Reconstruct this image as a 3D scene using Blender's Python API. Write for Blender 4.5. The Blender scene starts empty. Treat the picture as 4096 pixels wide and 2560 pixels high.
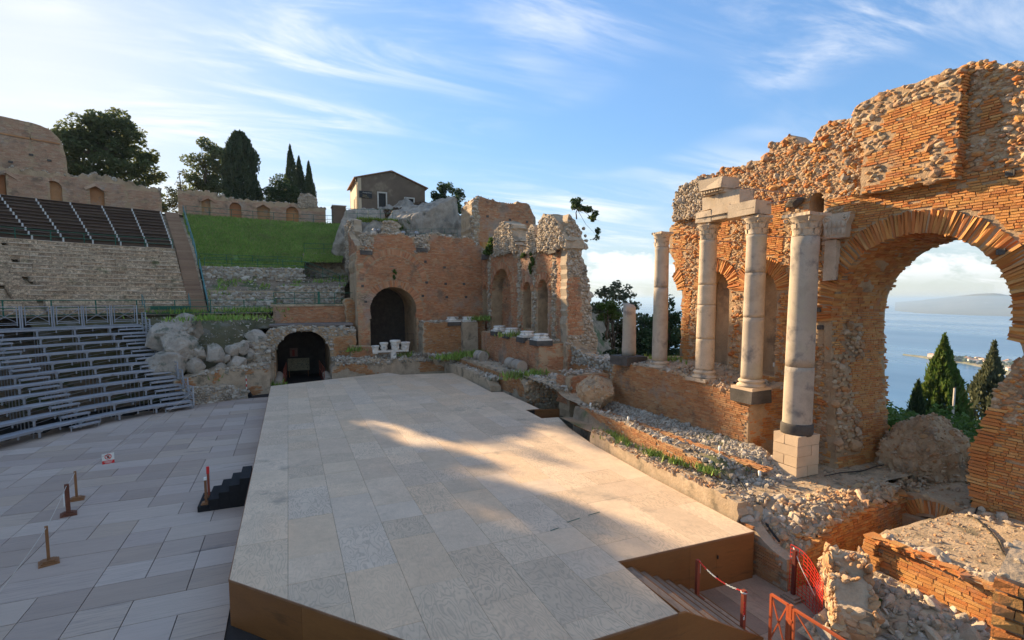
import bpy, bmesh, math, random
import numpy as np
from mathutils import Vector, Matrix
from mathutils.geometry import delaunay_2d_cdt

rng = np.random.default_rng(11)
scene = bpy.context.scene
COL = scene.collection
rad = math.radians

# ------------------------------------------------------------------ camera
CAMH = 7.6
cam_d = bpy.data.cameras.new('camera')
cam = bpy.data.objects.new('camera', cam_d)
COL.objects.link(cam)
cam.location = (0, 0, CAMH)
PITCH, YAW = rad(4.596), rad(23.644)
cam.rotation_euler = (rad(90) - PITCH, 0, -YAW)
cam_d.sensor_width = 36.0
cam_d.lens = 510.0 / 1024 * 36.0
cam_d.shift_y = 20.0 / 1024
cam_d.clip_start = 0.1
cam_d.clip_end = 120000
scene.camera = cam
CAM = np.array([0, 0, CAMH])

# ------------------------------------------------------------------ sun, sky, exposure
SUN_EL, SUN_AZ = rad(19.2), rad(-19.2)          # azimuth from +Y, negative towards -X
sun_dir = Vector((math.sin(SUN_AZ) * math.cos(SUN_EL), math.cos(SUN_AZ) * math.cos(SUN_EL), math.sin(SUN_EL)))
sd = bpy.data.lights.new('sun', 'SUN')
sd.energy = 5.0
sd.angle = rad(0.55)
sd.color = (1.0, 0.76, 0.47)
sun = bpy.data.objects.new('sun', sd)
COL.objects.link(sun)
sun.rotation_euler = sun_dir.to_track_quat('Z', 'Y').to_euler()

world = bpy.data.worlds.new('World')
scene.world = world
world.use_nodes = True
wn, wl = world.node_tree.nodes, world.node_tree.links
wn.clear()
w_out = wn.new('ShaderNodeOutputWorld')
w_bg = wn.new('ShaderNodeBackground')
w_sky = wn.new('ShaderNodeTexSky')
w_sky.sky_type = 'NISHITA'
w_sky.sun_disc = False
w_sky.sun_elevation = SUN_EL
w_sky.sun_rotation = SUN_AZ
w_sky.altitude = 200
w_sky.air_density = 1.0
w_sky.dust_density = 0.35
w_sky.ozone_density = 3.0
w_bg.inputs['Strength'].default_value = 0.15
w_tc = wn.new('ShaderNodeTexCoord')


def wmath(op, a, b=None, c=None, clamp=False):
    n = wn.new('ShaderNodeMath')
    n.operation = op
    n.use_clamp = clamp
    for i, v in enumerate((a, b, c)):
        if v is None:
            continue
        if isinstance(v, (int, float)):
            n.inputs[i].default_value = v
        else:
            wl.new(v, n.inputs[i])
    return n.outputs[0]


def wnoise(vec, scale, detail, rough, dist=0.0):
    n = wn.new('ShaderNodeTexNoise')
    n.inputs['Scale'].default_value = scale
    n.inputs['Detail'].default_value = detail
    n.inputs['Roughness'].default_value = rough
    n.inputs['Distortion'].default_value = dist
    wl.new(vec, n.inputs['Vector'])
    return n.outputs['Fac']


def wramp(x, lo, hi):
    n = wn.new('ShaderNodeMapRange')
    n.interpolation_type = 'SMOOTHSTEP'
    wl.new(x, n.inputs[0])
    n.inputs[1].default_value = lo
    n.inputs[2].default_value = hi
    return n.outputs[0]


# clouds: a high sheet of cirrus, cut as if it lay on a plane overhead, and cumulus heads over the sea
w_sep = wn.new('ShaderNodeSeparateXYZ')
wl.new(w_tc.outputs['Generated'], w_sep.inputs[0])
dx, dy, dz = w_sep.outputs
zz = wmath('MAXIMUM', dz, 0.02)
zd = wmath('ADD', zz, 0.10)
w_comb = wn.new('ShaderNodeCombineXYZ')
wl.new(wmath('DIVIDE', dx, zd), w_comb.inputs[0])
wl.new(wmath('DIVIDE', dy, zd), w_comb.inputs[1])
w_map = wn.new('ShaderNodeMapping')
w_map.inputs['Rotation'].default_value = (0, 0, rad(-38))
w_map.inputs['Scale'].default_value = (0.55, 2.1, 1.0)
w_map.inputs['Location'].default_value = (12.6, 6.2, 0)
wl.new(w_comb.outputs[0], w_map.inputs[0])
streak = wnoise(w_map.outputs[0], 1.5, 8, 0.62, 0.9)
patch = wnoise(w_comb.outputs[0], 0.75, 3, 0.5, 0.3)
cir = wmath('MULTIPLY', wramp(streak, 0.40, 0.72), wramp(patch, 0.36, 0.62))
cir = wmath('MULTIPLY', cir, 0.72)
# cumulus low over the horizon
w_map2 = wn.new('ShaderNodeMapping')
w_map2.inputs['Scale'].default_value = (1.0, 1.0, 2.0)
wl.new(w_tc.outputs['Generated'], w_map2.inputs[0])
cum = wnoise(w_map2.outputs[0], 9.0, 9, 0.62, 0.2)
band = wmath('MULTIPLY', wramp(dz, 0.015, 0.05), wmath('SUBTRACT', 1.0, wramp(dz, 0.08, 0.17)))
cumf = wmath('MULTIPLY', wramp(wmath('ADD', cum, wmath('MULTIPLY', band, 0.12)), 0.60, 0.70), band)
# thin veil that whitens the lowest sky
veil = wmath('ADD', wmath('MULTIPLY', wmath('SUBTRACT', 1.0, wramp(dz, 0.0, 0.30)), 0.45), 0.08)
cl = wmath('MAXIMUM', cir, wmath('MULTIPLY', cumf, 0.75))
mix1 = wn.new('ShaderNodeMixRGB')
mix1.inputs['Color2'].default_value = (2.5, 2.65, 2.8, 1)
wl.new(veil, mix1.inputs['Fac'])
w_hs = wn.new('ShaderNodeHueSaturation')
w_hs.inputs['Saturation'].default_value = 1.16
wl.new(w_sky.outputs[0], w_hs.inputs['Color'])
# soft shoulder so that the glow round the sun does not clip abruptly
w_bw = wn.new('ShaderNodeRGBToBW')
wl.new(w_hs.outputs[0], w_bw.inputs[0])
w_sh = wmath('DIVIDE', 1.0, wmath('ADD', wmath('MULTIPLY', w_bw.outputs[0], 1 / 4.0), 1.0))
w_div = wn.new('ShaderNodeVectorMath')
w_div.operation = 'SCALE'
wl.new(w_hs.outputs[0], w_div.inputs[0])
wl.new(w_sh, w_div.inputs['Scale'])
wl.new(w_div.outputs[0], mix1.inputs['Color1'])
mix2 = wn.new('ShaderNodeMixRGB')
mix2.inputs['Color2'].default_value = (3.5, 3.5, 3.55, 1)
wl.new(cl, mix2.inputs['Fac'])
wl.new(mix1.outputs[0], mix2.inputs['Color1'])
wl.new(mix2.outputs[0], w_bg.inputs['Color'])
wl.new(w_bg.outputs[0], w_out.inputs['Surface'])

vs = scene.view_settings
vs.view_transform = 'Standard'
vs.look = 'None'
vs.exposure = 1.2
vs.gamma = 1.0
vs.use_curve_mapping = False
scene.cycles.max_bounces = 5
scene.cycles.diffuse_bounces = 3
scene.cycles.glossy_bounces = 2
scene.cycles.transmission_bounces = 3
scene.cycles.caustics_reflective = False
scene.cycles.caustics_refractive = False


# ------------------------------------------------------------------ materials
MATS = {}


def mat(name, cols, rough=0.85, nscale=3.0, ncontrast=0.35, fine=25.0, bump=0.3, bscale=30.0, metal=0.0,
        stain=None, stain_scale=0.6, stain_lo=0.52, stain_hi=0.66, spec=0.3, piece=True, extra=None, coord='pos', nstretch=None):
    """procedural material: piece colour from ramp (per piece random), broad and fine noise, optional stain, bump"""
    if name in MATS:
        return MATS[name]
    warm = lambda c: tuple(min(.8, v * k) for v, k in zip(c, (1.14, 1.05, .94)))
    cols = [warm(c) for c in cols]
    m = bpy.data.materials.new(name)
    m.use_nodes = True
    nt = m.node_tree
    N, L = nt.nodes, nt.links
    bsdf = N['Principled BSDF']
    geo = N.new('ShaderNodeNewGeometry')
    pos = geo.outputs['Position']
    if nstretch:
        mp = N.new('ShaderNodeMapping')
        mp.inputs['Scale'].default_value = nstretch
        L.new(pos, mp.inputs[0])
        pos = mp.outputs[0]

    def mth(op, a, b=None):
        n = N.new('ShaderNodeMath')
        n.operation = op
        for i, v in enumerate((a, b)):
            if v is None:
                continue
            if isinstance(v, (int, float)):
                n.inputs[i].default_value = v
            else:
                L.new(v, n.inputs[i])
        return n.outputs[0]

    def noise(sc, det=3, ro=0.55, vec=None):
        n = N.new('ShaderNodeTexNoise')
        n.inputs['Scale'].default_value = sc
        n.inputs['Detail'].default_value = det
        n.inputs['Roughness'].default_value = ro
        L.new(vec or pos, n.inputs['Vector'])
        return n.outputs['Fac']
    if piece and len(cols) > 1:
        at = N.new('ShaderNodeAttribute')
        at.attribute_name = 'rnd'
        oi = N.new('ShaderNodeObjectInfo')
        fr = mth('FRACT', mth('ADD', at.outputs['Fac'], oi.outputs['Random']))
    else:
        fr = noise(nscale * 0.5, 4, 0.6)
        rm = N.new('ShaderNodeMapRange')
        rm.inputs[1].default_value = 0.3
        rm.inputs[2].default_value = 0.7
        L.new(fr, rm.inputs[0])
        fr = rm.outputs[0]
    cr = N.new('ShaderNodeValToRGB')
    el = cr.color_ramp.elements
    for i, c in enumerate(cols):
        p = i / max(1, len(cols) - 1)
        if i < 2:
            e = el[i]
            e.position = p
        else:
            e = el.new(p)
        e.color = (*c, 1)
    if len(cols) == 1:
        el[1].color = (*cols[0], 1)
    L.new(fr, cr.inputs[0])
    col = cr.outputs[0]
    nz = mth('ADD', mth('MULTIPLY', noise(nscale, 4, 0.6), ncontrast * 2), 1 - ncontrast)
    nf = mth('ADD', mth('MULTIPLY', noise(fine, 3, 0.6), ncontrast * 1.4), 1 - ncontrast * 0.7)
    mu = N.new('ShaderNodeMixRGB')
    mu.blend_type = 'MULTIPLY'
    mu.inputs['Fac'].default_value = 1
    L.new(col, mu.inputs['Color1'])
    L.new(mth('MULTIPLY', nz, nf), mu.inputs['Color2'])
    col = mu.outputs[0]
    if stain:
        for k, (sc, st) in enumerate(stain if isinstance(stain[0], (tuple, list)) and len(stain[0]) == 2 else [(stain, stain_scale)]):
            rm = N.new('ShaderNodeMapRange')
            rm.interpolation_type = 'SMOOTHSTEP'
            rm.inputs[1].default_value = stain_lo
            rm.inputs[2].default_value = stain_hi
            L.new(noise(st, 6, 0.65), rm.inputs[0])
            mx = N.new('ShaderNodeMixRGB')
            L.new(mth('MULTIPLY', rm.outputs[0], 0.8), mx.inputs['Fac'])
            L.new(col, mx.inputs['Color1'])
            mx.inputs['Color2'].default_value = (*sc, 1)
            col = mx.outputs[0]
    L.new(col, bsdf.inputs['Base Color'])
    bsdf.inputs['Roughness'].default_value = rough
    bsdf.inputs['Metallic'].default_value = metal
    bsdf.inputs['Specular IOR Level'].default_value = spec
    if bump:
        b = N.new('ShaderNodeBump')
        b.inputs['Strength'].default_value = bump
        b.inputs['Distance'].default_value = 0.03
        L.new(noise(bscale, 5, 0.65), b.inputs['Height'])
        L.new(b.outputs[0], bsdf.inputs['Normal'])
    if extra:
        extra(m, N, L, bsdf, mth, noise, pos)
    MATS[name] = m
    return m


M_brick_w = mat('brick_ochre', [(.48, .20, .06), (.54, .28, .09), (.44, .15, .045), (.56, .33, .13), (.50, .19, .055), (.38, .16, .06), (.55, .30, .10)],
                nscale=1.2, ncontrast=.25, fine=40, bump=.5, bscale=45, stain=(.33, .26, .19), stain_scale=.55, stain_lo=.56, stain_hi=.72)
M_brick_p = mat('brick_pale', [(.42, .26, .17), (.47, .31, .21), (.40, .22, .14), (.44, .28, .19), (.48, .34, .24), (.35, .22, .15)], nscale=.7, ncontrast=.3, fine=30, bump=.5, bscale=45,
                stain=[((.44, .36, .28), .3), ((.22, .16, .11), .8)], stain_lo=.53, stain_hi=.70)
M_brick_r = mat('brick_red', [(.44, .205, .105), (.50, .265, .145), (.42, .165, .08), (.47, .24, .13), (.51, .315, .18), (.36, .17, .095), (.50, .215, .09)],
                nscale=.9, ncontrast=.3, fine=40, bump=.5, bscale=45,
                stain=[((.44, .35, .265), .35), ((.20, .14, .095), .8)], stain_lo=.52, stain_hi=.70)
M_brick_d = mat('brick_brown', [(.40, .19, .085), (.45, .25, .12), (.36, .16, .07), (.43, .20, .08), (.46, .28, .14), (.32, .16, .08)],
                nscale=1.2, ncontrast=.3, fine=40, bump=.5, bscale=45,
                stain=[((.34, .27, .20), .5), ((.13, .10, .07), .9)], stain_lo=.57, stain_hi=.72)
M_mortar = mat('mortar', [(.37, .26, .155), (.44, .325, .21), (.31, .215, .13)], nscale=1.5, ncontrast=.35, fine=18, bump=.9, bscale=14, piece=False,
               stain=(.20, .145, .095), stain_scale=.7)
M_mortar_p = mat('mortar_pale', [(.38, .30, .215), (.44, .36, .265), (.31, .245, .175)], nscale=1.5, ncontrast=.35, fine=18, bump=.9, bscale=14, piece=False,
                 stain=(.17, .14, .095), stain_scale=.8)
M_stone = mat('rubble_stone', [(.38, .32, .25), (.47, .41, .33), (.33, .26, .19), (.42, .35, .26), (.28, .235, .19), (.50, .45, .38), (.37, .28, .19)],
              nscale=4, ncontrast=.3, fine=40, bump=.5, bscale=30, stain=(.15, .14, .11), stain_scale=1.6, stain_lo=.55, stain_hi=.7)
M_stone_d = mat('mossy_stone', [(.36, .33, .28), (.46, .43, .37), (.28, .25, .21), (.52, .49, .43), (.23, .20, .165), (.40, .36, .30)],
                nscale=4, ncontrast=.35, fine=40, bump=.5, bscale=30, stain=[((.11, .10, .08), 1.5), ((.11, .12, .055), .9)], stain_lo=.56, stain_hi=.70)
M_stone_w = mat('warm_rubble', [(.44, .33, .21), (.41, .24, .12), (.48, .39, .28), (.37, .19, .09), (.48, .40, .30), (.27, .17, .10), (.44, .335, .205), (.42, .205, .085)],
                nscale=4, ncontrast=.3, fine=40, bump=.5, bscale=30)
M_rock = mat('limestone_rock', [(.26, .23, .19), (.36, .32, .27), (.17, .15, .125)], nscale=1.2, ncontrast=.4, fine=9, bump=1.0, bscale=5, piece=False,
             stain=(.18, .16, .13), stain_scale=.5)
M_rock_w = mat('pale_rock', [(.31, .275, .235), (.39, .35, .30), (.22, .20, .17)], nscale=1.5, ncontrast=.35, fine=9, bump=.8, bscale=6, piece=False,
               stain=(.10, .11, .07), stain_scale=.9, stain_lo=.53, stain_hi=.64)
M_granite = mat('granite', [(.35, .305, .25), (.42, .37, .31), (.29, .255, .215)], nscale=1.4, ncontrast=.35, fine=55, bump=.25, bscale=60, piece=False,
                stain=[((.46, .39, .27), .9), ((.17, .155, .14), 1.4)], stain_lo=.52, stain_hi=.70)
M_marble = mat('weathered_marble', [(.44, .365, .275), (.51, .43, .335), (.36, .30, .23)], nscale=1.6, ncontrast=.3, fine=30, bump=.5, bscale=22, piece=False,
               stain=(.17, .15, .13), stain_scale=1.8, stain_lo=.55, stain_hi=.68)
M_white_marble = mat('white_marble', [(.62, .60, .57), (.72, .70, .66)], nscale=2, ncontrast=.25, fine=20, bump=.5, bscale=18, piece=False,
                     stain=(.25, .24, .22), stain_scale=2.2)
M_block = mat('pale_block', [(.55, .43, .30), (.60, .48, .35), (.50, .39, .275)], nscale=2, ncontrast=.2, fine=40, bump=.5, bscale=40)
M_basalt = mat('basalt', [(.07, .065, .06), (.11, .10, .092)], nscale=3, ncontrast=.3, fine=30, bump=.8, bscale=30, piece=False)
M_plaster = mat('old_plaster', [(.37, .295, .205), (.44, .36, .265), (.29, .23, .155)], nscale=1.6, ncontrast=.35, fine=14, bump=.7, bscale=12, piece=False,
                stain=(.14, .12, .08), stain_scale=1.0)
M_earth = mat('earth', [(.17, .13, .09), (.26, .20, .14), (.12, .10, .065)], nscale=1.5, ncontrast=.4, fine=14, bump=.8, bscale=20, piece=False,
              stain=(.07, .10, .03), stain_scale=.5, stain_lo=.50, stain_hi=.60)
M_dirt = mat('pale_earth', [(.38, .29, .19), (.47, .37, .255), (.27, .205, .135)], nscale=2.5, ncontrast=.5, fine=16, bump=1.0, bscale=12, piece=False,
             stain=[((.20, .165, .10), .9), ((.13, .115, .07), 2.6)], stain_lo=.54, stain_hi=.66)
M_grass_soil = mat('grass_soil', [(.12, .22, .04), (.17, .27, .05), (.15, .17, .06)], nscale=.7, ncontrast=.35, fine=10, bump=.5, bscale=15, piece=False, stain=(.17, .14, .07), stain_scale=.45, stain_lo=.52, stain_hi=.62)
M_grass = mat('grass_blades', [(.15, .27, .04), (.21, .35, .06), (.12, .22, .04), (.26, .33, .08), (.28, .28, .11)], nscale=.35, ncontrast=.4, fine=2, bump=0, rough=.7, stain=(.20, .20, .07), stain_scale=.3, stain_lo=.55, stain_hi=.70)
M_moss = mat('moss', [(.075, .085, .035), (.12, .105, .055), (.06, .06, .03)], nscale=1.0, ncontrast=.4, fine=9, bump=.8, bscale=14, piece=False,
             stain=(.20, .17, .12), stain_scale=.9, stain_lo=.55, stain_hi=.62)


def leafmat(name, cols, trans=.35):
    def ex(m, N, L, bsdf, mth, noise, pos):
        out = N['Material Output']
        tr = N.new('ShaderNodeBsdfTranslucent')
        L.new(bsdf.inputs['Base Color'].links[0].from_socket, tr.inputs['Color'])
        mx = N.new('ShaderNodeMixShader')
        mx.inputs[0].default_value = trans
        L.new(bsdf.outputs[0], mx.inputs[1])
        L.new(tr.outputs[0], mx.inputs[2])
        L.new(mx.outputs[0], out.inputs['Surface'])
    return mat(name, cols, rough=.6, nscale=.5, ncontrast=.25, fine=3, bump=0, extra=ex, spec=.25)


L_pine = leafmat('pine_needles', [(.10, .135, .06), (.14, .18, .075), (.085, .115, .055), (.17, .19, .085)], .5)
L_cypress = leafmat('cypress_leaves', [(.05, .075, .038), (.065, .095, .045), (.05, .08, .045)], .35)
L_dark = leafmat('evergreen_leaves', [(.05, .09, .035), (.07, .12, .045), (.04, .07, .03), (.085, .125, .05)], .4)
L_light = leafmat('young_leaves', [(.08, .15, .03), (.12, .20, .04), (.06, .12, .025), (.15, .19, .05)], .4)
L_olive = leafmat('olive_leaves', [(.11, .13, .075), (.15, .17, .10), (.08, .10, .055)], .3)
L_dry = leafmat('dry_brush', [(.11, .07, .045), (.15, .10, .06), (.09, .065, .05)], .2)
M_bark = mat('bark', [(.10, .075, .055), (.15, .115, .085)], nscale=3, ncontrast=.4, fine=20, bump=.8, bscale=20, piece=False)

M_galv = mat('galvanised_steel', [(.30, .32, .36), (.35, .37, .41), (.27, .29, .33), (.38, .40, .44)], rough=.55, nscale=2, ncontrast=.25, fine=20, bump=.1, bscale=60, metal=.25,
             stain=(.20, .16, .13), stain_scale=1.4, stain_lo=.60, stain_hi=.75)
M_green = mat('green_paint', [(.02, .10, .065), (.03, .13, .085)], rough=.5, nscale=2, ncontrast=.2, fine=30, bump=0, piece=False)
M_teal = mat('teal_paint', [(.05, .16, .16), (.08, .20, .20)], rough=.45, nscale=2, ncontrast=.2, fine=30, bump=0, piece=False)
M_benchwood = mat('dark_bench_wood', [(.13, .095, .08), (.17, .125, .105), (.105, .08, .068), (.20, .155, .13)], rough=.8, nscale=2, ncontrast=.35, fine=30, bump=.2)
M_whitepaint = mat('white_paint', [(.62, .62, .62), (.72, .72, .70)], rough=.6, nscale=2, ncontrast=.15, fine=30, bump=0)
M_seat = mat('limestone_seat', [(.46, .375, .285), (.52, .43, .335), (.41, .33, .245), (.49, .39, .29), (.55, .47, .37)], nscale=1.0, ncontrast=.3, fine=9, bump=.8, bscale=9,
             stain=[((.17, .15, .12), 1.2), ((.10, .12, .05), .45)], stain_lo=.56, stain_hi=.70)
def seat_extra(m, N, L, bsdf, mth, noise, pos):
    vo = N.new('ShaderNodeTexVoronoi')
    vo.feature = 'DISTANCE_TO_EDGE'
    vo.inputs['Scale'].default_value = 5.5
    L.new(pos, vo.inputs['Vector'])
    rm = N.new('ShaderNodeMapRange')
    rm.inputs[1].default_value = .0
    rm.inputs[2].default_value = .09
    rm.inputs[3].default_value = .45
    rm.inputs[4].default_value = 1.0
    L.new(vo.outputs['Distance'], rm.inputs[0])
    vc = N.new('ShaderNodeTexVoronoi')
    vc.inputs['Scale'].default_value = 5.5
    L.new(pos, vc.inputs['Vector'])
    sp = N.new('ShaderNodeSeparateColor')
    L.new(vc.outputs['Color'], sp.inputs[0])
    f = mth('MULTIPLY', rm.outputs[0], mth('ADD', mth('MULTIPLY', sp.outputs[0], .7), .62))
    col = bsdf.inputs['Base Color'].links[0].from_socket
    mx = N.new('ShaderNodeMixRGB')
    mx.blend_type = 'MULTIPLY'
    mx.inputs['Fac'].default_value = 1
    L.new(col, mx.inputs['Color1'])
    L.new(f, mx.inputs['Color2'])
    L.new(mx.outputs[0], bsdf.inputs['Base Color'])


M_riser = mat('rubble_riser', [(.45, .35, .25), (.50, .40, .29), (.40, .30, .21), (.47, .35, .24)], nscale=1.0, ncontrast=.3, fine=9, bump=.9, bscale=9, extra=seat_extra,
              stain=[((.15, .16, .07), .45)], stain_lo=.58, stain_hi=.70)
M_step = mat('timber_step', [(.28, .19, .13), (.33, .23, .16), (.24, .16, .115)], nscale=2, ncontrast=.2, fine=25, bump=.1)
M_orange = mat('orange_paint', [(.50, .13, .05), (.44, .10, .04)], rough=.45, nscale=3, ncontrast=.15, fine=30, bump=0, piece=False)
M_rust = mat('rust_red_paint', [(.30, .075, .04), (.24, .06, .035)], rough=.6, nscale=3, ncontrast=.25, fine=30, bump=0, piece=False)
M_redmesh = mat('red_plastic', [(.62, .03, .02), (.70, .05, .03)], rough=.5, nscale=3, ncontrast=.15, fine=30, bump=0, piece=False)
M_redp = mat('red_paint', [(.60, .03, .03)], rough=.45, ncontrast=.1, bump=0, piece=False)
M_whitep = mat('white_plastic', [(.75, .75, .73)], rough=.5, ncontrast=.08, bump=0, piece=False)
M_black = mat('black_carpet', [(.012, .012, .013), (.02, .02, .022)], rough=.9, ncontrast=.3, fine=60, bump=.2, bscale=90, piece=False)
M_cable = mat('black_cable', [(.02, .019, .018)], rough=.6, ncontrast=.2, bump=0, piece=False)
M_rope = mat('pale_rope', [(.50, .47, .42)], rough=.9, ncontrast=.1, bump=0, piece=False)
M_postwood = mat('post_wood', [(.20, .10, .045), (.26, .13, .055), (.16, .075, .035)], rough=.7, nscale=3, ncontrast=.25, fine=25, bump=.1)
M_rod = mat('tie_rod_steel', [(.42, .27, .20)], rough=.6, ncontrast=.2, bump=0, piece=False)
M_stucco = mat('old_stucco', [(.125, .092, .066), (.165, .122, .088), (.095, .07, .052)], nscale=.6, ncontrast=.3, fine=6, bump=.4, bscale=15, piece=False,
               stain=(.30, .22, .14), stain_scale=.4)
M_tile = mat('roof_tile', [(.30, .17, .11), (.38, .24, .16), (.25, .15, .11)], nscale=2, ncontrast=.3, fine=20, bump=.2)
M_glass = mat('dark_glass', [(.03, .03, .032)], rough=.5, ncontrast=.1, bump=0, piece=False, spec=.25)
M_trim = mat('pale_stone_trim', [(.46, .43, .38), (.52, .49, .44)], nscale=3, ncontrast=.2, fine=30, bump=.2, piece=False)
M_iron = mat('dark_iron', [(.03, .028, .026)], rough=.6, ncontrast=.2, bump=0, piece=False)
M_sign = mat('sign_black', [(.018, .018, .02)], rough=.5, ncontrast=.1, bump=0, piece=False)
M_letters = mat('sign_letters', [(.55, .52, .46)], rough=.6, ncontrast=.05, bump=0, piece=False)
M_letters_g = mat('sign_letters_gold', [(.45, .34, .16)], rough=.6, ncontrast=.05, bump=0, piece=False)


def wood_extra(freq, dark, sx, sy):
    """veneer figure: contour lines of a stretched noise"""
    def ex(m, N, L, bsdf, mth, noise, pos):
        col = bsdf.inputs['Base Color'].links[0].from_socket
        at = N.new('ShaderNodeAttribute')
        at.attribute_name = 'rnd'
        oi = N.new('ShaderNodeObjectInfo')
        off = mth('MULTIPLY', mth('ADD', at.outputs['Fac'], oi.outputs['Random']), 37.0)
        cb = N.new('ShaderNodeCombineXYZ')
        L.new(off, cb.inputs[2])
        L.new(off, cb.inputs[0])
        ad = N.new('ShaderNodeVectorMath')
        ad.operation = 'ADD'
        mp = N.new('ShaderNodeMapping')
        mp.inputs['Scale'].default_value = (sx, sy, 0)
        L.new(pos, mp.inputs[0])
        L.new(mp.outputs[0], ad.inputs[0])
        L.new(cb.outputs[0], ad.inputs[1])
        f = noise(1.0, 2.5, .5, ad.outputs[0])
        s = mth('SINE', mth('MULTIPLY', f, freq))
        rm = N.new('ShaderNodeMapRange')
        rm.interpolation_type = 'SMOOTHSTEP'
        rm.inputs[1].default_value = .1
        rm.inputs[2].default_value = .95
        L.new(s, rm.inputs[0])
        gr = N.new('ShaderNodeTexNoise')
        gr.inputs['Scale'].default_value = 1.0
        gr.inputs['Detail'].default_value = 4
        mp2 = N.new('ShaderNodeMapping')
        mp2.inputs['Scale'].default_value = (sx * 22, sy * 2, 1)
        L.new(pos, mp2.inputs[0])
        L.new(mp2.outputs[0], gr.inputs['Vector'])
        rr_ = mth('FRACT', mth('MULTIPLY', mth('ADD', at.outputs['Fac'], oi.outputs['Random']), 7.31))
        fac = mth('MULTIPLY', mth('MULTIPLY', rm.outputs[0], mth('ADD', mth('MULTIPLY', gr.outputs['Fac'], .9), .1)), mth('ADD', mth('MULTIPLY', rr_, .65), .12))
        mx = N.new('ShaderNodeMixRGB')
        L.new(fac, mx.inputs['Fac'])
        L.new(col, mx.inputs['Color1'])
        mx.inputs['Color2'].default_value = (*dark, 1)
        L.new(mx.outputs[0], bsdf.inputs['Base Color'])
    return ex


M_ply = mat('weathered_plywood', [(.60, .475, .34), (.67, .54, .40), (.55, .445, .33), (.65, .50, .35), (.62, .52, .41), (.57, .45, .33)], rough=.75, nscale=.9, ncontrast=.2, fine=5, bump=.12, bscale=40,
            stain=(.36, .285, .21), stain_scale=.55, stain_lo=.60, stain_hi=.76, extra=wood_extra(95, (.36, .27, .19), 2.4, .75))
M_floorply = mat('grey_floor_panel', [(.41, .335, .285), (.46, .385, .335), (.355, .285, .24), (.44, .355, .285), (.49, .42, .37), (.38, .305, .27)], rough=.7, nscale=.5, ncontrast=.12, fine=5, bump=.1, bscale=40,
                 stain=(.23, .185, .155), stain_scale=.6, stain_lo=.60, stain_hi=.72, nstretch=(.5, 3.0, 1), extra=wood_extra(40, (.29, .235, .20), .6, 2.6))
M_stain = mat('brown_stained_ply', [(.20, .085, .025), (.25, .11, .033), (.16, .068, .022)], rough=.5, nscale=.9, ncontrast=.3, fine=14, bump=.1, bscale=30, nstretch=(.7, .7, 4),
              stain=(.08, .036, .013), stain_scale=.9, stain_lo=.55, stain_hi=.75, spec=.4)
M_darkfloor = mat('dark_board', [(.30, .225, .165), (.36, .275, .205), (.25, .185, .14)], rough=.7, nscale=1.5, ncontrast=.3, fine=20, bump=.15, extra=wood_extra(50, (.17, .12, .09), 2.2, .8))
M_sheet = mat('brown_trim', [(.20, .10, .05), (.26, .15, .085)], rough=.6, ncontrast=.25, bump=0, piece=False)

# ------------------------------------------------------------------ mesh helpers


def meshnp(name, V, F, mt, rnd=None, smooth=False):
    """V (n,3); F list of int arrays, each (k,3) or (k,4)"""
    me = bpy.data.meshes.new(name)
    V = np.asarray(V, dtype=np.float32)
    F = [np.asarray(f, dtype=np.int32) for f in (F if isinstance(F, (list, tuple)) else [F]) if len(f)]
    me.vertices.add(len(V))
    me.vertices.foreach_set('co', V.ravel())
    nl = sum(f.size for f in F)
    npoly = sum(len(f) for f in F)
    me.loops.add(nl)
    me.polygons.add(npoly)
    me.loops.foreach_set('vertex_index', np.concatenate([f.ravel() for f in F]))
    starts, off = [], 0
    for f in F:
        starts.append(off + np.arange(len(f), dtype=np.int32) * f.shape[1])
        off += f.size
    me.polygons.foreach_set('loop_start', np.concatenate(starts))
    me.polygons.foreach_set('use_smooth', np.full(npoly, bool(smooth), dtype=bool))
    if rnd is not None:
        a = me.attributes.new('rnd', 'FLOAT', 'POINT')
        a.data.foreach_set('value', np.asarray(rnd, dtype=np.float32))
    me.update(calc_edges=True)
    me.validate()
    if mt:
        me.materials.append(mt)
    return me


def obj(name, data, parent=None, label=None, cat=None, group=None, kind=None, matrix=None):
    o = bpy.data.objects.new(name, data)
    COL.objects.link(o)
    if parent is not None:
        o.parent = parent
        o.matrix_parent_inverse = parent_inv(parent)
    if matrix is not None:
        o.matrix_basis = matrix
    if label:
        o['label'] = label
    if cat:
        o['category'] = cat
    if group:
        o['group'] = group
    if kind:
        o['kind'] = kind
    return o


BASE = {}


def parent_inv(p):
    # parts carry world coordinates; only the Empty of a thing is moved
    return Matrix.Translation(-Vector(BASE.get(p.name, (0, 0, 0))))


def thing(name, label, cat, loc=(0, 0, 0), group=None):
    o = bpy.data.objects.new(name, None)
    COL.objects.link(o)
    o.location = loc
    BASE[o.name] = tuple(float(v) for v in loc)
    o.empty_display_size = .3
    o['label'] = label
    o['category'] = cat
    if group:
        o['group'] = group
    return o


def structure(name, me, parent=None):
    return obj(name, me, parent, kind='structure' if parent is None else None)


# value noise on a lattice
def _h(i, j, k, seed):
    n = (i * 374761393 + j * 668265263 + k * 2147483647 + seed * 974711) & 0xFFFFFFFF
    n = ((n ^ (n >> 13)) * 1274126177) & 0xFFFFFFFF
    return ((n ^ (n >> 16)) & 0xFFFF) / 65535.0


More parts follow.
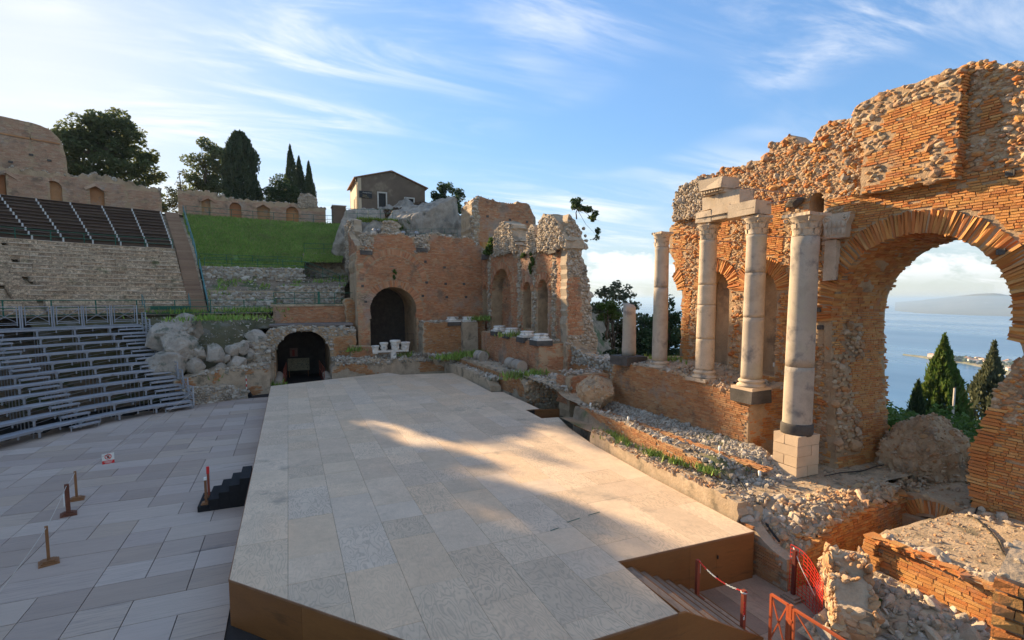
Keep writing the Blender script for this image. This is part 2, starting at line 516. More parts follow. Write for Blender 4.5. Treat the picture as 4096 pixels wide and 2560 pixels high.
def vn(P, s, seed=0, oct=1):
    P = np.atleast_2d(np.asarray(P, float))
    if P.shape[1] == 2:
        P = np.c_[P, np.zeros(len(P))]
    tot, amp, norm = 0, 1.0, 0.0
    for o in range(oct):
        Q = P / s * (2 ** o) + 1000.5
        I = np.floor(Q).astype(np.int64)
        f = Q - I
        f = f * f * (3 - 2 * f)
        r = 0
        for a in (0, 1):
            for b in (0, 1):
                for c in (0, 1):
                    w = (f[:, 0] if a else 1 - f[:, 0]) * (f[:, 1] if b else 1 - f[:, 1]) * (f[:, 2] if c else 1 - f[:, 2])
                    r = r + w * _h(I[:, 0] + a, I[:, 1] + b, I[:, 2] + c, seed + o * 17)
        tot = tot + amp * r
        norm += amp
        amp *= .5
    return tot / norm


class Frame:
    """local frame: a along u, b along w, c out along n"""
    def __init__(s, o, u, w=(0, 0, 1), n=None):
        s.o = np.array(o, float)
        s.u = np.array(u, float) / np.linalg.norm(u)
        s.w = np.array(w, float) / np.linalg.norm(w)
        s.n = np.cross(s.u, s.w) if n is None else np.array(n, float) / np.linalg.norm(n)

    def pt(s, a, b, c=0):
        a, b, c = np.broadcast_arrays(np.asarray(a, float), b, c)
        return s.o + a[..., None] * s.u + b[..., None] * s.w + c[..., None] * s.n


BOXV = np.array([[-1, -1, -1], [1, -1, -1], [1, 1, -1], [-1, 1, -1], [-1, -1, 1], [1, -1, 1], [1, 1, 1], [-1, 1, 1]], float) * .5
BOXF = np.array([[0, 3, 2, 1], [4, 5, 6, 7], [0, 1, 5, 4], [1, 2, 6, 5], [2, 3, 7, 6], [3, 0, 4, 7]])


def batch(base_v, base_f, mats):
    """mats (n,3,4): affine; returns V, F"""
    n = len(mats)
    V = np.einsum('nij,vj->nvi', mats[:, :, :3], base_v) + mats[:, None, :, 3]
    off = (np.arange(n) * len(base_v))[:, None, None]
    F = base_f[None] + off
    return V, F.reshape(-1, base_f.shape[1])


def affine(cen, X, Y, Z):
    return np.stack([X, Y, Z, cen], axis=-1)


def boxmesh(name, mt, boxes, rnd=True, jit=0):
    """boxes: list of (center, (sx,sy,sz)) or (center, size, rotz) or 3x4 arrays"""
    ms = []
    for b in boxes:
        if isinstance(b, np.ndarray):
            ms.append(b)
            continue
        c, s = np.array(b[0], float), b[1]
        r = b[2] if len(b) > 2 else 0
        cr, sr = math.cos(r), math.sin(r)
        ms.append(np.stack([np.array([cr, sr, 0]) * s[0], np.array([-sr, cr, 0]) * s[1], np.array([0, 0, 1.]) * s[2], c], -1))
    ms = np.array(ms)
    V, F = batch(BOXV, BOXF, ms)
    if jit:
        V = V + rng.normal(0, jit, V.shape)
    r = np.repeat(rng.random(len(ms)), 8) if rnd else np.zeros(len(ms) * 8)
    return meshnp(name, V.reshape(-1, 3), F, mt, r)


def bar(p, q, w, h=None, up=(0, 0, 1)):
    """box from p to q as a 3x4 affine"""
    p, q = np.array(p, float), np.array(q, float)
    d = q - p
    L = np.linalg.norm(d)
    d = d / L
    upv = np.array(up, float)
    if abs(d @ upv) > .98:
        upv = np.array([1., 0, 0])
    s = np.cross(d, upv)
    s /= np.linalg.norm(s)
    t = np.cross(s, d)
    return np.stack([d * L, s * w, t * (h or w), (p + q) / 2], -1)


def tube(path, r, n=8, cap=True):
    """returns V,F(list) of a tube with per-point radius"""
    path = np.array(path, float)
    m = len(path)
    r = np.broadcast_to(np.asarray(r, float), (m,))
    T = np.gradient(path, axis=0)
    T /= np.linalg.norm(T, axis=1)[:, None] + 1e-9
    ref = np.array([0, 0, 1.]) if abs(T[0] @ np.array([0, 0, 1.])) < .9 else np.array([1., 0, 0])
    V = []
    ang = np.arange(n) * 2 * math.pi / n
    for i in range(m):
        s = np.cross(T[i], ref)
        s /= np.linalg.norm(s)
        t = np.cross(T[i], s)
        V.append(path[i] + r[i] * (np.cos(ang)[:, None] * s + np.sin(ang)[:, None] * t))
        ref = np.cross(s, T[i]) if False else ref
    V = np.concatenate(V)
    k = np.arange(n)
    F = []
    for i in range(m - 1):
        a = i * n + k
        b = i * n + (k + 1) % n
        F.append(np.stack([a, b, b + n, a + n], 1))
    F = np.concatenate(F)
    out = [F]
    if cap:
        V = np.vstack([V, path[:1], path[-1:]])
        c0, c1 = m * n, m * n + 1
        out.append(np.concatenate([np.stack([np.full(n, c0), (k + 1) % n, k], 1), np.stack([np.full(n, c1), (m - 1) * n + k, (m - 1) * n + (k + 1) % n], 1)]))
    return V, out


def join(parts):
    """parts list of (V, [F..]) -> V, [quads, tris]"""
    Vs, Q, T, off = [], [], [], 0
    for V, Fl in parts:
        for f in (Fl if isinstance(Fl, list) else [Fl]):
            (Q if f.shape[1] == 4 else T).append(f + off)
        Vs.append(V)
        off += len(V)
    out = []
    if Q:
        out.append(np.concatenate(Q))
    if T:
        out.append(np.concatenate(T))
    return np.concatenate(Vs), out


def lathe(profile, n=24, cen=(0, 0, 0), wob=0, seed=0, cap=True):
    """profile list of (r,z)"""
    P = np.array(profile, float)
    ang = np.arange(n) * 2 * math.pi / n
    V = np.stack([P[:, None, 0] * np.cos(ang)[None], P[:, None, 0] * np.sin(ang)[None], np.repeat(P[:, 1:2], n, 1)], -1)
    if wob:
        k = 1 + wob * (vn(V.reshape(-1, 3), .25, seed, 2) - .5).reshape(V.shape[:2])
        V[..., 0] *= k
        V[..., 1] *= k
    V = V.reshape(-1, 3) + np.array(cen, float)
    k = np.arange(n)
    F = np.concatenate([np.stack([i * n + k, i * n + (k + 1) % n, (i + 1) * n + (k + 1) % n, (i + 1) * n + k], 1) for i in range(len(P) - 1)])
    out = [F]
    if cap:
        c = np.array(cen, float)
        V = np.vstack([V, [c + [0, 0, P[0, 1]]], [c + [0, 0, P[-1, 1]]]])
        m = len(P) * n
        out.append(np.concatenate([np.stack([np.full(n, m), (k + 1) % n, k], 1), np.stack([np.full(n, m + 1), (len(P) - 1) * n + k, (len(P) - 1) * n + (k + 1) % n], 1)]))
    return V, out


# icosahedron stone, two grades
def ico(sub):
    bm = bmesh.new()
    bmesh.ops.create_icosphere(bm, subdivisions=sub, radius=.5)
    bm.verts.ensure_lookup_table()
    V = np.array([v.co for v in bm.verts])
    F = np.array([[v.index for v in f.verts] for f in bm.faces])
    bm.free()
    return V, F


ICO1 = ico(1)
ICO2 = ico(2)
ICO3 = ico(3)


def stone_variants(base, n, seed, amp):
    out = []
    for i in range(n):
        V, F = base
        d = 1 + amp * (vn(V * 2.3 + seed + i * 13.7, .55, seed + i) - .5) * 2
        W = V * d[:, None]
        # flatten a few sides so that it reads as broken stone
        r = np.random.default_rng(seed * 100 + i)
        for k in range(5):
            nrm = r.normal(size=3)
            nrm /= np.linalg.norm(nrm)
            lim = r.uniform(.24, .38)
            dd = W @ nrm
            over = dd > lim
            W[over] -= np.outer(dd[over] - lim, nrm) * .85
        out.append((W, F))
    return out


ST_LO = stone_variants(ICO1, 10, 3, .35)
ST_HI = stone_variants(ICO2, 10, 5, .35)
ST_PIECE = {}


def camdist(P):
    return np.linalg.norm(P - CAM, axis=1)


def rand_rot(n):
    q = rng.normal(size=(n, 4))
    q /= np.linalg.norm(q, axis=1)[:, None]
    w, x, y, z = q.T
    return np.stack([np.stack([1 - 2 * (y * y + z * z), 2 * (x * y - z * w), 2 * (x * z + y * w)], -1),
                     np.stack([2 * (x * y + z * w), 1 - 2 * (x * x + z * z), 2 * (y * z - x * w)], -1),
                     np.stack([2 * (x * z - y * w), 2 * (y * z + x * w), 1 - 2 * (x * x + y * y)], -1)], 1)


def place(parent, name, mt, mats, n_ind, pool_v, stuff_name, smooth=False, visible=None):
    """n_ind nearest pieces become objects that share meshes, the rest one stuff part.  mats (n,3,4)"""
    n = len(mats)
    if n == 0:
        return
    cen = mats[:, :, 3]
    d = camdist(cen)
    if visible is not None:
        d = np.where(visible, d, d + 1e4)
    order = np.argsort(d)
    ind, rest = order[:n_ind], order[n_ind:]
    pid = rng.integers(0, len(pool_v), n)
    if len(ind):
        key = (name, mt.name, id(pool_v))
        if key not in ST_PIECE:
            ST_PIECE[key] = [meshnp(name, v, f, mt, np.zeros(len(v)), smooth) for v, f in pool_v]
        for i in ind:
            M = Matrix([list(mats[i, r]) for r in range(3)] + [[0, 0, 0, 1]])
            obj(name, ST_PIECE[key][pid[i]], parent, matrix=M)
    if len(rest):
        parts, rn = [], []
        for k in range(len(pool_v)):
            sel = rest[pid[rest] == k]
            if not len(sel):
                continue
            V, F = batch(pool_v[k][0], pool_v[k][1], mats[sel])
            parts.append((V.reshape(-1, 3), F))
            rn.append(np.repeat(rng.random(len(sel)), len(pool_v[k][0])))
        V, F = join(parts)
        obj(stuff_name, meshnp(stuff_name, V, F, mt, np.concatenate(rn), smooth), parent, kind='stuff')


# irregular brick shapes
def brick_pool(n, seed, j=.05):
    r = np.random.default_rng(seed)
    out = []
    for i in range(n):
        V = BOXV.copy()
        V[:, 0] += r.normal(0, j * .5, 8)
        V[:, 1] += r.normal(0, j * 1.2, 8)
        V[4:, 2] += r.normal(0, .06, 4)
        out.append((V, BOXF))
    return out


BR_POOL = brick_pool(10, 4)
BR_ROUGH = brick_pool(10, 9, .11)


def inpoly(a, b, poly):
    poly = np.asarray(poly, float)
    x, y = poly[:, 0], poly[:, 1]
    x2, y2 = np.roll(x, -1), np.roll(y, -1)
    r = np.zeros(np.shape(a), bool)
    for i in range(len(poly)):
        c = ((y[i] > b) != (y2[i] > b)) & (a < (x2[i] - x[i]) * (b - y[i]) / (y2[i] - y[i] + 1e-12) + x[i])
        r ^= c
    return r


def archpoly(a0, a1, b0, spring, n=14, rise=None):
    """opening with a round head"""
    c, r = (a0 + a1) / 2, (a1 - a0) / 2
    rise = r if rise is None else rise
    t = np.linspace(0, math.pi, n)
    return [(a0, b0)] + [(c - r * math.cos(x), spring + rise * math.sin(x)) for x in t] + [(a1, b0)]


def resample(poly, seg, jit=0, seed=0, keep=None):
    """subdivide closed polygon edges to ~seg, jitter new points; keep(a,b)->bool marks points that stay sharp"""
    r = np.random.default_rng(seed)
    out = []
    n = len(poly)
    for i in range(n):
        p, q = np.array(poly[i], float), np.array(poly[(i + 1) % n], float)
        L = np.linalg.norm(q - p)
        k = max(1, int(round(L / seg)))
        for j in range(k):
            x = p + (q - p) * j / k
            if jit and (keep is None or not keep(*x)):
                x = x + r.normal(0, jit, 2)
            out.append(tuple(x))
    return out


def core(name, fr, outline, holes, thick, mt, cell=.35, amp=.05, seed=0, parent=None, sink=.012, back_amp=None, kind=None, front=None):
    """wall body: front face (displaced), back face, edges and reveals"""
    loops = [outline] + list(holes)
    pts, edges = [], []
    for lp in loops:
        s = len(pts)
        pts += [tuple(map(float, p)) for p in lp]
        edges += [(s + i, s + (i + 1) % len(lp)) for i in range(len(lp))]
    A = np.array(outline)
    a0, b0 = A.min(0)
    a1, b1 = A.max(0)
    ga, gb = np.meshgrid(np.arange(a0 + cell / 2, a1, cell), np.arange(b0 + cell / 2, b1, cell))
    ga = ga.ravel() + rng.uniform(-.25, .25, ga.size) * cell
    gb = gb.ravel() + rng.uniform(-.25, .25, gb.size) * cell
    ok = inpoly(ga, gb, outline)
    for h in holes:
        ok &= ~inpoly(ga, gb, h)
    B = np.array(pts)
    for i in range(0, len(ga)):
        if ok[i] and np.min((B[:, 0] - ga[i]) ** 2 + (B[:, 1] - gb[i]) ** 2) < (cell * .45) ** 2:
            ok[i] = False
    nb = len(pts)
    allp = pts + list(zip(ga[ok].tolist(), gb[ok].tolist()))
    res = delaunay_2d_cdt([Vector(p) for p in allp], edges, [], 0, 1e-5)
    P = np.array([tuple(v) for v in res[0]])
    E = res[1]
    T = np.array([f for f in res[2] if len(f) == 3])
    cen = P[T].mean(1)
    keep = inpoly(cen[:, 0], cen[:, 1], outline)
    for h in holes:
        keep &= ~inpoly(cen[:, 0], cen[:, 1], h)
    T = T[keep]
    # orient ccw in (a,b)
    ar = (P[T[:, 1], 0] - P[T[:, 0], 0]) * (P[T[:, 2], 1] - P[T[:, 0], 1]) - (P[T[:, 2], 0] - P[T[:, 0], 0]) * (P[T[:, 1], 1] - P[T[:, 0], 1])
    T[ar < 0] = T[ar < 0][:, ::-1]
    n = len(P)
    W = fr.pt(P[:, 0], P[:, 1], 0)
    df = -sink - amp * .9 * vn(W, .55, seed, 3)
    if front is not None:
        df = df + front(P[:, 0], P[:, 1])
    db = -thick - (amp if back_amp is None else back_amp) * 2 * (vn(W, .9, seed + 5, 2) - .5)
    Vf, Vb = fr.pt(P[:, 0], P[:, 1], df), fr.pt(P[:, 0], P[:, 1], db)
    # boundary edges
    e = np.concatenate([T[:, [0, 1]], T[:, [1, 2]], T[:, [2, 0]]])
    key = np.sort(e, 1)
    _, idx, cnt = np.unique(key, axis=0, return_index=True, return_counts=True)
    be = e[idx[cnt == 1]]
    # side strips with a few rows for roughness
    rows = max(1, int(thick / .5))
    V = [Vf, Vb]
    bverts = np.unique(be)
    remap = -np.ones(n, int)
    remap[bverts] = np.arange(len(bverts))
    mids = []
    for k in range(1, rows):
        t = k / rows
        M = Vf[bverts] * (1 - t) + Vb[bverts] * t
        M = M + rng.normal(0, amp * .6, M.shape)
        mids.append(M)
    V += mids
    V = np.concatenate(V)
    lay_ids = [np.arange(n)] + [2 * n + k * len(bverts) + remap for k in range(rows - 1)] + [n + np.arange(n)]
    S = []
    for k in range(rows):
        u, l = lay_ids[k], lay_ids[k + 1]
        S.append(np.stack([be[:, 1] * 0 + u[be[:, 1]], u[be[:, 0]], l[be[:, 0]], l[be[:, 1]]], 1))
    S = np.concatenate(S)
    if np.dot(np.cross(fr.u, fr.w), fr.n) > 0:
        Tf, Tb = T, T[:, ::-1] + n
    else:
        Tf, Tb, S = T[:, ::-1], T + n, S[:, ::-1]
    me = meshnp(name, V, [S, np.concatenate([Tf, Tb])], mt)
    return obj(name, me, parent, kind=kind)


def mask_fn(outline, holes=(), zone=None):
    def f(a, b):
        r = inpoly(a, b, outline)
        for h in holes:
            r &= ~inpoly(a, b, h)
        if zone is not None:
            r &= zone(a, b)
        return r
    return f


def bricks(parent, fr, bounds, inside, mt, course=.085, length=.30, joint=.016, proud=.03, back=.07, n_ind=0, skip=.03, pool=None, warp=.0, seed=0, name='brick', visible=None):
    r = np.random.default_rng(seed + 77)
    a0, a1, b0, b1 = bounds
    nb = int((b1 - b0) / course)
    A, B, LA, LB = [], [], [], []
    for i in range(nb):
        k = int((a1 - a0) / (length * .55)) + 2
        ln = r.uniform(.45, 1.35, k) * length
        a = a0 - r.uniform(0, length) + np.concatenate([[0], np.cumsum(ln)])
        cen, wid = (a[:-1] + a[1:]) / 2, np.diff(a)
        s = (cen > a0) & (cen < a1)
        A.append(cen[s])
        LA.append(wid[s] - joint)
        B.append(np.full(s.sum(), b0 + (i + .5) * course))
        LB.append(np.full(s.sum(), course - joint))
    A, B, LA, LB = map(np.concatenate, (A, B, LA, LB))
    if warp:
        B = B + warp * (vn(np.c_[A, B], 2.5, seed, 2) - .5) * 2
    ok = inside(A, B)
    for sa, sb in ((-.42, 0), (.42, 0), (0, -.45), (0, .45)):
        ok &= inside(A + sa * LA, B + sb * LB)
    ok &= r.random(len(A)) > skip
    A, B, LA, LB = A[ok], B[ok], LA[ok], LB[ok]
    if not len(A):
        return
    LB = LB * r.uniform(.86, 1.04, len(LB))
    pr = proud * .45 * r.uniform(0, 1.0, len(A)) - .022 * (vn(np.c_[A, B], .8, seed + 3, 2) - .35)
    n = len(A)
    tilt = r.normal(0, .012, n)
    X = LA[:, None] * (fr.u + tilt[:, None] * fr.w)
    Y = LB[:, None] * (fr.w - tilt[:, None] * fr.u)
    D = back + pr
    Z = D[:, None] * fr.n
    cen = fr.pt(A, B, pr - D / 2)
    place(parent, name, mt, affine(cen, X, Y, Z), n_ind, pool or BR_POOL, name + '_courses', visible=visible)


def rubble(parent, fr, bounds, inside, mt, size=.2, depth=.5, n_ind=0, proud=.02, seed=0, fill=1.0, elong=1.3, hi=False, name='stone', vary=.35):
    r = np.random.default_rng(seed + 99)
    a0, a1, b0, b1 = bounds
    sa, sb = size * elong * .86, size * .86
    ga, gb = np.meshgrid(np.arange(a0, a1, sa), np.arange(b0, b1, sb))
    ga = ga + (np.arange(ga.shape[0])[:, None] % 2) * sa * .5
    ga, gb = ga.ravel(), gb.ravel()
    ga = ga + r.uniform(-.32, .32, ga.size) * sa
    gb = gb + r.uniform(-.32, .32, gb.size) * sb
    ok = inside(ga, gb) & (r.random(ga.size) < fill)
    ga, gb = ga[ok], gb[ok]
    n = len(ga)
    if not n:
        return
    s = size * np.exp(r.normal(0, vary, n))
    th = r.normal(0, .25, n)
    U = np.cos(th)[:, None] * fr.u + np.sin(th)[:, None] * fr.w
    W = -np.sin(th)[:, None] * fr.u + np.cos(th)[:, None] * fr.w
    X = U * (s * elong * r.uniform(.8, 1.25, n))[:, None]
    Y = W * (s * r.uniform(.75, 1.15, n))[:, None]
    Z = fr.n[None] * (s * depth * 1.5 * r.uniform(.6, 1.1, n))[:, None]
    cen = fr.pt(ga, gb, proud + r.normal(0, size * .08, n))
    place(parent, name, mt, affine(cen, X, Y, Z), n_ind, ST_HI if hi else ST_LO, name + '_rubble')


def scatter(parent, P, mt, size, n_ind=0, hi=False, flat=.7, seed=0, name='stone', vary=.4, stuff=None):
    """loose stones at points P"""
    n = len(P)
    if not n:
        return
    r = np.random.default_rng(seed + 5)
    R = rand_rot(n)
    s = size * np.exp(r.normal(0, vary, n))
    S = np.stack([s * r.uniform(.8, 1.4, n), s * r.uniform(.7, 1.1, n), s * flat * r.uniform(.7, 1.1, n)], 1)
    M = R * S[:, None, :]
    P = np.asarray(P, float)
    place(parent, name, mt, np.concatenate([M, P[:, :, None]], 2), n_ind, ST_HI if hi else ST_LO, stuff or (name + '_rubble'))


def arch_ring(parent, fr, cen, r0, r1, t0, t1, mt, n=None, depth=.4, proud=.03, back=.3, name='voussoir', joint=.014, squash=1.0, thick=.075):
    """radial bricks"""
    n = n or int(abs(t1 - t0) * (r0 + r1) / 2 / thick)
    for k in range(n):
        t = t0 + (t1 - t0) * (k + .5) / n
        rr = (r0 + r1) / 2
        dr = np.array([math.cos(t), math.sin(t) * squash])
        L = np.linalg.norm(dr)
        dr = dr / L
        rm = rr * L
        c = (cen[0] + rm * dr[0], cen[1] + rm * dr[1])
        rd = fr.u * dr[0] + fr.w * dr[1]
        tn = -fr.u * dr[1] + fr.w * dr[0]
        w = abs(t1 - t0) / n * rr - joint
        ln = (r1 - r0) * rng.uniform(.92, 1.04)
        pr = proud * rng.uniform(.2, 1)
        D = back + pr
        M = np.stack([rd * ln, tn * w, fr.n * D if np.dot(np.cross(rd, tn), fr.n) > 0 else -fr.n * -D, fr.pt(c[0], c[1], pr - D / 2)], -1)
        place(parent, name, mt, M[None], 1, BR_POOL, name)


def put(name, parts, mt, parent=None, smooth=False, rnd=None, **kw):
    V, F = join(parts) if isinstance(parts, list) else parts
    return obj(name, meshnp(name, V, F, mt, rnd, smooth), parent, **kw)


def grid_surface(nx, ny, fn):
    """fn(i/nx, j/ny)->xyz vectorised; returns V,F"""
    u, v = np.meshgrid(np.linspace(0, 1, nx + 1), np.linspace(0, 1, ny + 1), indexing='ij')
    V = fn(u.ravel(), v.ravel())
    i, j = np.meshgrid(np.arange(nx), np.arange(ny), indexing='ij')
    a = (i * (ny + 1) + j).ravel()
    F = np.stack([a, a + ny + 1, a + ny + 2, a + 1], 1)
    return V, F


def clip_rect(poly, x0, x1, y0, y1):
    def cl(p, f, inter):
        out = []
        for i in range(len(p)):
            a, b = p[i - 1], p[i]
            fa, fb = f(a), f(b)
            if fb:
                if not fa:
                    out.append(inter(a, b))
                out.append(b)
            elif fa:
                out.append(inter(a, b))
        return out

    def ix(v):
        return lambda a, b: (v, a[1] + (b[1] - a[1]) * (v - a[0]) / (b[0] - a[0]))

    def iy(v):
        return lambda a, b: (a[0] + (b[0] - a[0]) * (v - a[1]) / (b[1] - a[1]), v)
    p = list(poly)
    for f, it in ((lambda q: q[0] >= x0, ix(x0)), (lambda q: q[0] <= x1, ix(x1)), (lambda q: q[1] >= y0, iy(y0)), (lambda q: q[1] <= y1, iy(y1))):
        if p:
            p = cl(p, f, it)
    return p


def slab(name, poly, z0, z1, mt, rnd=0):
    """prism over polygon (x,y)"""
    n = len(poly)
    V = [(x, y, z0) for x, y in poly] + [(x, y, z1) for x, y in poly]
    me = bpy.data.meshes.new(name)
    a = sum(poly[i - 1][0] * poly[i][1] - poly[i][0] * poly[i - 1][1] for i in range(n))
    if a < 0:
        V = V[:n][::-1] + V[n:][::-1]
    F = [tuple(range(n, 2 * n)), tuple(range(n - 1, -1, -1))] + [(i, (i + 1) % n, n + (i + 1) % n, n + i) for i in range(n)]
    me.from_pydata(V, [], F)
    at = me.attributes.new('rnd', 'FLOAT', 'POINT')
    at.data.foreach_set('value', np.full(2 * n, rnd, dtype=np.float32))
    me.materials.append(mt)
    return me


def area(poly):
    return abs(sum(poly[i - 1][0] * poly[i][1] - poly[i][0] * poly[i - 1][1] for i in range(len(poly)))) / 2
# ================================================================== ground, sea, far land
OC = np.array([-.5, 26.0])          # centre of the seating


def smooth(x, a, b):
    t = np.clip((x - a) / (b - a), 0, 1)
    return t * t * (3 - 2 * t)


def terrain_h(x, y):
    v = np.stack([x, y], -1) - OC
    r = np.hypot(v[..., 0], v[..., 1])
    th = np.degrees(np.arctan2(v[..., 1], v[..., 0]))
    th = np.where(th < -90, th + 360, th)
    cav = -2.2 + smooth(r, 16, 28) * 6.4 + np.clip((r - 28.5) / (48.5 - 28.5), 0, 1) * 11.6
    back = -1.2 + smooth(y, 56, 59) * 12.0 + smooth(y, 59, 66) * 6.6
    k = smooth(th, 73, 77)
    h = cav * k + back * (1 - k)
    h = np.where((np.abs(x - 1.4) < 4.6) & (y < 57) & (y > 40), -1.6, h)
    h = np.where(y < 8, np.minimum(h, -1.2 + smooth(-x, 6, 20) * 6), h)
    east = np.maximum(0, x - 22.5 - np.maximum(0, y - 48) * .25)
    h = h - east * .62 * (1 + .0 * x) - smooth(east, 0, 6) * 1.0
    away = np.maximum(0, np.hypot(x, y - 30) - 130)
    h = h - away * .9
    nz = vn(np.c_[np.ravel(x), np.ravel(y)], 9, 3, 3).reshape(np.shape(x)) - .5
    h = h + nz * (1.0 + np.minimum(east, 60) * .08) * np.where(r > 20, 1, .2)
    return np.maximum(h, -206)


xs = np.concatenate([np.linspace(-900, -110, 14)[:-1], np.arange(-110, 90, 2.0), np.linspace(90, 900, 28)])
ys = np.concatenate([np.linspace(-900, -60, 14)[:-1], np.arange(-60, 140, 2.0), np.linspace(140, 900, 20)])
gx, gy = np.meshgrid(xs, ys, indexing='ij')
gz = terrain_h(gx, gy)
i, j = np.meshgrid(np.arange(len(xs) - 1), np.arange(len(ys) - 1), indexing='ij')
a = (i * len(ys) + j).ravel()
structure('hillside', meshnp('hillside', np.stack([gx, gy, gz], -1).reshape(-1, 3), np.stack([a, a + len(ys), a + len(ys) + 1, a + 1], 1), M_earth, smooth=True))


def sea_extra(m, N, L, bsdf, mth, noise, pos):
    mp = N.new('ShaderNodeMapping')
    mp.inputs['Scale'].default_value = (.0009, .00022, 1)
    mp.inputs['Rotation'].default_value = (0, 0, rad(-64))
    L.new(pos, mp.inputs[0])
    f = noise(1.0, 6, .6, mp.outputs[0])
    rm = N.new('ShaderNodeMapRange')
    rm.inputs[1].default_value = .35
    rm.inputs[2].default_value = .68
    rm.inputs[3].default_value = .16
    rm.inputs[4].default_value = .42
    L.new(f, rm.inputs[0])
    L.new(rm.outputs[0], bsdf.inputs['Roughness'])


M_sea = mat('sea_water', [(.035, .13, .28), (.05, .17, .33)], rough=.25, nscale=.002, ncontrast=.12, fine=.02, bump=.25, bscale=.35, piece=False, extra=sea_extra, spec=.5)
S = 45000.0
structure('sea', meshnp('sea', [(-S, -S, -200), (S, -S, -200), (S, S, -200), (-S, S, -200)], np.array([[0, 1, 2, 3]]), M_sea))


def polar(az_deg, dist, z=0):
    a = rad(az_deg)
    return np.array([math.sin(a) * dist, math.cos(a) * dist, z])


# far coast across the bay: shore at about nine kilometres, low hills behind
M_far = mat('far_land', [(.10, .12, .07), (.16, .15, .10), (.08, .10, .06)], nscale=.0015, ncontrast=.4, fine=.01, bump=0, piece=False, stain=(.35, .32, .28), stain_scale=.004, stain_lo=.6, stain_hi=.68)


def far_fn(u, v):
    az = 60.5 + u * 60
    d0 = 9400 - u * 6500 + 1500 * (vn(np.c_[u * 60, u * 0], 2.0, 4, 3) - .5) + np.maximum(0, .045 - u) ** 2 * 900000
    d = d0 + v * 12000
    P = np.stack([np.sin(np.radians(az)) * d, np.cos(np.radians(az)) * d, np.zeros_like(d)], -1)
    hh = 60 + 330 * vn(np.c_[u * 50, v * 3], 3.0, 9, 3) * smooth(u, -.03, .10) + u * 420
    P[:, 2] = -204 + hh * smooth(v, .05, .7) * (.6 + .8 * vn(P, 1300, 6, 3)) + 14 * smooth(v, 0, .02)
    return P


V, F = grid_surface(160, 30, far_fn)
structure('hills', meshnp('hills', V, F[:, ::-1], M_far, smooth=True))

# low cape with houses
M_cape = mat('cape_ground', [(.13, .16, .07), (.20, .18, .12), (.10, .13, .05)], nscale=.03, ncontrast=.4, fine=.2, bump=0, piece=False, stain=(.38, .34, .29), stain_scale=.012, stain_lo=.55, stain_hi=.62)
# spine from the tip towards the shore (world azimuth, distance)
spine = [(61.3, 2380), (62.6, 2330), (63.6, 2280), (64.8, 2260), (66.2, 2230), (68.0, 2150), (70.5, 2000), (74, 1800)]
halfw = [4, 12, 28, 44, 58, 76, 110, 160]
Vc, Fc = [], []
nseg = 60
sp = np.array([polar(*s)[:2] for s in spine])
tt = np.linspace(0, len(spine) - 1, nseg + 1)
cx = np.stack([np.interp(tt, np.arange(len(spine)), sp[:, k]) for k in (0, 1)], -1)
hw = np.interp(tt, np.arange(len(spine)), halfw)
tan = np.gradient(cx, axis=0)
tan /= np.linalg.norm(tan, axis=1)[:, None]
nrm = np.stack([-tan[:, 1], tan[:, 0]], -1)
M = 16
for q in range(nseg + 1):
    for k in range(M + 1):
        s = k / M * 2 - 1
        edge = 1 + .5 * (vn([[cx[q, 0], cx[q, 1], s]], 60, 8, 2)[0] - .5)
        p = cx[q] + nrm[q] * s * hw[q] * edge
        z = -203 + (1 - abs(s) ** 3) * (7 + min(14, hw[q] * .12))
        Vc.append((p[0], p[1], z))
        if q < nseg and k < M:
            a = q * (M + 1) + k
            Fc.append((a, a + M + 1, a + M + 2, a + 1))
structure('terrain', meshnp('terrain', np.array(Vc), np.array(Fc), M_cape, smooth=True))
M_villa = mat('villa_wall', [(.72, .68, .62), (.66, .58, .48), (.78, .76, .72), (.70, .55, .42)], ncontrast=.1, bump=0, nscale=.2)
M_villaroof = mat('villa_roof', [(.42, .24, .16), (.50, .32, .22)], ncontrast=.1, bump=0, nscale=.2)
rv = np.random.default_rng(21)
wall_me = boxmesh('wall', M_villa, [((0, 0, .5), (1, 1, 1))], rnd=False)
roof_me = meshnp('roof', np.array([(-.55, -.55, 1), (.55, -.55, 1), (.55, .55, 1), (-.55, .55, 1), (-.25, 0, 1.3), (.25, 0, 1.3)]), [np.array([[0, 1, 5, 4], [2, 3, 4, 5]]), np.array([[1, 2, 5], [3, 0, 4]])], M_villaroof)
for q in range(34):
    t = rv.uniform(2.0, 6.2)
    k = int(t / (len(spine) - 1) * nseg)
    s = rv.uniform(-.75, .75)
    p = cx[k] + nrm[k] * s * hw[k]
    if q < 6:
        p = cx[int(2.0 / 7 * nseg) + q] + nrm[k] * rv.uniform(-.3, .5) * 30
    w, d, h = rv.uniform(9, 22), rv.uniform(8, 14), rv.uniform(6, 11)
    t_ = thing('villa', 'small pale villa with low roof on the cape in the bay', 'house', (p[0], p[1], -192), 'villas on the cape')
    rot = Matrix.Rotation(rv.uniform(0, 3), 4, 'Z')
    mw = Matrix.Translation((p[0], p[1], -192)) @ rot @ Matrix.Diagonal((w, d, h, 1))
    obj('wall', wall_me, t_, matrix=mw)
    obj('roof', roof_me, t_, matrix=mw)
tp, tr = [], []
for q in range(420):
    t = rv.uniform(2.6, 6.9)
    k = int(t / (len(spine) - 1) * nseg)
    s = rv.uniform(-.85, .85)
    p = cx[k] + nrm[k] * s * hw[k]
    sz = rv.uniform(5, 13)
    for w in range(2):
        tp.append((p[0] + rv.normal(0, 4), p[1] + rv.normal(0, 4), -193 + sz * .4))
        tr.append(sz)
Mx = rand_rot(len(tp)) * np.array(tr)[:, None, None]
Mx = np.concatenate([Mx, np.array(tp)[:, :, None]], 2)
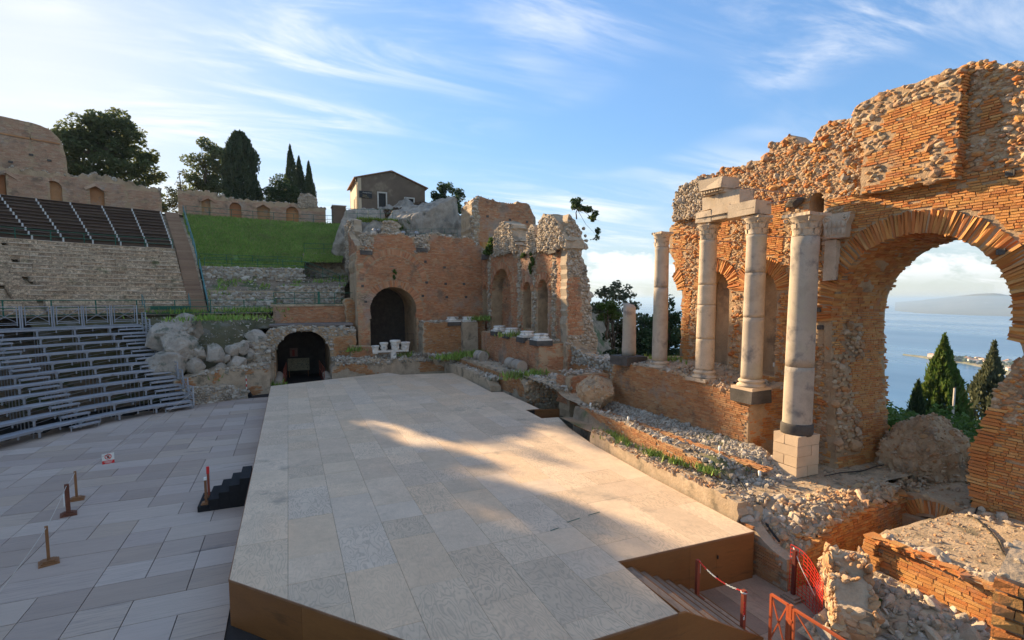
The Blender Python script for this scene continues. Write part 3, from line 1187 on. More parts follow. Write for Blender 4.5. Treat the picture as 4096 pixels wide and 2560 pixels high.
place(None, 'cape_wood', L_dark, Mx, 0, ST_LO, 'cape_wood')

# ================================================================== orchestra floor
fl = structure('orchestra_floor', slab('orchestra_floor', [(-40, -6), (6.9, -6), (6.9, 60), (-40, 60)], -.6, -.035, mat('floor_bed', [(.03, .027, .025)], bump=0, piece=False)))
T = 1.135
x_edge = -1.55
panels = []
for q in range(-2, 20):
    for k in range(0, 36):
        x1 = x_edge - (q) * T
        yo = 13.99 - 5 * T + k * T
        panels.append((x1 - T, x1, yo, yo + T))
GAP = .022
keep = []
for p in panels:
    c = ((p[0] + p[1]) / 2, (p[2] + p[3]) / 2)
    if c[0] > -1.0 and not (c[1] > 42.5):
        continue
    rr = math.hypot(c[0] - 2, c[1] - 26)
    if c[0] < -2 and rr > 18.9:
        continue
    if c[1] > 43 and not (-2 < c[0] < 4):
        continue
    keep.append(p)
keep.sort(key=lambda p: math.hypot(p[0], p[2]))
# merge a share of neighbours along x into double panels
mats, used = [], set()
ks = {(round(p[0], 2), round(p[2], 2)): p for p in keep}
for p in keep:
    key = (round(p[0], 2), round(p[2], 2))
    if key in used:
        continue
    used.add(key)
    k2 = (round(p[0] - T, 2), round(p[2], 2))
    x0 = p[0]
    if rng.random() < .30 and k2 in ks and k2 not in used:
        used.add(k2)
        x0 = p[0] - T
    w, d = p[1] - x0 - GAP, T - GAP
    cz = -.012 + rng.normal(0, .0025)
    tl = rng.normal(0, .0016, 2)
    mats.append([[w, 0, 0, (x0 + p[1]) / 2], [0, d, 0, (p[2] + p[3]) / 2], [tl[0] * w, tl[1] * d, .03, cz]])
place(fl, 'floor_panel', M_floorply, np.array(mats), 300, [(BOXV, BOXF)], 'floor_panels')

# wooden floor behind the stage steps
lowfl = structure('wooden_floor', slab('wooden_floor', [(7.0, 2), (13.0, 2), (13.0, 10.05), (7.0, 10.05)], -.6, -.30, mat('floor_bed', [(.03, .027, .025)])))
mats = []
for q in range(7):
    for k in range(4):
        x0, y0 = 7.1 + q * .82, 2.2 + k * 1.96
        mats.append([[.81, 0, 0, x0 + .41], [0, 1.95, 0, y0 + .98], [0, 0, .03, -.27 + rng.normal(0, .003)]])
place(lowfl, 'floor_board', M_darkfloor, np.array(mats), 300, [(BOXV, BOXF)], 'floor_boards')

# ================================================================== stage
SZ = 1.1
STG = [(-1.46, 13.07), (3.1, 7.88), (7.2, 7.87), (7.3, 10.12), (11.78, 9.96), (12.0, 15.0), (12.36, 19.4), (12.85, 22.2), (13.45, 24.34), (12.48, 24.49), (12.59, 26.77), (13.46, 26.71), (13.64, 32.68), (12.85, 32.85), (13.28, 42.9), (8.7, 43.7), (7.9, 45.4), (-1.38, 41.85)]
stage = thing('stage', 'large weathered plywood stage with dark brown sides in front of the ruins', 'stage', (6, 25, 0))
SW, SL = 1.25, 2.5
rs = np.random.default_rng(5)
cnt = 0
for q in range(-2, 14):
    off = (q % 2) * 1.25
    for k in range(0, 18):
        x0, y0 = -1.46 + q * SW, 6 + off + k * SL - 1.25
        # some sheets are halves
        cuts = [(y0, y0 + SL)] if rs.random() > .18 else [(y0, y0 + SL / 2), (y0 + SL / 2, y0 + SL)]
        for ya, yb in cuts:
            p = clip_rect(STG, x0 + .004, x0 + SW - .004, ya + .004, yb - .004)
            if len(p) < 3 or area(p) < .03:
                continue
            dz = rs.normal(0, .0015)
            obj('plywood_sheet', slab('plywood_sheet', p, SZ - .035 + dz, SZ + dz, M_ply, rs.random()), stage)
# frame under the sheets
ctr = np.mean(np.array(STG), 0)
body = [tuple(np.array(p) + (ctr - np.array(p)) / np.linalg.norm(ctr - np.array(p)) * .08) for p in STG]
obj('stage_frame', slab('stage_frame', body, -.28, SZ - .04, M_iron), stage)
# fascia boards along each visible edge


def fascia(p, q, zb, zt, t=.03, split=2.44, name='side_panel', m=M_stain):
    p, q = np.array(p), np.array(q)
    L = np.linalg.norm(q - p)
    n = max(1, int(round(L / split)))
    for k in range(n):
        a, b = p + (q - p) * k / n, p + (q - p) * (k + 1) / n
        d = (b - a) / np.linalg.norm(b - a)
        a, b = a + d * .004, b - d * .004
        obj(name, boxmesh(name, m, [bar((a[0], a[1], (zb + zt) / 2), (b[0], b[1], (zb + zt) / 2), t, zt - zb)]), stage)


for a, b in zip(STG, STG[1:] + STG[:1]):
    fascia(a, b, -.02 if a[0] < 7 and b[0] < 7.25 else -.27, SZ - .055)
    fascia(a, b, SZ - .05, SZ - .004, .045, 4.9, 'edge_trim', M_sheet)
# door leaf and cut lines in the fascia by the steps
obj('hatch_door', boxmesh('hatch_door', M_stain, [bar((10.45, 10.0, .36), (11.72, 9.955, .36), .02, 1.02)]), stage)
obj('door_hinge', boxmesh('door_hinge', M_iron, [((10.46, 9.96, .62), (.03, .03, .09)), ((10.46, 9.96, .05), (.03, .03, .09))]), stage)
# steps down from the stage
for k in range(6):
    x0 = 7.3 + k * .39
    z = .9 - k * .2
    y0, y1 = 7.93, 10.06
    obj('nosing_shadow_strip', boxmesh('nosing_shadow_strip', M_stain, [((x0 + .405, (y0 + y1) / 2, z - .018), (.03, y1 - y0, .05))]), stage)  # dark strip stands in for the shadow line at each tread edge
    tr = obj('step', boxmesh('step', M_darkfloor, [((x0 + .195, (y0 + y1) / 2, z - .02), (.41, y1 - y0, .04))]), stage)
    obj('riser', boxmesh('riser', M_stain, [((x0 + .008, (y0 + y1) / 2, z + .09), (.016, y1 - y0, .17))]), tr)
# side cheek of the steps (brown, sloping top)
cheek = [(7.2, -.27), (7.2, SZ - .03), (7.45, SZ - .05), (9.75, -.15), (9.75, -.27)]
Vq = np.array([(x, 7.87, z) for x, z in cheek] + [(x, 7.93, z) for x, z in cheek])
me = bpy.data.meshes.new('step_cheek')
n = len(cheek)
me.from_pydata(Vq.tolist(), [], [tuple(range(n)), tuple(range(2 * n - 1, n - 1, -1))] + [(i, i + n, (i + 1) % n + n, (i + 1) % n) for i in range(n)])
me.materials.append(M_stain)
obj('step_cheek', me, stage)
# stains and scraps of green tape
for (x, y, l, an) in ((7.5, 12.6, .5, .2), (8.3, 12.75, .45, .15), (6.7, 12.3, .3, .2)):
    obj('tape_mark', boxmesh('tape_mark', M_green, [((x, y, SZ + .008), (l, .03, .002), an)]), stage)

# dark brown panel screening the well at the right edge
o = obj('well_screen', boxmesh('well_screen', M_stain, [bar((12.62, 26.86, .55), (14.6, 26.3, .55), .04, 1.06)]), None, 'dark brown panel standing across the well at the stage edge', 'panel')

# black portable stairs against the left stage edge
bs = thing('portable_stairs', 'black carpeted portable stairs against the left edge of the stage', 'stairs', (-2.1, 21.3, 0))
for k in range(5):
    x0 = -1.5 - (5 - k) * .34
    z = (k + 1) * .21
    obj('tread', boxmesh('tread', M_black, [((x0 + .17 - .0, 21.4, z / 2), (.335, 1.5, z - .01))]), bs)


def barrier_post(x, y, label, ang=0, h=1.0, mt=M_postwood, w=.075):
    t = thing('barrier_post', label, 'post', (x, y, 0), 'wooden barrier posts in the orchestra')
    for k, s in enumerate((.46, .36, .26)):
        obj('base_board', boxmesh('base_board', mt, [((x, y, .018 + k * .036), (s, s, .034), ang)]), t)
    obj('upright', boxmesh('upright', mt, [((x, y, .1 + h / 2), (w, w, h), ang)]), t)
    return t


PA = (-6.57, 18.34)
PB = (-7.35, 22.3)
PC = (-7.6, 23.9)
barrier_post(*PA, 'wooden barrier post on stepped base nearest the bottom left corner', .35)
barrier_post(*PB, 'thick rust brown barrier post between the two slimmer ones, white paper beside it', .3, 1.0, mat('rusty_post', [(.13, .05, .03), (.17, .07, .04)], rough=.8), .13)
barrier_post(*PC, 'slim wooden barrier post on stepped base, farthest of the three in the orchestra', .2)


def rope(name, pts, r, mt, label, cat, sag=0):
    P = []
    for a, b in zip(pts, pts[1:]):
        a, b = np.array(a, float), np.array(b, float)
        for t in np.linspace(0, 1, 9)[:-1]:
            p = a + (b - a) * t
            p[2] -= sag * 4 * t * (1 - t)
            P.append(p)
    P.append(np.array(pts[-1], float))
    return put(name, tube(P, r, 6), mt, None, True, label=label, cat=cat)


rope('barrier_rope', [(-6.2, 14.5, .95), (*PA, 1.06), (*PB, 1.06), (*PC, 1.06), (-6.9, 30, 1.0), (-5.9, 41, 1.5)], .011, M_rope, 'thin white rope strung along the barrier posts across the orchestra', 'rope', .05)
o = obj('paper_sheet', boxmesh('paper_sheet', M_whitep, [((-7.15, 21.4, .83), (.02, .26, .36), .3)]), None, 'white paper sheet hanging from the rope by the rust brown post', 'paper')
sg = thing('warning_sign', 'small white and red no entry sign hanging on the rope', 'sign', (-7.3, 26.6, .6))
su = np.array([math.cos(.35), math.sin(.35), 0])
fs = Frame((-7.3, 26.6, .60), su)
obj('sign_board', boxmesh('sign_board', M_whitep, [np.stack([su * .42, fs.n * .012, np.array([0, 0, .30]), fs.pt(0, .24)], -1)]), sg)
obj('red_panel', boxmesh('red_panel', M_redp, [np.stack([su * .42, fs.n * .014, np.array([0, 0, .14]), fs.pt(0, .015)], -1)]), sg)
an = np.linspace(0, 2 * math.pi, 25)
V, F = tube(fs.pt(np.cos(an) * .105, .25 + np.sin(an) * .105, .012), .014, 6, False)
put('red_ring', (V, F), M_redp, sg)
obj('red_bar', boxmesh('red_bar', M_redp, [bar(fs.pt(-.07, .32, .012), fs.pt(.07, .18, .012), .02, .02, fs.n)]), sg)
obj('hand_mark', boxmesh('hand_mark', M_sign, [bar(fs.pt(0, .19, .010), fs.pt(0, .26, .010), .06, .01, fs.n)] + [bar(fs.pt(-.03 + k * .02, .26, .010), fs.pt(-.036 + k * .024, .31, .010), .012, .01, fs.n) for k in range(4)]), sg)
for k in range(2):
    obj('text_line', boxmesh('text_line', M_whitep, [bar(fs.pt(-.14 + k * .03, .045 - k * .05, .010), fs.pt(.14 - k * .03, .045 - k * .05, .010), .018, .01, fs.n)]), sg)
# three more posts by the portable stairs
for k, (x, y, c, lab) in enumerate(((-2.95, 20.9, M_postwood, 'wooden post standing on the lowest black stair, nearest of the row'), (-2.95, 21.6, M_rust, 'red topped post behind the wooden one on the lowest black stair'))):
    t = thing('stair_post', lab, 'post', (x, y, .21))
    obj('base_board', boxmesh('base_board', M_postwood, [((x, y, .23), (.30, .34, .03)), ((x, y, .26), (.22, .24, .03))]), t)
    obj('upright', boxmesh('upright', c, [((x, y, .70), (.075, .075, .86))]), t)
    obj('wrap', boxmesh('wrap', M_redp if k else M_whitep, [((x, y, 1.13 + k * .1), (.09, .09, .10 + k * .16))]), t)
# ================================================================== scaena wall with the great arch (right)
XW = 18.1
FW = Frame((XW, 0, 0), (0, -1, 0))            # a = -y, b = z, normal -X


def yz(P):
    return [(-p[0], p[1]) for p in P]


scaena = thing('scaena_wall', 'tall ruined brick and rubble theatre wall with the great arch, right of the columns', 'wall', (19.5, 12, 0))
TOPW = [(20.15, 8.5), (20.6, 8.9), (20.8, 9.5), (21.15, 10.05), (21.2, 11.2), (20.65, 11.45), (20.5, 12.8), (20.2, 13.2), (19.4, 13.2), (19.2, 13.45), (18.65, 13.45), (18.5, 13.1),
        (17.8, 13.5), (16.9, 13.3), (15.8, 13.25), (15.3, 13.5), (15.15, 13.87), (14.4, 13.95), (14.0, 13.48), (13.5, 13.42), (13.2, 13.9), (12.7, 14.02), (11.95, 13.78),
        (11.7, 14.2), (11.0, 14.37), (9.6, 14.27), (8.5, 14.3), (8.08, 14.1), (7.9, 13.85), (7.45, 13.9), (5, 13.6), (1, 12.5)]
OUTW = yz([(1, -1.6), (20.15, -1.6)] + TOPW)
OUTW = resample(OUTW, .28, .05, 3, lambda a, b: b < 3)
ARC, ARZ, ARR = 9.83, 7.12, 2.55
t = np.linspace(0, math.pi, 26)
arc = [(ARC + ARR * math.cos(x), ARZ + ARR * math.sin(x)) for x in t]      # from left (y large) over the crown to the right
HOLE_ARCH = yz([(12.0, .6), (12.22, 3.5), (12.36, 5.2)] + arc + [(7.1, 6.5), (7.0, 6.1), (7.25, 5.6), (7.55, 5.0), (7.7, 4.0), (7.9, 3.4), (7.92, 2.3), (7.78, 1.4), (7.78, .6)])
HOLE_ARCH = HOLE_ARCH[::-1]
N1 = yz(archpoly(17.12, 18.78, 4.45, 8.05))
N2 = yz(archpoly(14.66, 16.32, 4.45, 7.95))
N3 = yz(archpoly(12.86, 13.45, 9.4, 11.25))
holes_front = [HOLE_ARCH, N1, N2, N3]
core('wall_core', FW, OUTW, holes_front, .95, M_mortar, .33, .05, 1, scaena)
FWb = Frame((XW + .96, 0, 0), (0, -1, 0))
OUTB = resample(yz([(1, -1.6), (20.0, -1.6)] + [(y - .1, z - .25 - .25 * (i % 3)) for i, (y, z) in enumerate(TOPW)]), .35, .08, 9, lambda a, b: b < 3)
core('wall_core', FWb, OUTB, [HOLE_ARCH], 2.2, M_mortar, .5, .06, 2, scaena)


def inany(a, b, Ls):
    r = np.zeros(np.shape(a), bool)
    for l in Ls:
        r |= inpoly(a, b, l)
    return r


ringR = 3.24
NR = [(-17.95, 8.05, .83, 1.4), (-15.49, 7.95, .83, 1.4)]


def ringzone(a, b):
    r = ((a + ARC) ** 2 + (b - ARZ) ** 2 < (ringR + .03) ** 2) & (b > ARZ - 1.2)
    for ca, cb, ri, ro in NR:
        r |= ((a - ca) ** 2 + (b - cb) ** 2 < (ro + .02) ** 2) & (b > cb - .1)
    return r


def bounded(a, b):
    return inpoly(a, b, OUTW) & ~inany(a, b, holes_front) & ~ringzone(a, b)


def scar(y):
    return (abs(y - 19.55) < .35) | (abs(y - 16.75) < .3) | (abs(y - 14.1) < .28)


def brickzone(a, b):
    y = -a
    nzv = vn(np.c_[a, b], 1.5, 31, 3)
    up = (y > 11.55) & (b > 11.35 + .5 * (vn(np.c_[a, b], 1.2, 8, 2) - .5))
    r = ~up & (nzv > .33)
    r &= ~(scar(y) & (b > 8.2) & (b < 11.3)) & ~(((abs(y - 19.1) < .35) | (abs(y - 16.7) < .25)) & (b < 8.5))
    # right pier: rubble belt
    r &= ~((y < 7.6) & (b > 4.2) & (b < 6.3) & (y > 6.6))
    # recess right of the projecting panel
    r &= ~((y < 8.62) & (b > 11.2) & (nzv < .62))
    r &= ~((y > 8.5) & (y < 11.7) & (b > 11.2))
    r &= ~((y < 14.0) & (y > 12.35) & (b < 6.2) & (nzv < .6))
    r &= ~((y < 12.8) & (y > 12.2) & (b > 8.2) & (b < 10.9))
    return r


vis = None
bricks(scaena, FW, (-20.9, -5.0, 1.3, 14.2), lambda a, b: bounded(a, b) & brickzone(a, b), M_brick_w, .078, .27, .016, .04, .08, 300, .05, BR_POOL, .03, 1)
rubble(scaena, FW, (-21.2, -5.0, 1.0, 14.4), lambda a, b: bounded(a, b) & ~brickzone(a, b) & ~((-a > 18.45) & (b > 11.4)), M_stone_w, .11, .45, 150, -.025, 2, .95, 1.5)
rubble(scaena, FW, (-21.2, -18.4, 11.3, 13.6), lambda a, b: bounded(a, b) & (-a > 18.45) & (b > 11.4), M_stone, .15, .5, 60, 0, 3, 1, 1.2)
# little stones and projecting brickbats spread over the concrete
rubble(scaena, FW, (-21, -5, 1.0, 14.4), lambda a, b: bounded(a, b) & ~brickzone(a, b), M_brick_w, .11, .7, 0, .0, 4, .35, 1.9, name='brickbat')
# uneven stones along the broken top
rt = np.random.default_rng(2)
P = []
TA = np.array(TOPW)
for k in range(520):
    s = rt.uniform(0, len(TA) - 1.001)
    k0 = int(s)
    p = TA[k0] + (TA[k0 + 1] - TA[k0]) * (s - k0)
    if p[1] < 8:
        continue
    P.append((XW + rt.uniform(-.02, 2.6), p[0] + rt.normal(0, .06), p[1] + rt.normal(-.06, .06)))
scatter(scaena, np.array(P), M_stone_w, .17, 0, False, .7, 3, 'coping_stone')
# upper left buttress of grey stones standing proud
bt = resample(yz([(18.55, 11.4), (20.62, 11.45), (20.5, 12.8), (20.15, 13.15), (19.3, 13.2), (18.9, 13.35), (18.6, 13.0)]), .2, .05, 8)
FB = Frame((XW - .28, 0, 0), (0, -1, 0))
core('buttress', FB, bt, [], .4, M_mortar_p, .3, .05, 12, scaena)
rubble(scaena, FB, (-20.8, -18.4, 11.3, 13.4), lambda a, b: inpoly(a, b, bt), M_stone, .14, .5, 0, .01, 7, 1, 1.25, name='buttress_stone')

# projecting brick panel above the arch
PAN = resample(yz([(8.62, 11.1), (11.35, 11.1), (11.25, 12.6), (11.68, 13.3), (11.68, 14.1), (11.0, 14.25), (9.6, 14.15), (8.7, 14.2)]), .25, .03, 5)
FP = Frame((XW - .38, 0, 0), (0, -1, 0))
core('panel_core', FP, PAN, [], .5, M_mortar, .3, .04, 13, scaena)


def panin(a, b):
    return inpoly(a, b, PAN)


def panbr(a, b):
    return panin(a, b) & ((vn(np.c_[a, b], .8, 40, 2) > .38) & (b < 13.75 + .2 * (a + 10)))


bricks(scaena, FP, (-11.8, -8.5, 11.1, 14.3), panbr, M_brick_w, .08, .26, .018, .04, .08, 0, .06, BR_POOL, .05, 15, name='panel_brick')
rubble(scaena, FP, (-11.8, -8.5, 11.1, 14.3), lambda a, b: panin(a, b) & ~panbr(a, b), M_stone_w, .15, .5, 0, -.01, 16, .95, 1.6, name='panel_stone')
# return face of the panel (towards the camera)
FPs = Frame((XW - .38, 8.62, 0), (1, 0, 0))
bricks(scaena, FPs, (0, .4, 11.1, 14.1), lambda a, b: b < 14.1, M_brick_w, .08, .26, .018, .04, .08, 0, .1, BR_POOL, 0, 17, name='return_brick')
# left return of panel is hidden; loose white stones along the left edge of the panel
P = np.stack([np.full(60, XW - .12), rt.normal(11.75, .14, 60), rt.uniform(11.2, 13.8, 60)], 1)
scatter(scaena, P, M_stone, .13, 0, False, .8, 4, 'edge_stone')

# arch rings
arch_ring(scaena, FW, (-ARC, ARZ), ARR - .02, ringR, math.pi + .12, -.25, M_brick_w, None, proud=.03, back=.6, thick=.10)
for ca, cb, ri, ro in NR:
    arch_ring(scaena, FW, (ca, cb), ri - .03, ro, math.pi, 0, M_brick_w, None, proud=.025, back=.35, thick=.09, name='niche_voussoir')
# broken springer of a third niche at the left end
arch_ring(scaena, FW, (-21.35, 8.05), .85, 1.45, .9, .0, M_brick_w, None, proud=.04, back=.35, thick=.12, name='niche_voussoir')
# soffit of the great arch: bricks along the vault
mats = []
for q, tt_ in enumerate(np.arange(.02, math.pi + .1, .105 / ARR)):
    x = XW + .5 - rng.uniform(0, .2)
    while x < XW + 3.0:
        l = rng.uniform(.2, .42)
        rr = ARR + .02 + rng.normal(0, .012)
        if vn([[x, tt_ * 2, 0]], .8, 5, 2)[0] > .25:
            y, z = ARC + math.cos(tt_) * rr, ARZ + math.sin(tt_) * rr
            rd = np.array([0, math.cos(tt_), math.sin(tt_)])
            tn = np.array([0, -math.sin(tt_), math.cos(tt_)])
            mats.append(np.stack([np.array([l - .015, 0, 0]), tn * .09, rd * .1, np.array([x + l / 2, y, z])], -1))
        x += l
place(scaena, 'soffit_brick', M_brick_w, np.array(mats), 60, BR_POOL, 'soffit_brick_courses')
# reveal of the left pier, facing the near side
FR = Frame((XW, 11.74, 0), (1, 0, 0), (0, .088, 1), (0, -1, .088))
revpoly = [(0, 1.2), (3.05, 1.2), (3.05, 8.0), (0.0, 7.4)]
revpoly = resample(revpoly, .3, .04, 2)


def revrub(a, b):
    return (a < 1.25 - .08 * b + .5 * (vn(np.c_[a, b], .8, 12, 2) - .5) + .35 * (b < 3.5)) & (b < 5.6) & (b > 1.9) | ((a > .7) & (a < 1.7) & (b > 5.4) & (b < 6.7) & (vn(np.c_[a, b], .6, 3, 2) > .35))


core('reveal_core', FR, revpoly, [], .3, M_mortar, .3, .03, 21, scaena)
bricks(scaena, FR, (0, 3.1, 1.2, 8.0), lambda a, b: inpoly(a, b, revpoly) & ~revrub(a, b), M_brick_w, .08, .28, .015, .03, .08, 240, .03, BR_POOL, .02, 22, name='pier_brick')
rubble(scaena, FR, (0, 3.1, 1.2, 8.0), lambda a, b: inpoly(a, b, revpoly) & revrub(a, b), M_stone_w, .2, .55, 80, .02, 23, 1, 1.5, name='pier_stone')
# ragged far edge of the pier: toothed bricks against the sky
mats = []
for z in np.arange(1.4, 9.3, .098):
    yb = 11.74 + .088 * z + .05
    if z > 7.2:
        yb = ARC + math.sqrt(max(.01, (ARR + .05) ** 2 - (z - ARZ) ** 2))
    x = XW + 3.05 + rng.uniform(-.08, .2)
    mats.append(np.stack([np.array([.4, 0, 0]), np.array([0, 0, .08]), np.array([0, -.35, 0]), np.array([x - .12, yb + .2, z])], -1))
place(scaena, 'tooth_brick', M_brick_w, np.array(mats), 100, BR_ROUGH, 'tooth_bricks')
# right pier: ragged inner edge
P = []
for z in np.arange(4.3, 8.2, .11):
    e = np.interp(z, [4.3, 5.0, 5.6, 6.1, 6.5, 7.1, 8.2], [7.6, 7.55, 7.2, 7.0, 7.1, 7.25, 7.5])
    for k in range(4):
        P.append((XW + rng.uniform(.3, 2.2), e + rng.normal(.02, .06), z))
scatter(scaena, np.array(P), M_stone_w, .24, 0, False, .7, 6, 'pier_edge_stone')
mats = []
for z in np.arange(1.5, 4.6, .1):
    e = np.interp(z, [1.5, 2.3, 3.4, 4.0, 4.6], [7.80, 7.94, 7.92, 7.72, 7.62])
    mats.append(np.stack([np.array([0, -.4, 0]), np.array([0, 0, .075]), np.array([.5, 0, 0]), np.array([XW + .2, e - .17 + rng.uniform(-.05, .05), z])], -1))
place(scaena, 'pier_corner_brick', M_brick_w, np.array(mats), 60, BR_ROUGH, 'corner_bricks')
# put-log holes in the brickwork: dark blocks paint the shade inside them
for (y, z) in ((7.55, 11.0), (7.62, 8.9), (12.75, 6.55), (12.85, 7.2), (15.3, 10.4)):
    obj('socket_shade_block', boxmesh('socket_shade_block', M_basalt, [((XW + .02, y, z), (.16, .2, .16))]), scaena)

# dark lava blocks set in the wall
for (y, z, w, h, lab) in ((13.95, 11.35, .75, .36, ''), (19.55, 11.55, .55, .28, '')):
    V, F = ST_HI[3]
    obj('lava_block', meshnp('lava_block', V * np.array([.4, w * 1.25, h * 1.3]) + np.array([XW - .08, y, z]), F, M_basalt), scaena)

# ------------------------------------------------------------------ podium under the columns
XP = 16.0
podium = thing('column_podium', 'long brick podium carrying the granite columns beside the stage terraces', 'podium', (17, 18, 1.4))
FPO = Frame((XP, 0, 0), (0, -1, 0))
PO = resample(yz([(14.0, -.5), (23.2, -.5), (23.3, 2.9), (22.9, 4.05), (22.0, 4.12), (20.5, 4.3), (18.5, 4.25), (16.5, 4.1), (15.2, 3.95), (14.0, 3.85)]), .25, .03, 6, lambda a, b: b < 3.5 or a > -14.1)
core('podium_core', FPO, PO, [], 2.2, M_mortar, .35, .03, 30, podium)


def pstreak(a, b):
    return (abs(-a - 17.25) < .25) & (b > 2.6) & (vn(np.c_[a, b], .4, 2, 2) > .5)


bricks(podium, FPO, (-23.3, -13.99, 1.3, 4.4), lambda a, b: inpoly(a, b, PO), M_brick_d, .082, .30, .014, .03, .08, 300, .02, BR_POOL, .03, 31)
FPE = Frame((XP, 14.0, 0), (1, 0, 0))
PE = resample([(.07, -.5), (2.3, -.5), (2.3, 4.3), (.07, 3.86)], .3, .02, 7, lambda a, b: b < 3.7)
core('podium_end', FPE, PE, [], .35, M_mortar, .3, .03, 32, podium)
bricks(podium, FPE, (0, 2.3, 1.2, 4.3), lambda a, b: inpoly(a, b, PE), M_brick_w, .085, .28, .014, .03, .07, 120, .02, BR_POOL, .0, 33, name='end_brick')
# earth and stones on top


def pod_top(u, v):
    x = XP + .02 + u * 2.5
    y = 13.98 + v * 9.2
    z = np.interp(y, [14, 15.2, 16.5, 18.5, 20.5, 22, 22.9, 23.3], [3.85, 3.97, 4.12, 4.27, 4.32, 4.14, 4.05, 3.0]) + u * .35 + .18 * (vn(np.c_[x, y], .6, 5, 3) - .5)
    return np.stack([x, y, z], -1)


V, F = grid_surface(16, 60, pod_top)
put('podium_top', (V, F), M_dirt, podium, True)
rt = np.random.default_rng(8)
uu, vv = rt.random(620) ** 1.6, rt.random(620)
scatter(podium, pod_top(uu, vv), M_stone, .13, 120, False, .7, 9)
uu, vv = rt.random(160) ** 2 * .5, .1 + rt.random(160) * .4
scatter(podium, pod_top(uu, vv) + [0, 0, .02], M_stone_w, .15, 0, False, .6, 10, 'brickbat')

# ------------------------------------------------------------------ columns


def capital(parent, x, y, z0, z1, rb, rt_, wtop, seed, worn=0):
    h = z1 - z0
    prof = [(rb, z0), (rb * 1.06, z0 + .04 * h), (rb * .98, z0 + .08 * h), (rb * 1.0, z0 + .3 * h), (rb * 1.08, z0 + .6 * h), (rb * 1.32, z0 + .82 * h), (rb * 1.4, z0 + .86 * h)]
    cap = put('capital', lathe(prof, 24, (x, y, 0), .06, seed), M_marble, parent, True)
    # abacus with hollow sides
    n = 12
    pts = []
    for s in range(4):
        a0 = math.pi / 4 + s * math.pi / 2
        a1 = a0 + math.pi / 2
        p, q = np.array([math.cos(a0), math.sin(a0)]), np.array([math.cos(a1), math.sin(a1)])
        for k in range(n):
            t = k / n
            m = p * (1 - t) + q * t
            m = m * (1 - .16 * math.sin(math.pi * t))
            pts.append(m * wtop * .5 * 1.30)
    pts = [(x + p[0] * (1 + rng.normal(0, .02)), y + p[1] * (1 + rng.normal(0, .02))) for p in pts]
    obj('abacus', slab('abacus', pts, z0 + .86 * h, z1, M_marble), cap)
    # two tiers of leaves and corner scrolls
    r = np.random.default_rng(seed)
    for tier, (zb, zt, nl, ph) in enumerate(((.06, .42, 8, 0), (.30, .70, 8, .39))):
        for k in range(nl):
            if r.random() < worn:
                continue
            a = ph + k * 2 * math.pi / nl
            d = np.array([math.cos(a), math.sin(a), 0])
            s = np.array([-math.sin(a), math.cos(a), 0])
            P = []
            for t in np.linspace(0, 1, 6):
                rr = rb * (1.0 + .10 * t + .32 * max(0, t - .55) ** 1.2)
                zz_ = z0 + h * (zb + (zt - zb) * (t if t < .85 else .85 - (t - .85) * .6))
                P.append((np.array([x, y, 0]) + d * (rr + .02) + [0, 0, zz_], rb * .36 * math.sin(math.pi * min(.92, .25 + t * .6))))
            V = []
            for c, w in P:
                V += [c - s * w - d * .02, c + d * .025, c + s * w - d * .02]
            F = []
            for q in range(5):
                F += [(q * 3, q * 3 + 1, q * 3 + 4, q * 3 + 3), (q * 3 + 1, q * 3 + 2, q * 3 + 5, q * 3 + 4)]
            obj('acanthus_leaf', meshnp('acanthus_leaf', np.array(V), np.array(F), M_marble, None, True), cap)
    for k in range(4):
        if r.random() < worn:
            continue
        a = math.pi / 4 + k * math.pi / 2
        d = np.array([math.cos(a), math.sin(a), 0])
        t = np.linspace(0, 2.2 * math.pi, 16)
        c = np.array([x, y, z0 + .72 * h]) + d * (wtop * .5 * 1.05)
        P = c + np.outer(np.cos(t) * (.02 + .008 * t), d) + np.outer(np.sin(t) * (.02 + .008 * t), [0, 0, 1.])
        put('scroll', tube(P, .03, 6), M_marble, cap, True)
    return cap


def column(name, label, x, y, zb, base_h, z_neck, z_cap, rb, rt_, joints, wtop, seed, plinth=True, mt=M_granite, worn=.1, lean=(0, 0)):
    t = thing(name, label, 'column', (x, y, zb))
    if base_h:
        prof = [(rb * 1.30, zb), (rb * 1.36, zb + .12 * base_h), (rb * 1.30, zb + .28 * base_h), (rb * 1.12, zb + .38 * base_h), (rb * 1.10, zb + .55 * base_h), (rb * 1.22, zb + .66 * base_h), (rb * 1.22, zb + .82 * base_h), (rb * 1.08, zb + .95 * base_h), (rb * 1.03, zb + base_h)]
        put('base', lathe(prof, 28, (x, y, 0), .06, seed), M_marble, t, True)
    zs = [zb + base_h] + list(joints) + [z_neck]
    for k in range(len(zs) - 1):
        z0, z1 = zs[k] + .004, zs[k + 1] - .004
        m = 14
        prof = []
        for q in range(m + 1):
            z = z0 + (z1 - z0) * q / m
            f = (z - zs[0]) / (zs[-1] - zs[0])
            r = rb + (rt_ - rb) * f ** 1.15
            if q in (0, m):
                r *= .985
            if k == len(zs) - 2 and q >= m - 1:
                r *= 1.05
            prof.append((r, z))
        put('drum', lathe(prof, 32, (x, y, 0), .035, seed + k), mt, t, True)
    if z_cap:
        capital(t, x, y, z_neck, z_cap, rt_ * .98, rt_, wtop, seed, worn)
    return t


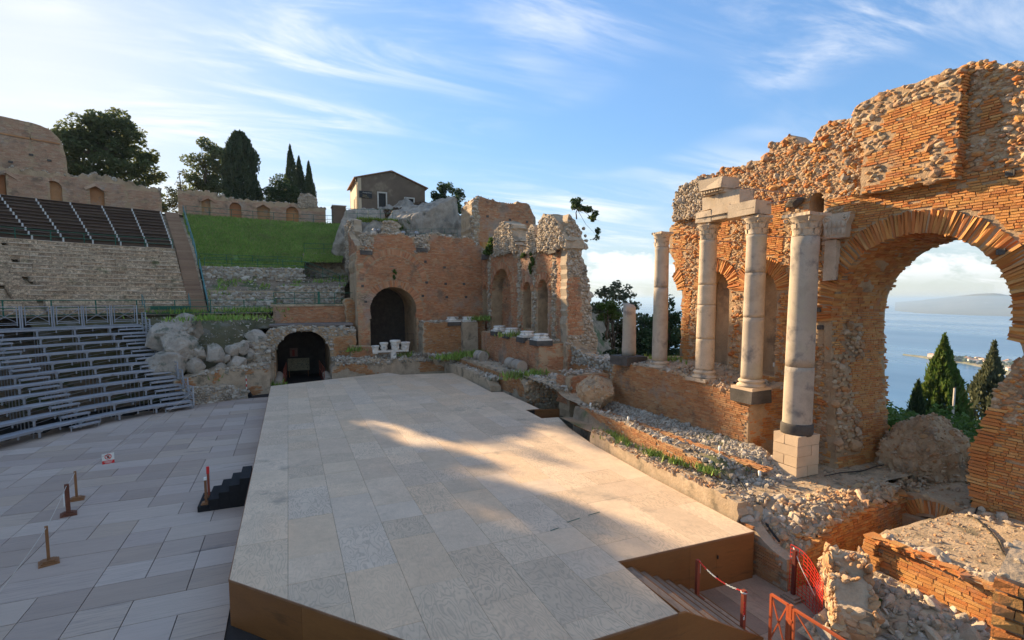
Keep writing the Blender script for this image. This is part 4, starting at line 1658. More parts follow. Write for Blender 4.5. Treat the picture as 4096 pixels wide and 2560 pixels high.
XC = 16.42
c1 = column('granite_column', 'slender granite column with worn capital, nearest the gap to the sea', XC, 19.66, 4.3, .32, 10.05, 10.76, .365, .32, (8.15,), .78, 1, worn=.5)
c2 = column('marble_column', 'pale cracked marble column carrying the left end of the entablature', XC, 16.72, 4.22, .34, 10.08, 10.78, .395, .345, (5.9, 7.35, 8.2), .74, 2, mt=M_marble, worn=.15)
obj('plinth', boxmesh('plinth', M_marble, [((XC, 16.72, 4.15), (1.1, 1.1, .14), .05)]), c2)
c3 = column('granite_column', 'granite column on black lava block carrying the right end of the entablature', XC, 14.28, 4.22, .3, 10.02, 10.74, .39, .355, (6.9, 8.6), .82, 3, worn=.1)
obj('plinth', boxmesh('plinth', M_block, [((XC, 14.28, 4.16), (1.02, 1.02, .12))]), c3)
obj('lava_block', boxmesh('lava_block', M_basalt, [((XC - .02, 14.28, 3.86), (1.06, 1.02, .5))], jit=.012), c3)
c4 = column('granite_column', 'nearest tall granite column on a plinth of pale blocks', 16.36, 12.22, 2.88, 0, 9.73, 10.5, .475, .42, (5.25,), 1.14, 4, worn=.1)
put('lava_drum', lathe([(.50, 2.85), (.525, 2.95), (.52, 3.2), (.49, 3.26)], 28, (16.36, 12.22, 0), .06, 3), M_basalt, c4, True)
for k in range(4):
    z0 = 1.45 + k * .36
    if k % 2 == 0:
        bl = [(15.8, 16.92, 11.74, 12.18), (15.8, 16.92, 12.19, 12.70)]
        bl = [(15.8, 16.35, 11.74, 12.70), (16.36, 16.92, 11.74, 12.70)] if k == 0 else [(15.8, 16.5, 11.74, 12.70), (16.51, 16.92, 11.74, 12.70)]
    else:
        bl = [(15.8, 16.92, 11.74, 12.25), (15.8, 16.92, 12.26, 12.70)]
    for (xa, xb, ya, yb) in bl:
        obj('plinth_block', boxmesh('plinth_block', M_block, [(((xa + xb) / 2, (ya + yb) / 2, z0 + .18), (xb - xa - .012, yb - ya - .012, .347))], jit=.006), c4)
st = thing('broken_column', 'broken stump of a granite column on a dark lava slab by the gap', 'column', (XC, 22.1, 4.2))
V, F = lathe([(.36, 4.62), (.37, 4.9), (.35, 5.6), (.345, 6.3), (.34, 6.8), (.335, 7.32)], 26, (XC, 22.1, 0), .05, 9)
V[:, 2] = np.where((V[:, 2] > 7.2), 7.2 + .14 * np.sin((V[:, 1] - 22.1) * 6) + .1 * vn(V, .2, 3), V[:, 2])
cut = (V[:, 1] < 21.98) & (V[:, 2] > 6.5)
V[cut, 1] = 21.98 + (V[cut, 1] - 21.98) * .25
put('shaft', (V, F), M_granite, st, True)
V, F = boxmesh('x', M_basalt, [((XC - .02, 22.1, 4.38), (1.35, 1.35, .46), .1)], jit=.02), None
obj('lava_slab', V, st)

# entablature fragment across two columns
en = thing('entablature', 'broken marble entablature blocks resting across two columns', 'entablature', (XC, 15.6, 10.8))


def eblock(name, y0, y1, z0, z1, x0=16.02, x1=16.84, tilt=0, j=.012):
    c = np.array([(x0 + x1) / 2, (y0 + y1) / 2, (z0 + z1) / 2])
    M = np.stack([np.array([x1 - x0, 0, 0]), np.array([0, abs(y1 - y0), tilt * abs(y1 - y0)]), np.array([0, 0, z1 - z0]), c], -1)
    return obj(name, boxmesh(name, M_marble, [M], jit=j), en)


eblock('architrave_block', 17.08, 16.25, 10.80, 11.26)
eblock('architrave_block', 16.24, 15.30, 10.81, 11.30, 16.04)
eblock('architrave_block', 15.29, 14.02, 10.78, 11.28, 15.98)
eblock('fascia_strip', 17.06, 14.1, 11.0, 11.03, 15.97, 16.1, 0, 0)
eblock('frieze_block', 16.78, 16.1, 11.31, 11.82, 16.1)
eblock('frieze_block', 16.09, 14.85, 11.30, 11.84, 16.08)
cb = eblock('cornice_block', 16.72, 15.45, 12.04, 12.44, 15.75, 16.7, .03, .03)
eblock('cornice_bed', 16.6, 15.5, 11.85, 12.05, 15.95, 16.7, .02)
for k in range(8):
    obj('dentil', boxmesh('dentil', M_marble, [((15.88, 16.56 - k * .14, 11.97), (.14, .08, .12))]), cb)
# pilaster capital built into the wall beside the arch
pc = thing('pilaster_capital', 'carved marble pilaster capital set into the wall beside the arch', 'capital', (17.95, 12.2, 9.75))
prof = [(-.36, 0), (.36, 0), (.38, .1), (.40, .45), (.52, .72), (.50, .78), (.56, .86), (-.56, .86), (-.50, .78), (-.52, .72), (-.40, .45), (-.38, .1)]
FC = Frame((XW - .12, 12.2, 9.75), (0, -1, 0))
P1 = [tuple(FC.pt(a, b, .16)) for a, b in prof]
P0 = [tuple(FC.pt(a, b, -.2)) for a, b in prof]
me = bpy.data.meshes.new('bell')
n = len(prof)
me.from_pydata(P1 + P0, [], [tuple(range(n)), tuple(range(2 * n - 1, n - 1, -1))] + [(i, i + n, (i + 1) % n + n, (i + 1) % n) for i in range(n)])
me.materials.append(M_marble)
obj('bell', me, pc)
for k in range(5):
    for tier in range(2):
        c = FC.pt(-.3 + k * .15 + .0 * tier, .08 + tier * .28, .17)
        V, F = ST_LO[k]
        obj('acanthus_leaf', meshnp('acanthus_leaf', V * np.array([.10, .13, .34]) + c + [0, 0, .12], F, M_marble), pc)
for s in (-1, 1):
    tq = np.linspace(0, 2.4 * math.pi, 18)
    put('scroll', tube(FC.pt(s * (.36 - np.cos(tq) * (.02 + .01 * tq)), .68 + np.sin(tq) * (.02 + .01 * tq), .18), .03, 6), M_marble, pc, True)
obj('pilaster_shaft', boxmesh('pilaster_shaft', M_marble, [((XW - .05, 12.38, 9.0), (.3, .42, 1.45))], jit=.03), pc)


def rod(label, p, q, r=.022):
    put('tie_rod', tube([p, q], r, 6), M_rod, None, True, label=label, cat='tie rod', group='steel tie rods of the columns')


rod('steel tie rod from the column by the gap to the wall', (16.6, 19.4, 10.0), (18.15, 19.2, 9.95))
rod('steel tie rod from the pale marble column to the wall', (16.7, 16.4, 10.02), (18.15, 15.9, 9.98))
rod('steel tie rod from the column on the lava block to the wall', (16.75, 14.1, 9.98), (18.15, 13.9, 9.95))
rod('steel tie rod from the nearest column neck to the arch wall', (16.7, 12.1, 9.7), (18.0, 11.95, 9.72))
rod('steel tie rod from the cornice block down to the wall', (16.5, 15.45, 12.05), (18.15, 13.7, 11.55))
rod('steel tie rod from the architrave end up to the wall', (16.6, 14.0, 11.15), (18.15, 13.75, 11.5))
for (x, y, z, r) in ((XC, 19.66, 10.0, .34), (XC, 16.72, 10.02, .36), (XC, 14.28, 9.97, .37), (16.36, 12.22, 9.68, .44)):
    pass

# ------------------------------------------------------------------ terraces between stage and podium
TX, TZ = [11.6, 12.45, 12.5, 13.55, 13.62, 13.9, 14.6, 15.2, 16.1], [1.0, 1.45, 1.5, 1.42, 2.0, 2.0, 1.75, 1.8, 2.1]


def terr_surf(u, v):
    y = 12.0 + v * 10.9
    x0 = 12.08 + .06 * v * 10.9
    x = x0 + u * (16.05 - x0)
    z = 1.42 + (np.interp(x, TX, TZ) - 1.42) * smooth(y, 12.0, 13.4)
    return np.stack([x, y, z + .10 * (vn(np.c_[x, y], .5, 3, 3) - .5)], -1)


ter = structure('terrace', meshnp('terrace', *grid_surface(50, 90, terr_surf), M_earth, smooth=True))


def terr_z(x, y):
    return np.interp(x, TX, TZ)


# low plastered kerb wall along the stage
kw = thing('terrace_wall', 'low plastered rubble wall running along the right stage edge', 'wall', (12.3, 16, 1))
dirk = np.array([.055, 1.0, 0])
FK = Frame((11.9, 10.9, 0), -dirk)
KO = resample([(-8.5, .3), (.2, .3), (.25, 1.62), (-1.2, 1.66), (-2.5, 1.60), (-4, 1.5), (-5.2, 1.5), (-6.6, 1.52), (-7.4, 1.62), (-8.4, 1.7), (-8.6, 1.3)], .2, .025, 4, lambda a, b: b < 1)
core('wall_body', FK, KO, [], .38, M_plaster, .22, .035, 40, kw)
P = []
rk = np.random.default_rng(6)
for k in range(360):
    a_ = rk.uniform(-8.4, .2)
    P.append(FK.pt(a_, np.interp(a_, [-8.4, -7.4, -6.6, -4, -2.5, -1.2, .2], [1.7, 1.62, 1.52, 1.5, 1.6, 1.66, 1.62]) + .0, -rk.uniform(.02, .42)))
scatter(kw, np.array(P), M_stone_w, .12, 60, False, .55, 12)
# brick step wall
bw = thing('terrace_wall', 'knee high brick retaining wall between the grassy strip and the podium', 'wall', (13.6, 17, 1.4))
FB2 = Frame((13.35, 12.6, 0), -np.array([.03, 1, 0]))
BO = resample([(-10.6, .5), (0, .5), (.0, 1.5), (-1.2, 1.85), (-4, 2.05), (-7, 2.1), (-9.6, 2.1), (-10.5, 1.7)], .22, .03, 5, lambda a, b: b < 1)
core('wall_body', FB2, BO, [], .4, M_mortar_p, .25, .03, 41, bw)
bricks(bw, FB2, (-10.6, 0, .9, 2.1), lambda a, b: inpoly(a, b, BO), M_brick_d, .08, .28, .014, .025, .06, 200, .03, BR_POOL, .03, 42)
P = []
for k in range(300):
    a_ = rk.uniform(-10.2, -.1)
    P.append(FB2.pt(a_, np.interp(a_, [-9.6, -7, -4, -1.5, 0], [2.1, 2.1, 2.05, 1.9, 1.75]), -rk.uniform(.0, .5)))
scatter(bw, np.array(P), M_stone_d, .13, 60, False, .6, 13)
# loose stones of the terraces: rows of rubble below the podium
n = 2600
xx, yy = 14.0 + 2.0 * np.sqrt(rk.random(n)), rk.uniform(11.8, 22.8, n)
zz_ = np.interp(xx, [13.9, 14.6, 15.2, 16.1], [2.0, 1.75, 1.8, 2.1])
scatter(ter, np.c_[xx, yy, 1.42 + (zz_ - 1.43) * smooth(yy, 12.0, 13.4)], M_stone_d, .13, 150, False, .7, 14)
n = 500
xx, yy = rk.uniform(12.4, 13.3, n), rk.uniform(10.8, 19.5, n)
scatter(ter, np.c_[xx, yy, np.full(n, 1.46)], M_stone, .13, 0, False, .6, 15, 'loose_stone')
n = 700
xx, yy = rk.uniform(13.2, 15.9, n), rk.uniform(11.6, 14.6, n)
scatter(ter, np.c_[xx, yy, 1.42 + (np.interp(xx, TX, TZ) - 1.42) * smooth(yy, 12.0, 13.4) + .01], M_stone_d, .12, 0, False, .6, 71, 'slope_stone')
# tile course peeping out of the slope
mats = []
for k in range(240):
    y = rk.uniform(12, 22.5)
    x = 14.75 + rk.normal(0, .07)
    mats.append(np.stack([np.array([.12, 0, 0]), np.array([0, rk.uniform(.2, .4), 0]), np.array([0, 0, .07]), np.array([x, y, 1.80 + rk.normal(0, .02)])], -1))
place(ter, 'tile_brick', M_brick_d, np.array(mats), 80, BR_ROUGH, 'tile_bricks')

# big fallen boulder of concrete at the far end of the terrace


def crag(cen, s, seed, sub=4, cuts=34, k=.5):
    """angular rock: noise blob cut by many planes"""
    v, f = ico(sub)
    W = v * (1 + k * (vn(v * 2.4 + seed * 3.1, .5, seed, 4) - .5))[:, None]
    r = np.random.default_rng(seed)
    for q in range(cuts):
        nn = r.normal(size=3)
        nn /= np.linalg.norm(nn)
        lim = r.uniform(.27, .46)
        dd = W @ nn
        ov = dd > lim
        W[ov] -= np.outer(dd[ov] - lim, nn) * .93
    W = W + .05 * (vn(W * 6, .4, seed, 3) - .5)[:, None] * v * 2
    return W * np.array(s) * 1.3 + np.array(cen), f


bo = thing('boulder', 'big boulder of Roman concrete at the far end of the terrace', 'boulder', (14.6, 22.6, 1.9))
W, F = crag((14.75, 22.7, 2.75), (1.75, 1.9, 1.6), 6, 5, 22, .8)
put('boulder_body', (W, F), M_mortar, bo)
scatter(bo, (W[rk.integers(0, len(W), 420)] - [14.75, 22.7, 2.75]) * .985 + [14.75, 22.7, 2.75], M_stone_w, .11, 80, False, .6, 16)

# ------------------------------------------------------------------ platform of the nearest column, trench and passage
PLAT = [(11.95, 9.1), (13.3, 9.2), (15.2, 9.4), (17.3, 9.62), (18.45, 9.85), (18.5, 10.35), (22.0, 10.35), (22.0, 12.1), (18.3, 14.2), (15.9, 14.2), (13.3, 14.2), (12.5, 12.3)]
plat = thing('column_platform', 'rubble platform with brick sides under the nearest column', 'platform', (15, 11, 0))


def plat_h(x, y):
    return 1.42 - .75 * smooth(-x, -14.2, -12.2) * smooth(-y, -11.4, -9.6) - .2 * smooth(-y, -9.9, -9.3) + .09 * (vn(np.c_[np.ravel(x), np.ravel(y)], .45, 6, 3).reshape(np.shape(x)) - .5)


gxx, gyy = np.meshgrid(np.arange(11.9, 22.3, .1), np.arange(8.9, 14.4, .1), indexing='ij')
inside = inpoly(gxx, gyy, PLAT)
zz_ = plat_h(gxx, gyy)
i, j = np.meshgrid(np.arange(gxx.shape[0] - 1), np.arange(gxx.shape[1] - 1), indexing='ij')
a = (i * gxx.shape[1] + j).ravel()
QF = np.stack([a, a + gxx.shape[1], a + gxx.shape[1] + 1, a + 1], 1)
QF = QF[inside.ravel()[QF].all(1)]
put('platform_top', (np.stack([gxx, gyy, zz_], -1).reshape(-1, 3), QF), M_dirt, plat, True)
# near brick face down to the trench
fd = np.array([17.6 - 12.0, 9.62 - 9.05, 0])
FT = Frame((12.0, 9.05, 0), fd, (0, 0, 1))
TO = resample([(.08, -1.6), (6.6, -1.6), (6.6, 1.15), (4.5, 1.25), (2.2, 1.1), (1.0, .75), (.45, .62), (.08, .6)], .22, .03, 8, lambda a, b: b < .3)
core('trench_core', FT, TO, [], .5, M_mortar, .3, .03, 50, plat)
bricks(plat, FT, (0, 6.6, -1.5, 1.25), lambda a, b: inpoly(a, b, TO), M_brick_w, .088, .32, .016, .03, .07, 300, .02, BR_POOL, .0, 51)
FT2 = Frame((12.0, 9.05, 0), (.06, -1, 0), (0, 0, 1))
FT2 = Frame((12.0, 9.9, 0), (0, -1, 0))
TO2 = resample([(-1.5, -1), (.85, -1), (.85, .6), (.3, .7), (-.2, 1.0), (-1.5, 1.2)], .25, .03, 9, lambda a, b: b < .3)
core('pier_core', FT2, TO2, [], .4, M_mortar_p, .3, .03, 52, plat)
bricks(plat, FT2, (-1.5, .85, -.4, 1.2), lambda a, b: inpoly(a, b, TO2), M_brick_d, .088, .3, .016, .025, .06, 60, .05, BR_POOL, .0, 53, name='pier_brick')
rp = np.random.default_rng(4)
n = 1500
xx, yy = rp.uniform(12.0, 18, n), rp.uniform(9.2, 11.2, n)
ok = inpoly(xx, yy, PLAT) & ((yy < 10.6 - .1 * (xx - 14) + rp.normal(0, .25, n)))
scatter(plat, np.c_[xx, yy, plat_h(xx, yy) - .01][ok], M_stone_w, .15, 150, True, .65, 18)
n = 420
xx, yy = rp.uniform(12.0, 15, n), rp.uniform(9.4, 12.8, n)
ok = inpoly(xx, yy, PLAT) & (xx + .9 * (yy - 10) < 14.6)
scatter(plat, np.c_[xx, yy, plat_h(xx, yy)][ok], M_stone, .19, 120, True, .7, 19, 'white_stone')
n = 1400
xx, yy = rp.uniform(13, 20, n), rp.uniform(9.5, 13.9, n)
ok = inpoly(xx, yy, PLAT)
scatter(plat, np.c_[xx, yy, plat_h(xx, yy)][ok], M_stone_w, .05, 0, False, .6, 73, 'grit', .6)
# broken brick edge of the platform
mats = []
for k in range(120):
    a_ = rp.uniform(1.2, 6.4)
    p = FT.pt(a_, np.interp(a_, [.4, 1, 2.2, 4.5, 6.6], [.62, .75, 1.1, 1.25, 1.15]) + rp.normal(.02, .05), -rp.uniform(0, .4))
    an_ = rp.uniform(0, 3)
    mats.append(np.stack([np.array([math.cos(an_), math.sin(an_), 0]) * rp.uniform(.2, .4), np.array([-math.sin(an_), math.cos(an_), 0]) * .2, np.array([0, 0, .075]), p], -1))
place(plat, 'edge_brick', M_brick_w, np.array(mats), 60, BR_ROUGH, 'edge_bricks')

# heap of Roman concrete inside the arch
hp = thing('rubble_heap', 'dark heap of Roman concrete lying inside the great arch', 'rubble', (21.3, 10.4, 1))


def heap(V, cen, s, seed, k=.35):
    W = V * (1 + k * (vn(V * 3 + seed, .45, seed, 3) - .5))[:, None]
    return W * np.array(s) + np.array(cen)


V, F = ico(5)
W1 = heap(V, (21.4, 10.85, 1.25), (3.0, 2.7, 4.0), 5, .5)
W1 = W1 + .10 * (vn(W1, .22, 4, 2)[:, None] - .5) * V * 2
put('heap_body', (W1, F), M_mortar, hp)
W2 = heap(V, (22.6, 9.4, .8), (2.6, 2.4, 3.0), 8, .5)
put('heap_body', (W2, F), M_mortar, hp)
scatter(hp, W1[rp.integers(0, len(W1), 2600)], M_stone_w, .11, 150, False, .6, 22)
scatter(hp, W2[rp.integers(0, len(W2), 900)], M_stone_w, .14, 0, False, .6, 23, 'heap_stone')
# vault of the passage under the arch floor
vt = thing('passage_vault', 'low dark brick vault opening in the trench below the great arch', 'vault', (18.6, 9.1, -1))
FV = Frame((18.4, 0, 0), (0, -1, 0))
VO = yz([(7.7, -1.6), (10.4, -1.6), (10.4, 1.1), (9.4, 1.35), (7.7, 1.3)])
VH = yz(archpoly(8.05, 9.85, -1.5, -.1, 14, .8))
core('vault_core', FV, resample(VO, .3), [VH], 2.5, M_mortar, .3, .03, 55, vt)
arch_ring(vt, FV, (-8.95, -.1), .9, 1.35, math.pi, 0, M_brick_w, None, proud=.03, back=.4, thick=.10)
bricks(vt, FV, (-10.4, -7.7, -.4, 1.3), lambda a, b: inpoly(a, b, VO) & ((a + 8.95) ** 2 + (b + .1) ** 2 > 1.4 ** 2), M_brick_d, .09, .3, .016, .03, .06, 40, .04, BR_POOL, 0, 56)
scatter(vt, np.c_[rp.uniform(18.4, 21.2, 520), rp.uniform(7.8, 10.4, 520), 1.27 + rp.normal(0, .05, 520)], M_stone_w, .13, 60, False, .6, 74)
structure('trench_floor', slab('trench_floor', [(12, 7.4), (24, 7.4), (24, 10.2), (12, 10.2)], -2.2, -1.45, M_earth))

# ------------------------------------------------------------------ near right terrace of the ruins
nt = thing('foreground_ruin', 'sunlit ruined brick wall and terrace in the bottom right corner', 'ruin', (14.5, 6, 0))
NT = [(13.5, 7.85), (14.6, 8.1), (16.2, 8.02), (17.5, 7.85), (18.6, 7.8), (18.6, 1.0), (13.35, 1.0), (13.45, 5.2)]


def nt_h(x, y):
    return 1.46 + .07 * (vn(np.c_[np.ravel(x), np.ravel(y)], .5, 9, 3).reshape(np.shape(x)) - .5) + .10 * smooth(x, 16.5, 18)


gxx, gyy = np.meshgrid(np.arange(13.2, 18.8, .1), np.arange(.8, 8.4, .1), indexing='ij')
inside = inpoly(gxx, gyy, NT)
zz_ = nt_h(gxx, gyy)
i, j = np.meshgrid(np.arange(gxx.shape[0] - 1), np.arange(gxx.shape[1] - 1), indexing='ij')
a = (i * gxx.shape[1] + j).ravel()
QF = np.stack([a, a + gxx.shape[1], a + gxx.shape[1] + 1, a + 1], 1)
QF = QF[inside.ravel()[QF].all(1)]
put('terrace_top', (np.stack([gxx, gyy, zz_], -1).reshape(-1, 3), QF), M_dirt, nt, True)
FN = Frame((13.46, 0, 0), (-.02, -1, 0))
NO = resample([(-7.9, -.8), (-1, -.8), (-1, 1.45), (-4, 1.42), (-5.2, 1.45), (-6.5, 1.42), (-7.5, 1.46), (-7.9, 1.5)], .2, .02, 3, lambda a, b: b < 1)
core('wall_body', FN, NO, [], .5, M_mortar, .22, .02, 60, nt)
bricks(nt, FN, (-7.9, -1, .15, 1.5), lambda a, b: inpoly(a, b, NO), M_brick_w, .092, .33, .014, .03, .06, 280, .01, BR_POOL, .0, 61)
# toothed left end and coping brickbats
mats = []
for z in np.arange(.2, 1.5, .092):
    y = 7.9 + rp.uniform(-.02, .14)
    mats.append(np.stack([np.array([0, -.3, 0]), np.array([0, 0, .075]), np.array([.36, 0, 0]), np.array([13.62, y - .12, z])], -1))
for k in range(70):
    y = rp.uniform(3.2, 7.8)
    an_ = rp.uniform(-.5, .5) + 1.57
    mats.append(np.stack([np.array([math.cos(an_), math.sin(an_), 0]) * rp.uniform(.2, .42), np.array([-math.sin(an_), math.cos(an_), 0]) * .2, np.array([0, 0, .085]), np.array([13.62 + rp.uniform(-.05, .1), y, 1.48 + rp.normal(0, .02)])], -1))
place(nt, 'coping_brick', M_brick_w, np.array(mats), 90, BR_ROUGH, 'coping_bricks')
xx = np.concatenate([13.75 + abs(rp.normal(0, .16, 180)), rp.uniform(13.6, 18, 220)])
yy = np.concatenate([rp.uniform(3.2, 7.8, 180), rp.uniform(4.5, 7.9, 220)])
sz_ = np.concatenate([np.full(180, 1), np.full(220, .35)])
scatter(nt, np.c_[xx, yy, nt_h(xx, yy) + .02][:180], M_stone, .16, 120, True, .7, 24)
scatter(nt, np.c_[xx, yy, nt_h(xx, yy)][180:], M_stone_w, .06, 60, False, .7, 25, 'pebble')
xx, yy = rp.uniform(17.3, 18.0, 24), rp.uniform(5.5, 7.7, 24)
scatter(nt, np.c_[xx, yy, nt_h(xx, yy) + .04], M_stone, .17, 24, True, .8, 26, 'white_stone')
n = 1500
xx, yy = rp.uniform(13.6, 18, n), rp.uniform(3, 7.9, n)
scatter(nt, np.c_[xx, yy, nt_h(xx, yy)], M_stone_w, .035, 0, False, .6, 72, 'grit', .6)
# trench side of the terrace
FN2 = Frame((18.6, 7.98, 0), (-1, .02, 0))
NO2 = resample([(0, -1.6), (5.1, -1.6), (5.1, 1.4), (0, 1.45)], .3, .02, 3, lambda a, b: b < 1)
core('trench_side', FN2, NO2, [], .3, M_mortar, .3, .04, 63, nt)
# bed of field stones below the brick face


def bed_z(x, y):
    return np.interp(x, [10.3, 11.5, 12.6, 13.5], [-.3, .05, .45, .62]) + .1 * (vn(np.c_[np.ravel(x), np.ravel(y)], .5, 2, 2).reshape(np.shape(x)) - .5) + .06 * (y - 6)


V, F = grid_surface(40, 60, lambda u, v: (lambda x, y: np.stack([x, y, bed_z(x, y)], -1))(10.6 + u * 2.95, 1.5 + v * 6.2))
put('stone_bed', (V, F), M_dirt, nt, True)
n = 900
xx, yy = rp.uniform(10.7, 13.5, n), rp.uniform(3.2, 7.6, n)
scatter(nt, np.c_[xx, yy, bed_z(xx, yy) + .01], M_stone, .13, 250, True, .55, 27, 'field_stone', .6)
xx, yy = rp.uniform(11, 13.2, 9), rp.uniform(5, 7.3, 9)
scatter(nt, np.c_[xx, yy, bed_z(xx, yy) + .06], M_stone, .30, 9, True, .6, 28, 'large_stone')
# rough stub of wall at its far corner
sb = thing('wall_stub', 'jagged rubble wall stub beside the red plastic mesh', 'wall', (11.9, 7.8, -.3))
FSb = Frame((11.25, 7.3, 0), (.62, .62, 0), (0, 0, 1), (-.707, .707, 0))
SO = resample([(-.3, -.4), (1.6, -.4), (1.55, .9), (1.2, 1.05), (.95, 1.55), (.6, 1.62), (.45, 1.2), (.2, 1.1), (0.0, .75), (-.3, .7)], .15, .03, 4, lambda a, b: b < 0)
so_ = core('stub_core', FSb, SO, [], .75, M_mortar_p, .12, .06, 64, sb)
vs_ = np.array([v.co for v in so_.data.vertices])
scatter(sb, vs_[rp.integers(0, len(vs_), 1100)], M_stone_w, .11, 90, True, .6, 68, 'wall_stone')
rubble(sb, Frame((11.25, 7.3, 0), (.62, .62, 0), (0, 0, 1), (-.707, .707, 0)), (-.3, 1.6, -.3, 1.6), lambda a, b: inpoly(a, b, SO), M_stone_w, .17, .5, 60, 0, 65, 1, 1.4, True)
FSr = Frame(FSb.pt(1.6, 0, -.75), (-.62, -.62, 0), (0, 0, 1), (.707, -.707, 0))
rubble(sb, FSr, (0, 1.9, -.3, 1.6), lambda a, b: inpoly(1.6 - a, b, SO), M_stone_w, .17, .6, 60, 0, 66, 1, 1.3, True, name='rear_stone')
FSe = Frame(FSb.pt(-.3, 0, 0), (.707, -.707, 0), (0, 0, 1))
rubble(sb, FSe, (0, .75, -.3, .7), lambda a, b: a < 9, M_stone_w, .16, .5, 30, 0, 67, 1, 1.3, True, name='end_stone')
P = FSb.pt(rp.uniform(0, 1.4, 60), np.zeros(60), -rp.uniform(.05, .7, 60))
P[:, 2] = np.interp(np.linalg.norm(P[:, :2] - FSb.o[:2], axis=1), [0, .2, .45, .6, .95, 1.2, 1.6], [.8, 1.05, 1.25, 1.6, 1.55, 1.05, .9])
scatter(sb, P, M_stone_w, .13, 60, True, .8, 29, 'top_stone')

# near brick pillar cut by the right border
pl = thing('brick_pillar', 'near brick pillar with thick mortar joints cut by the right border', 'pillar', (4.9, 1.9, 4))
pu = np.array([math.cos(-1.3), math.sin(-1.3), 0])
FQ = Frame((4.48, 1.80, 0), pu)
obj('pillar_core', boxmesh('pillar_core', M_mortar_p, [np.stack([pu * 1.0, np.array([-pu[1], pu[0], 0]) * .8, np.array([0, 0, 5.6]), FQ.pt(.52, 2.86, -.42)], -1)], jit=.01), pl)
mats = []
for k, z in enumerate(np.arange(4.2, 5.62, .088)):
    x = -.02 - (k % 2) * .12
    while x < 1.0:
        l = rp.uniform(.13, .2)
        mats.append(np.stack([pu * (l - .025), np.array([0, 0, .06]), FQ.n * .09, FQ.pt(max(x, -.0) + l / 2, z, -.03 + rp.uniform(0, .012))], -1))
        x += l
place(pl, 'brick', M_brick_w, np.array(mats), 200, BR_POOL, 'bricks')
scatter(pl, FQ.pt(rp.uniform(0, 1, 30), 5.68, -rp.uniform(0, .7, 30)), M_stone, .07, 30, True, .6, 31, 'coping_stone')
# ================================================================== gate, chain, mesh, cables


def xgate(name, label, p, q, zb, zt, mt=M_orange, w=.05):
    t = thing(name, label, 'gate', (p[0], p[1], zb))
    p, q = np.array([p[0], p[1], 0.]), np.array([q[0], q[1], 0.])
    Z = np.array([0, 0, 1.])
    for e in (p, q):
        obj('stile', boxmesh('stile', mt, [bar(e + Z * zb, e + Z * zt, w)]), t)
    obj('top_rail', boxmesh('top_rail', mt, [bar(p + Z * zt, q + Z * zt, w)]), t)
    obj('bottom_rail', boxmesh('bottom_rail', mt, [bar(p + Z * (zb + .12), q + Z * (zb + .12), w, .09)]), t)
    for (a, b) in ((zb + .15, zt), (zt, zb + .15)):
        obj('brace', boxmesh('brace', mt, [bar(p + Z * a, q + Z * b, .028)]), t)
    return t


xgate('orange_gate', 'small orange steel gate leaf with crossed braces at the foot of the steps', (9.72, 7.69), (9.70, 7.26), -.22, 1.0)
g2 = xgate('orange_gate', 'long orange steel gate leaf running out of the picture at the bottom', (9.68, 7.10), (9.66, 5.9), -.22, 1.0)
po = thing('gate_post', 'slim orange post between the two gate leaves', 'post', (9.69, 7.18, -.25))
obj('upright', boxmesh('upright', M_orange, [((9.69, 7.18, .40), (.07, .07, 1.3))]), po)
obj('latch', boxmesh('latch', M_orange, [((9.67, 7.18, .72), (.05, .13, .05))]), po)


def chain_post(x, y, z0, h, label):
    t = thing('chain_post', label, 'post', (x, y, z0))
    obj('upright', boxmesh('upright', M_rust, [((x, y, z0 + h / 2), (.085, .085, h))]), t)
    obj('base_plate', boxmesh('base_plate', M_rust, [((x, y, z0 + .015), (.3, .26, .03))]), t)


chain_post(9.42, 9.62, -.12, 1.05, 'rust red chain post farther down the stage steps by the brown panel')
chain_post(9.36, 8.12, -.1, 1.05, 'rust red chain post nearer, at the foot of the stage steps')
ch = thing('barrier_chain', 'red and white plastic chain hung between the two rust red posts', 'chain', (9.4, 8.9, .5))
pa, pb = np.array([9.42, 9.62, .93]), np.array([9.36, 8.12, .92])
link_t = np.linspace(0, 2 * math.pi, 9)[:-1]
base_link = np.stack([np.cos(link_t) * .034, np.sin(link_t) * .016, link_t * 0], 1)
lv, lf = tube(np.vstack([base_link, base_link[:1]]), .007, 5, False)
red_me, wh_me = meshnp('chain_link', lv, lf, M_redp, None, True), meshnp('chain_link', lv, lf, M_whitep, None, True)
NLK = 34


def chain(pts, flip=0):
    for k in range(len(pts) - 1):
        p, q = pts[k], pts[k + 1]
        d = (q - p) / np.linalg.norm(q - p)
        s = np.cross(d, [0, 0, 1.])
        if np.linalg.norm(s) < .1:
            s = np.array([1., 0, 0])
        s /= np.linalg.norm(s)
        u = np.cross(s, d)
        if k % 2:
            s, u = u, -s
        M = Matrix([[d[r], s[r], u[r], (p[r] + q[r]) / 2] for r in range(3)] + [[0, 0, 0, 1]])
        obj('chain_link', red_me if ((k + flip) // 7) % 2 == 0 else wh_me, ch, matrix=M)


tv = np.linspace(0, 1, NLK)
chain(np.stack([pa[i] + (pb[i] - pa[i]) * tv - (0.14 * 4 * tv * (1 - tv) if i == 2 else 0) for i in range(3)], 1))
tv = np.linspace(0, .42, 10)
chain(np.stack([np.full(10, 9.47), np.full(10, 9.60), .90 - tv], 1), 7)
chain(np.stack([np.full(10, 9.33), np.full(10, 8.07), .70 - tv], 1), 0)
an = np.linspace(0, 2 * math.pi, 10)
chain(np.stack([9.36 + .06 * np.cos(an), 8.12 + .06 * np.sin(an), np.full(10, .90)], 1), 7)

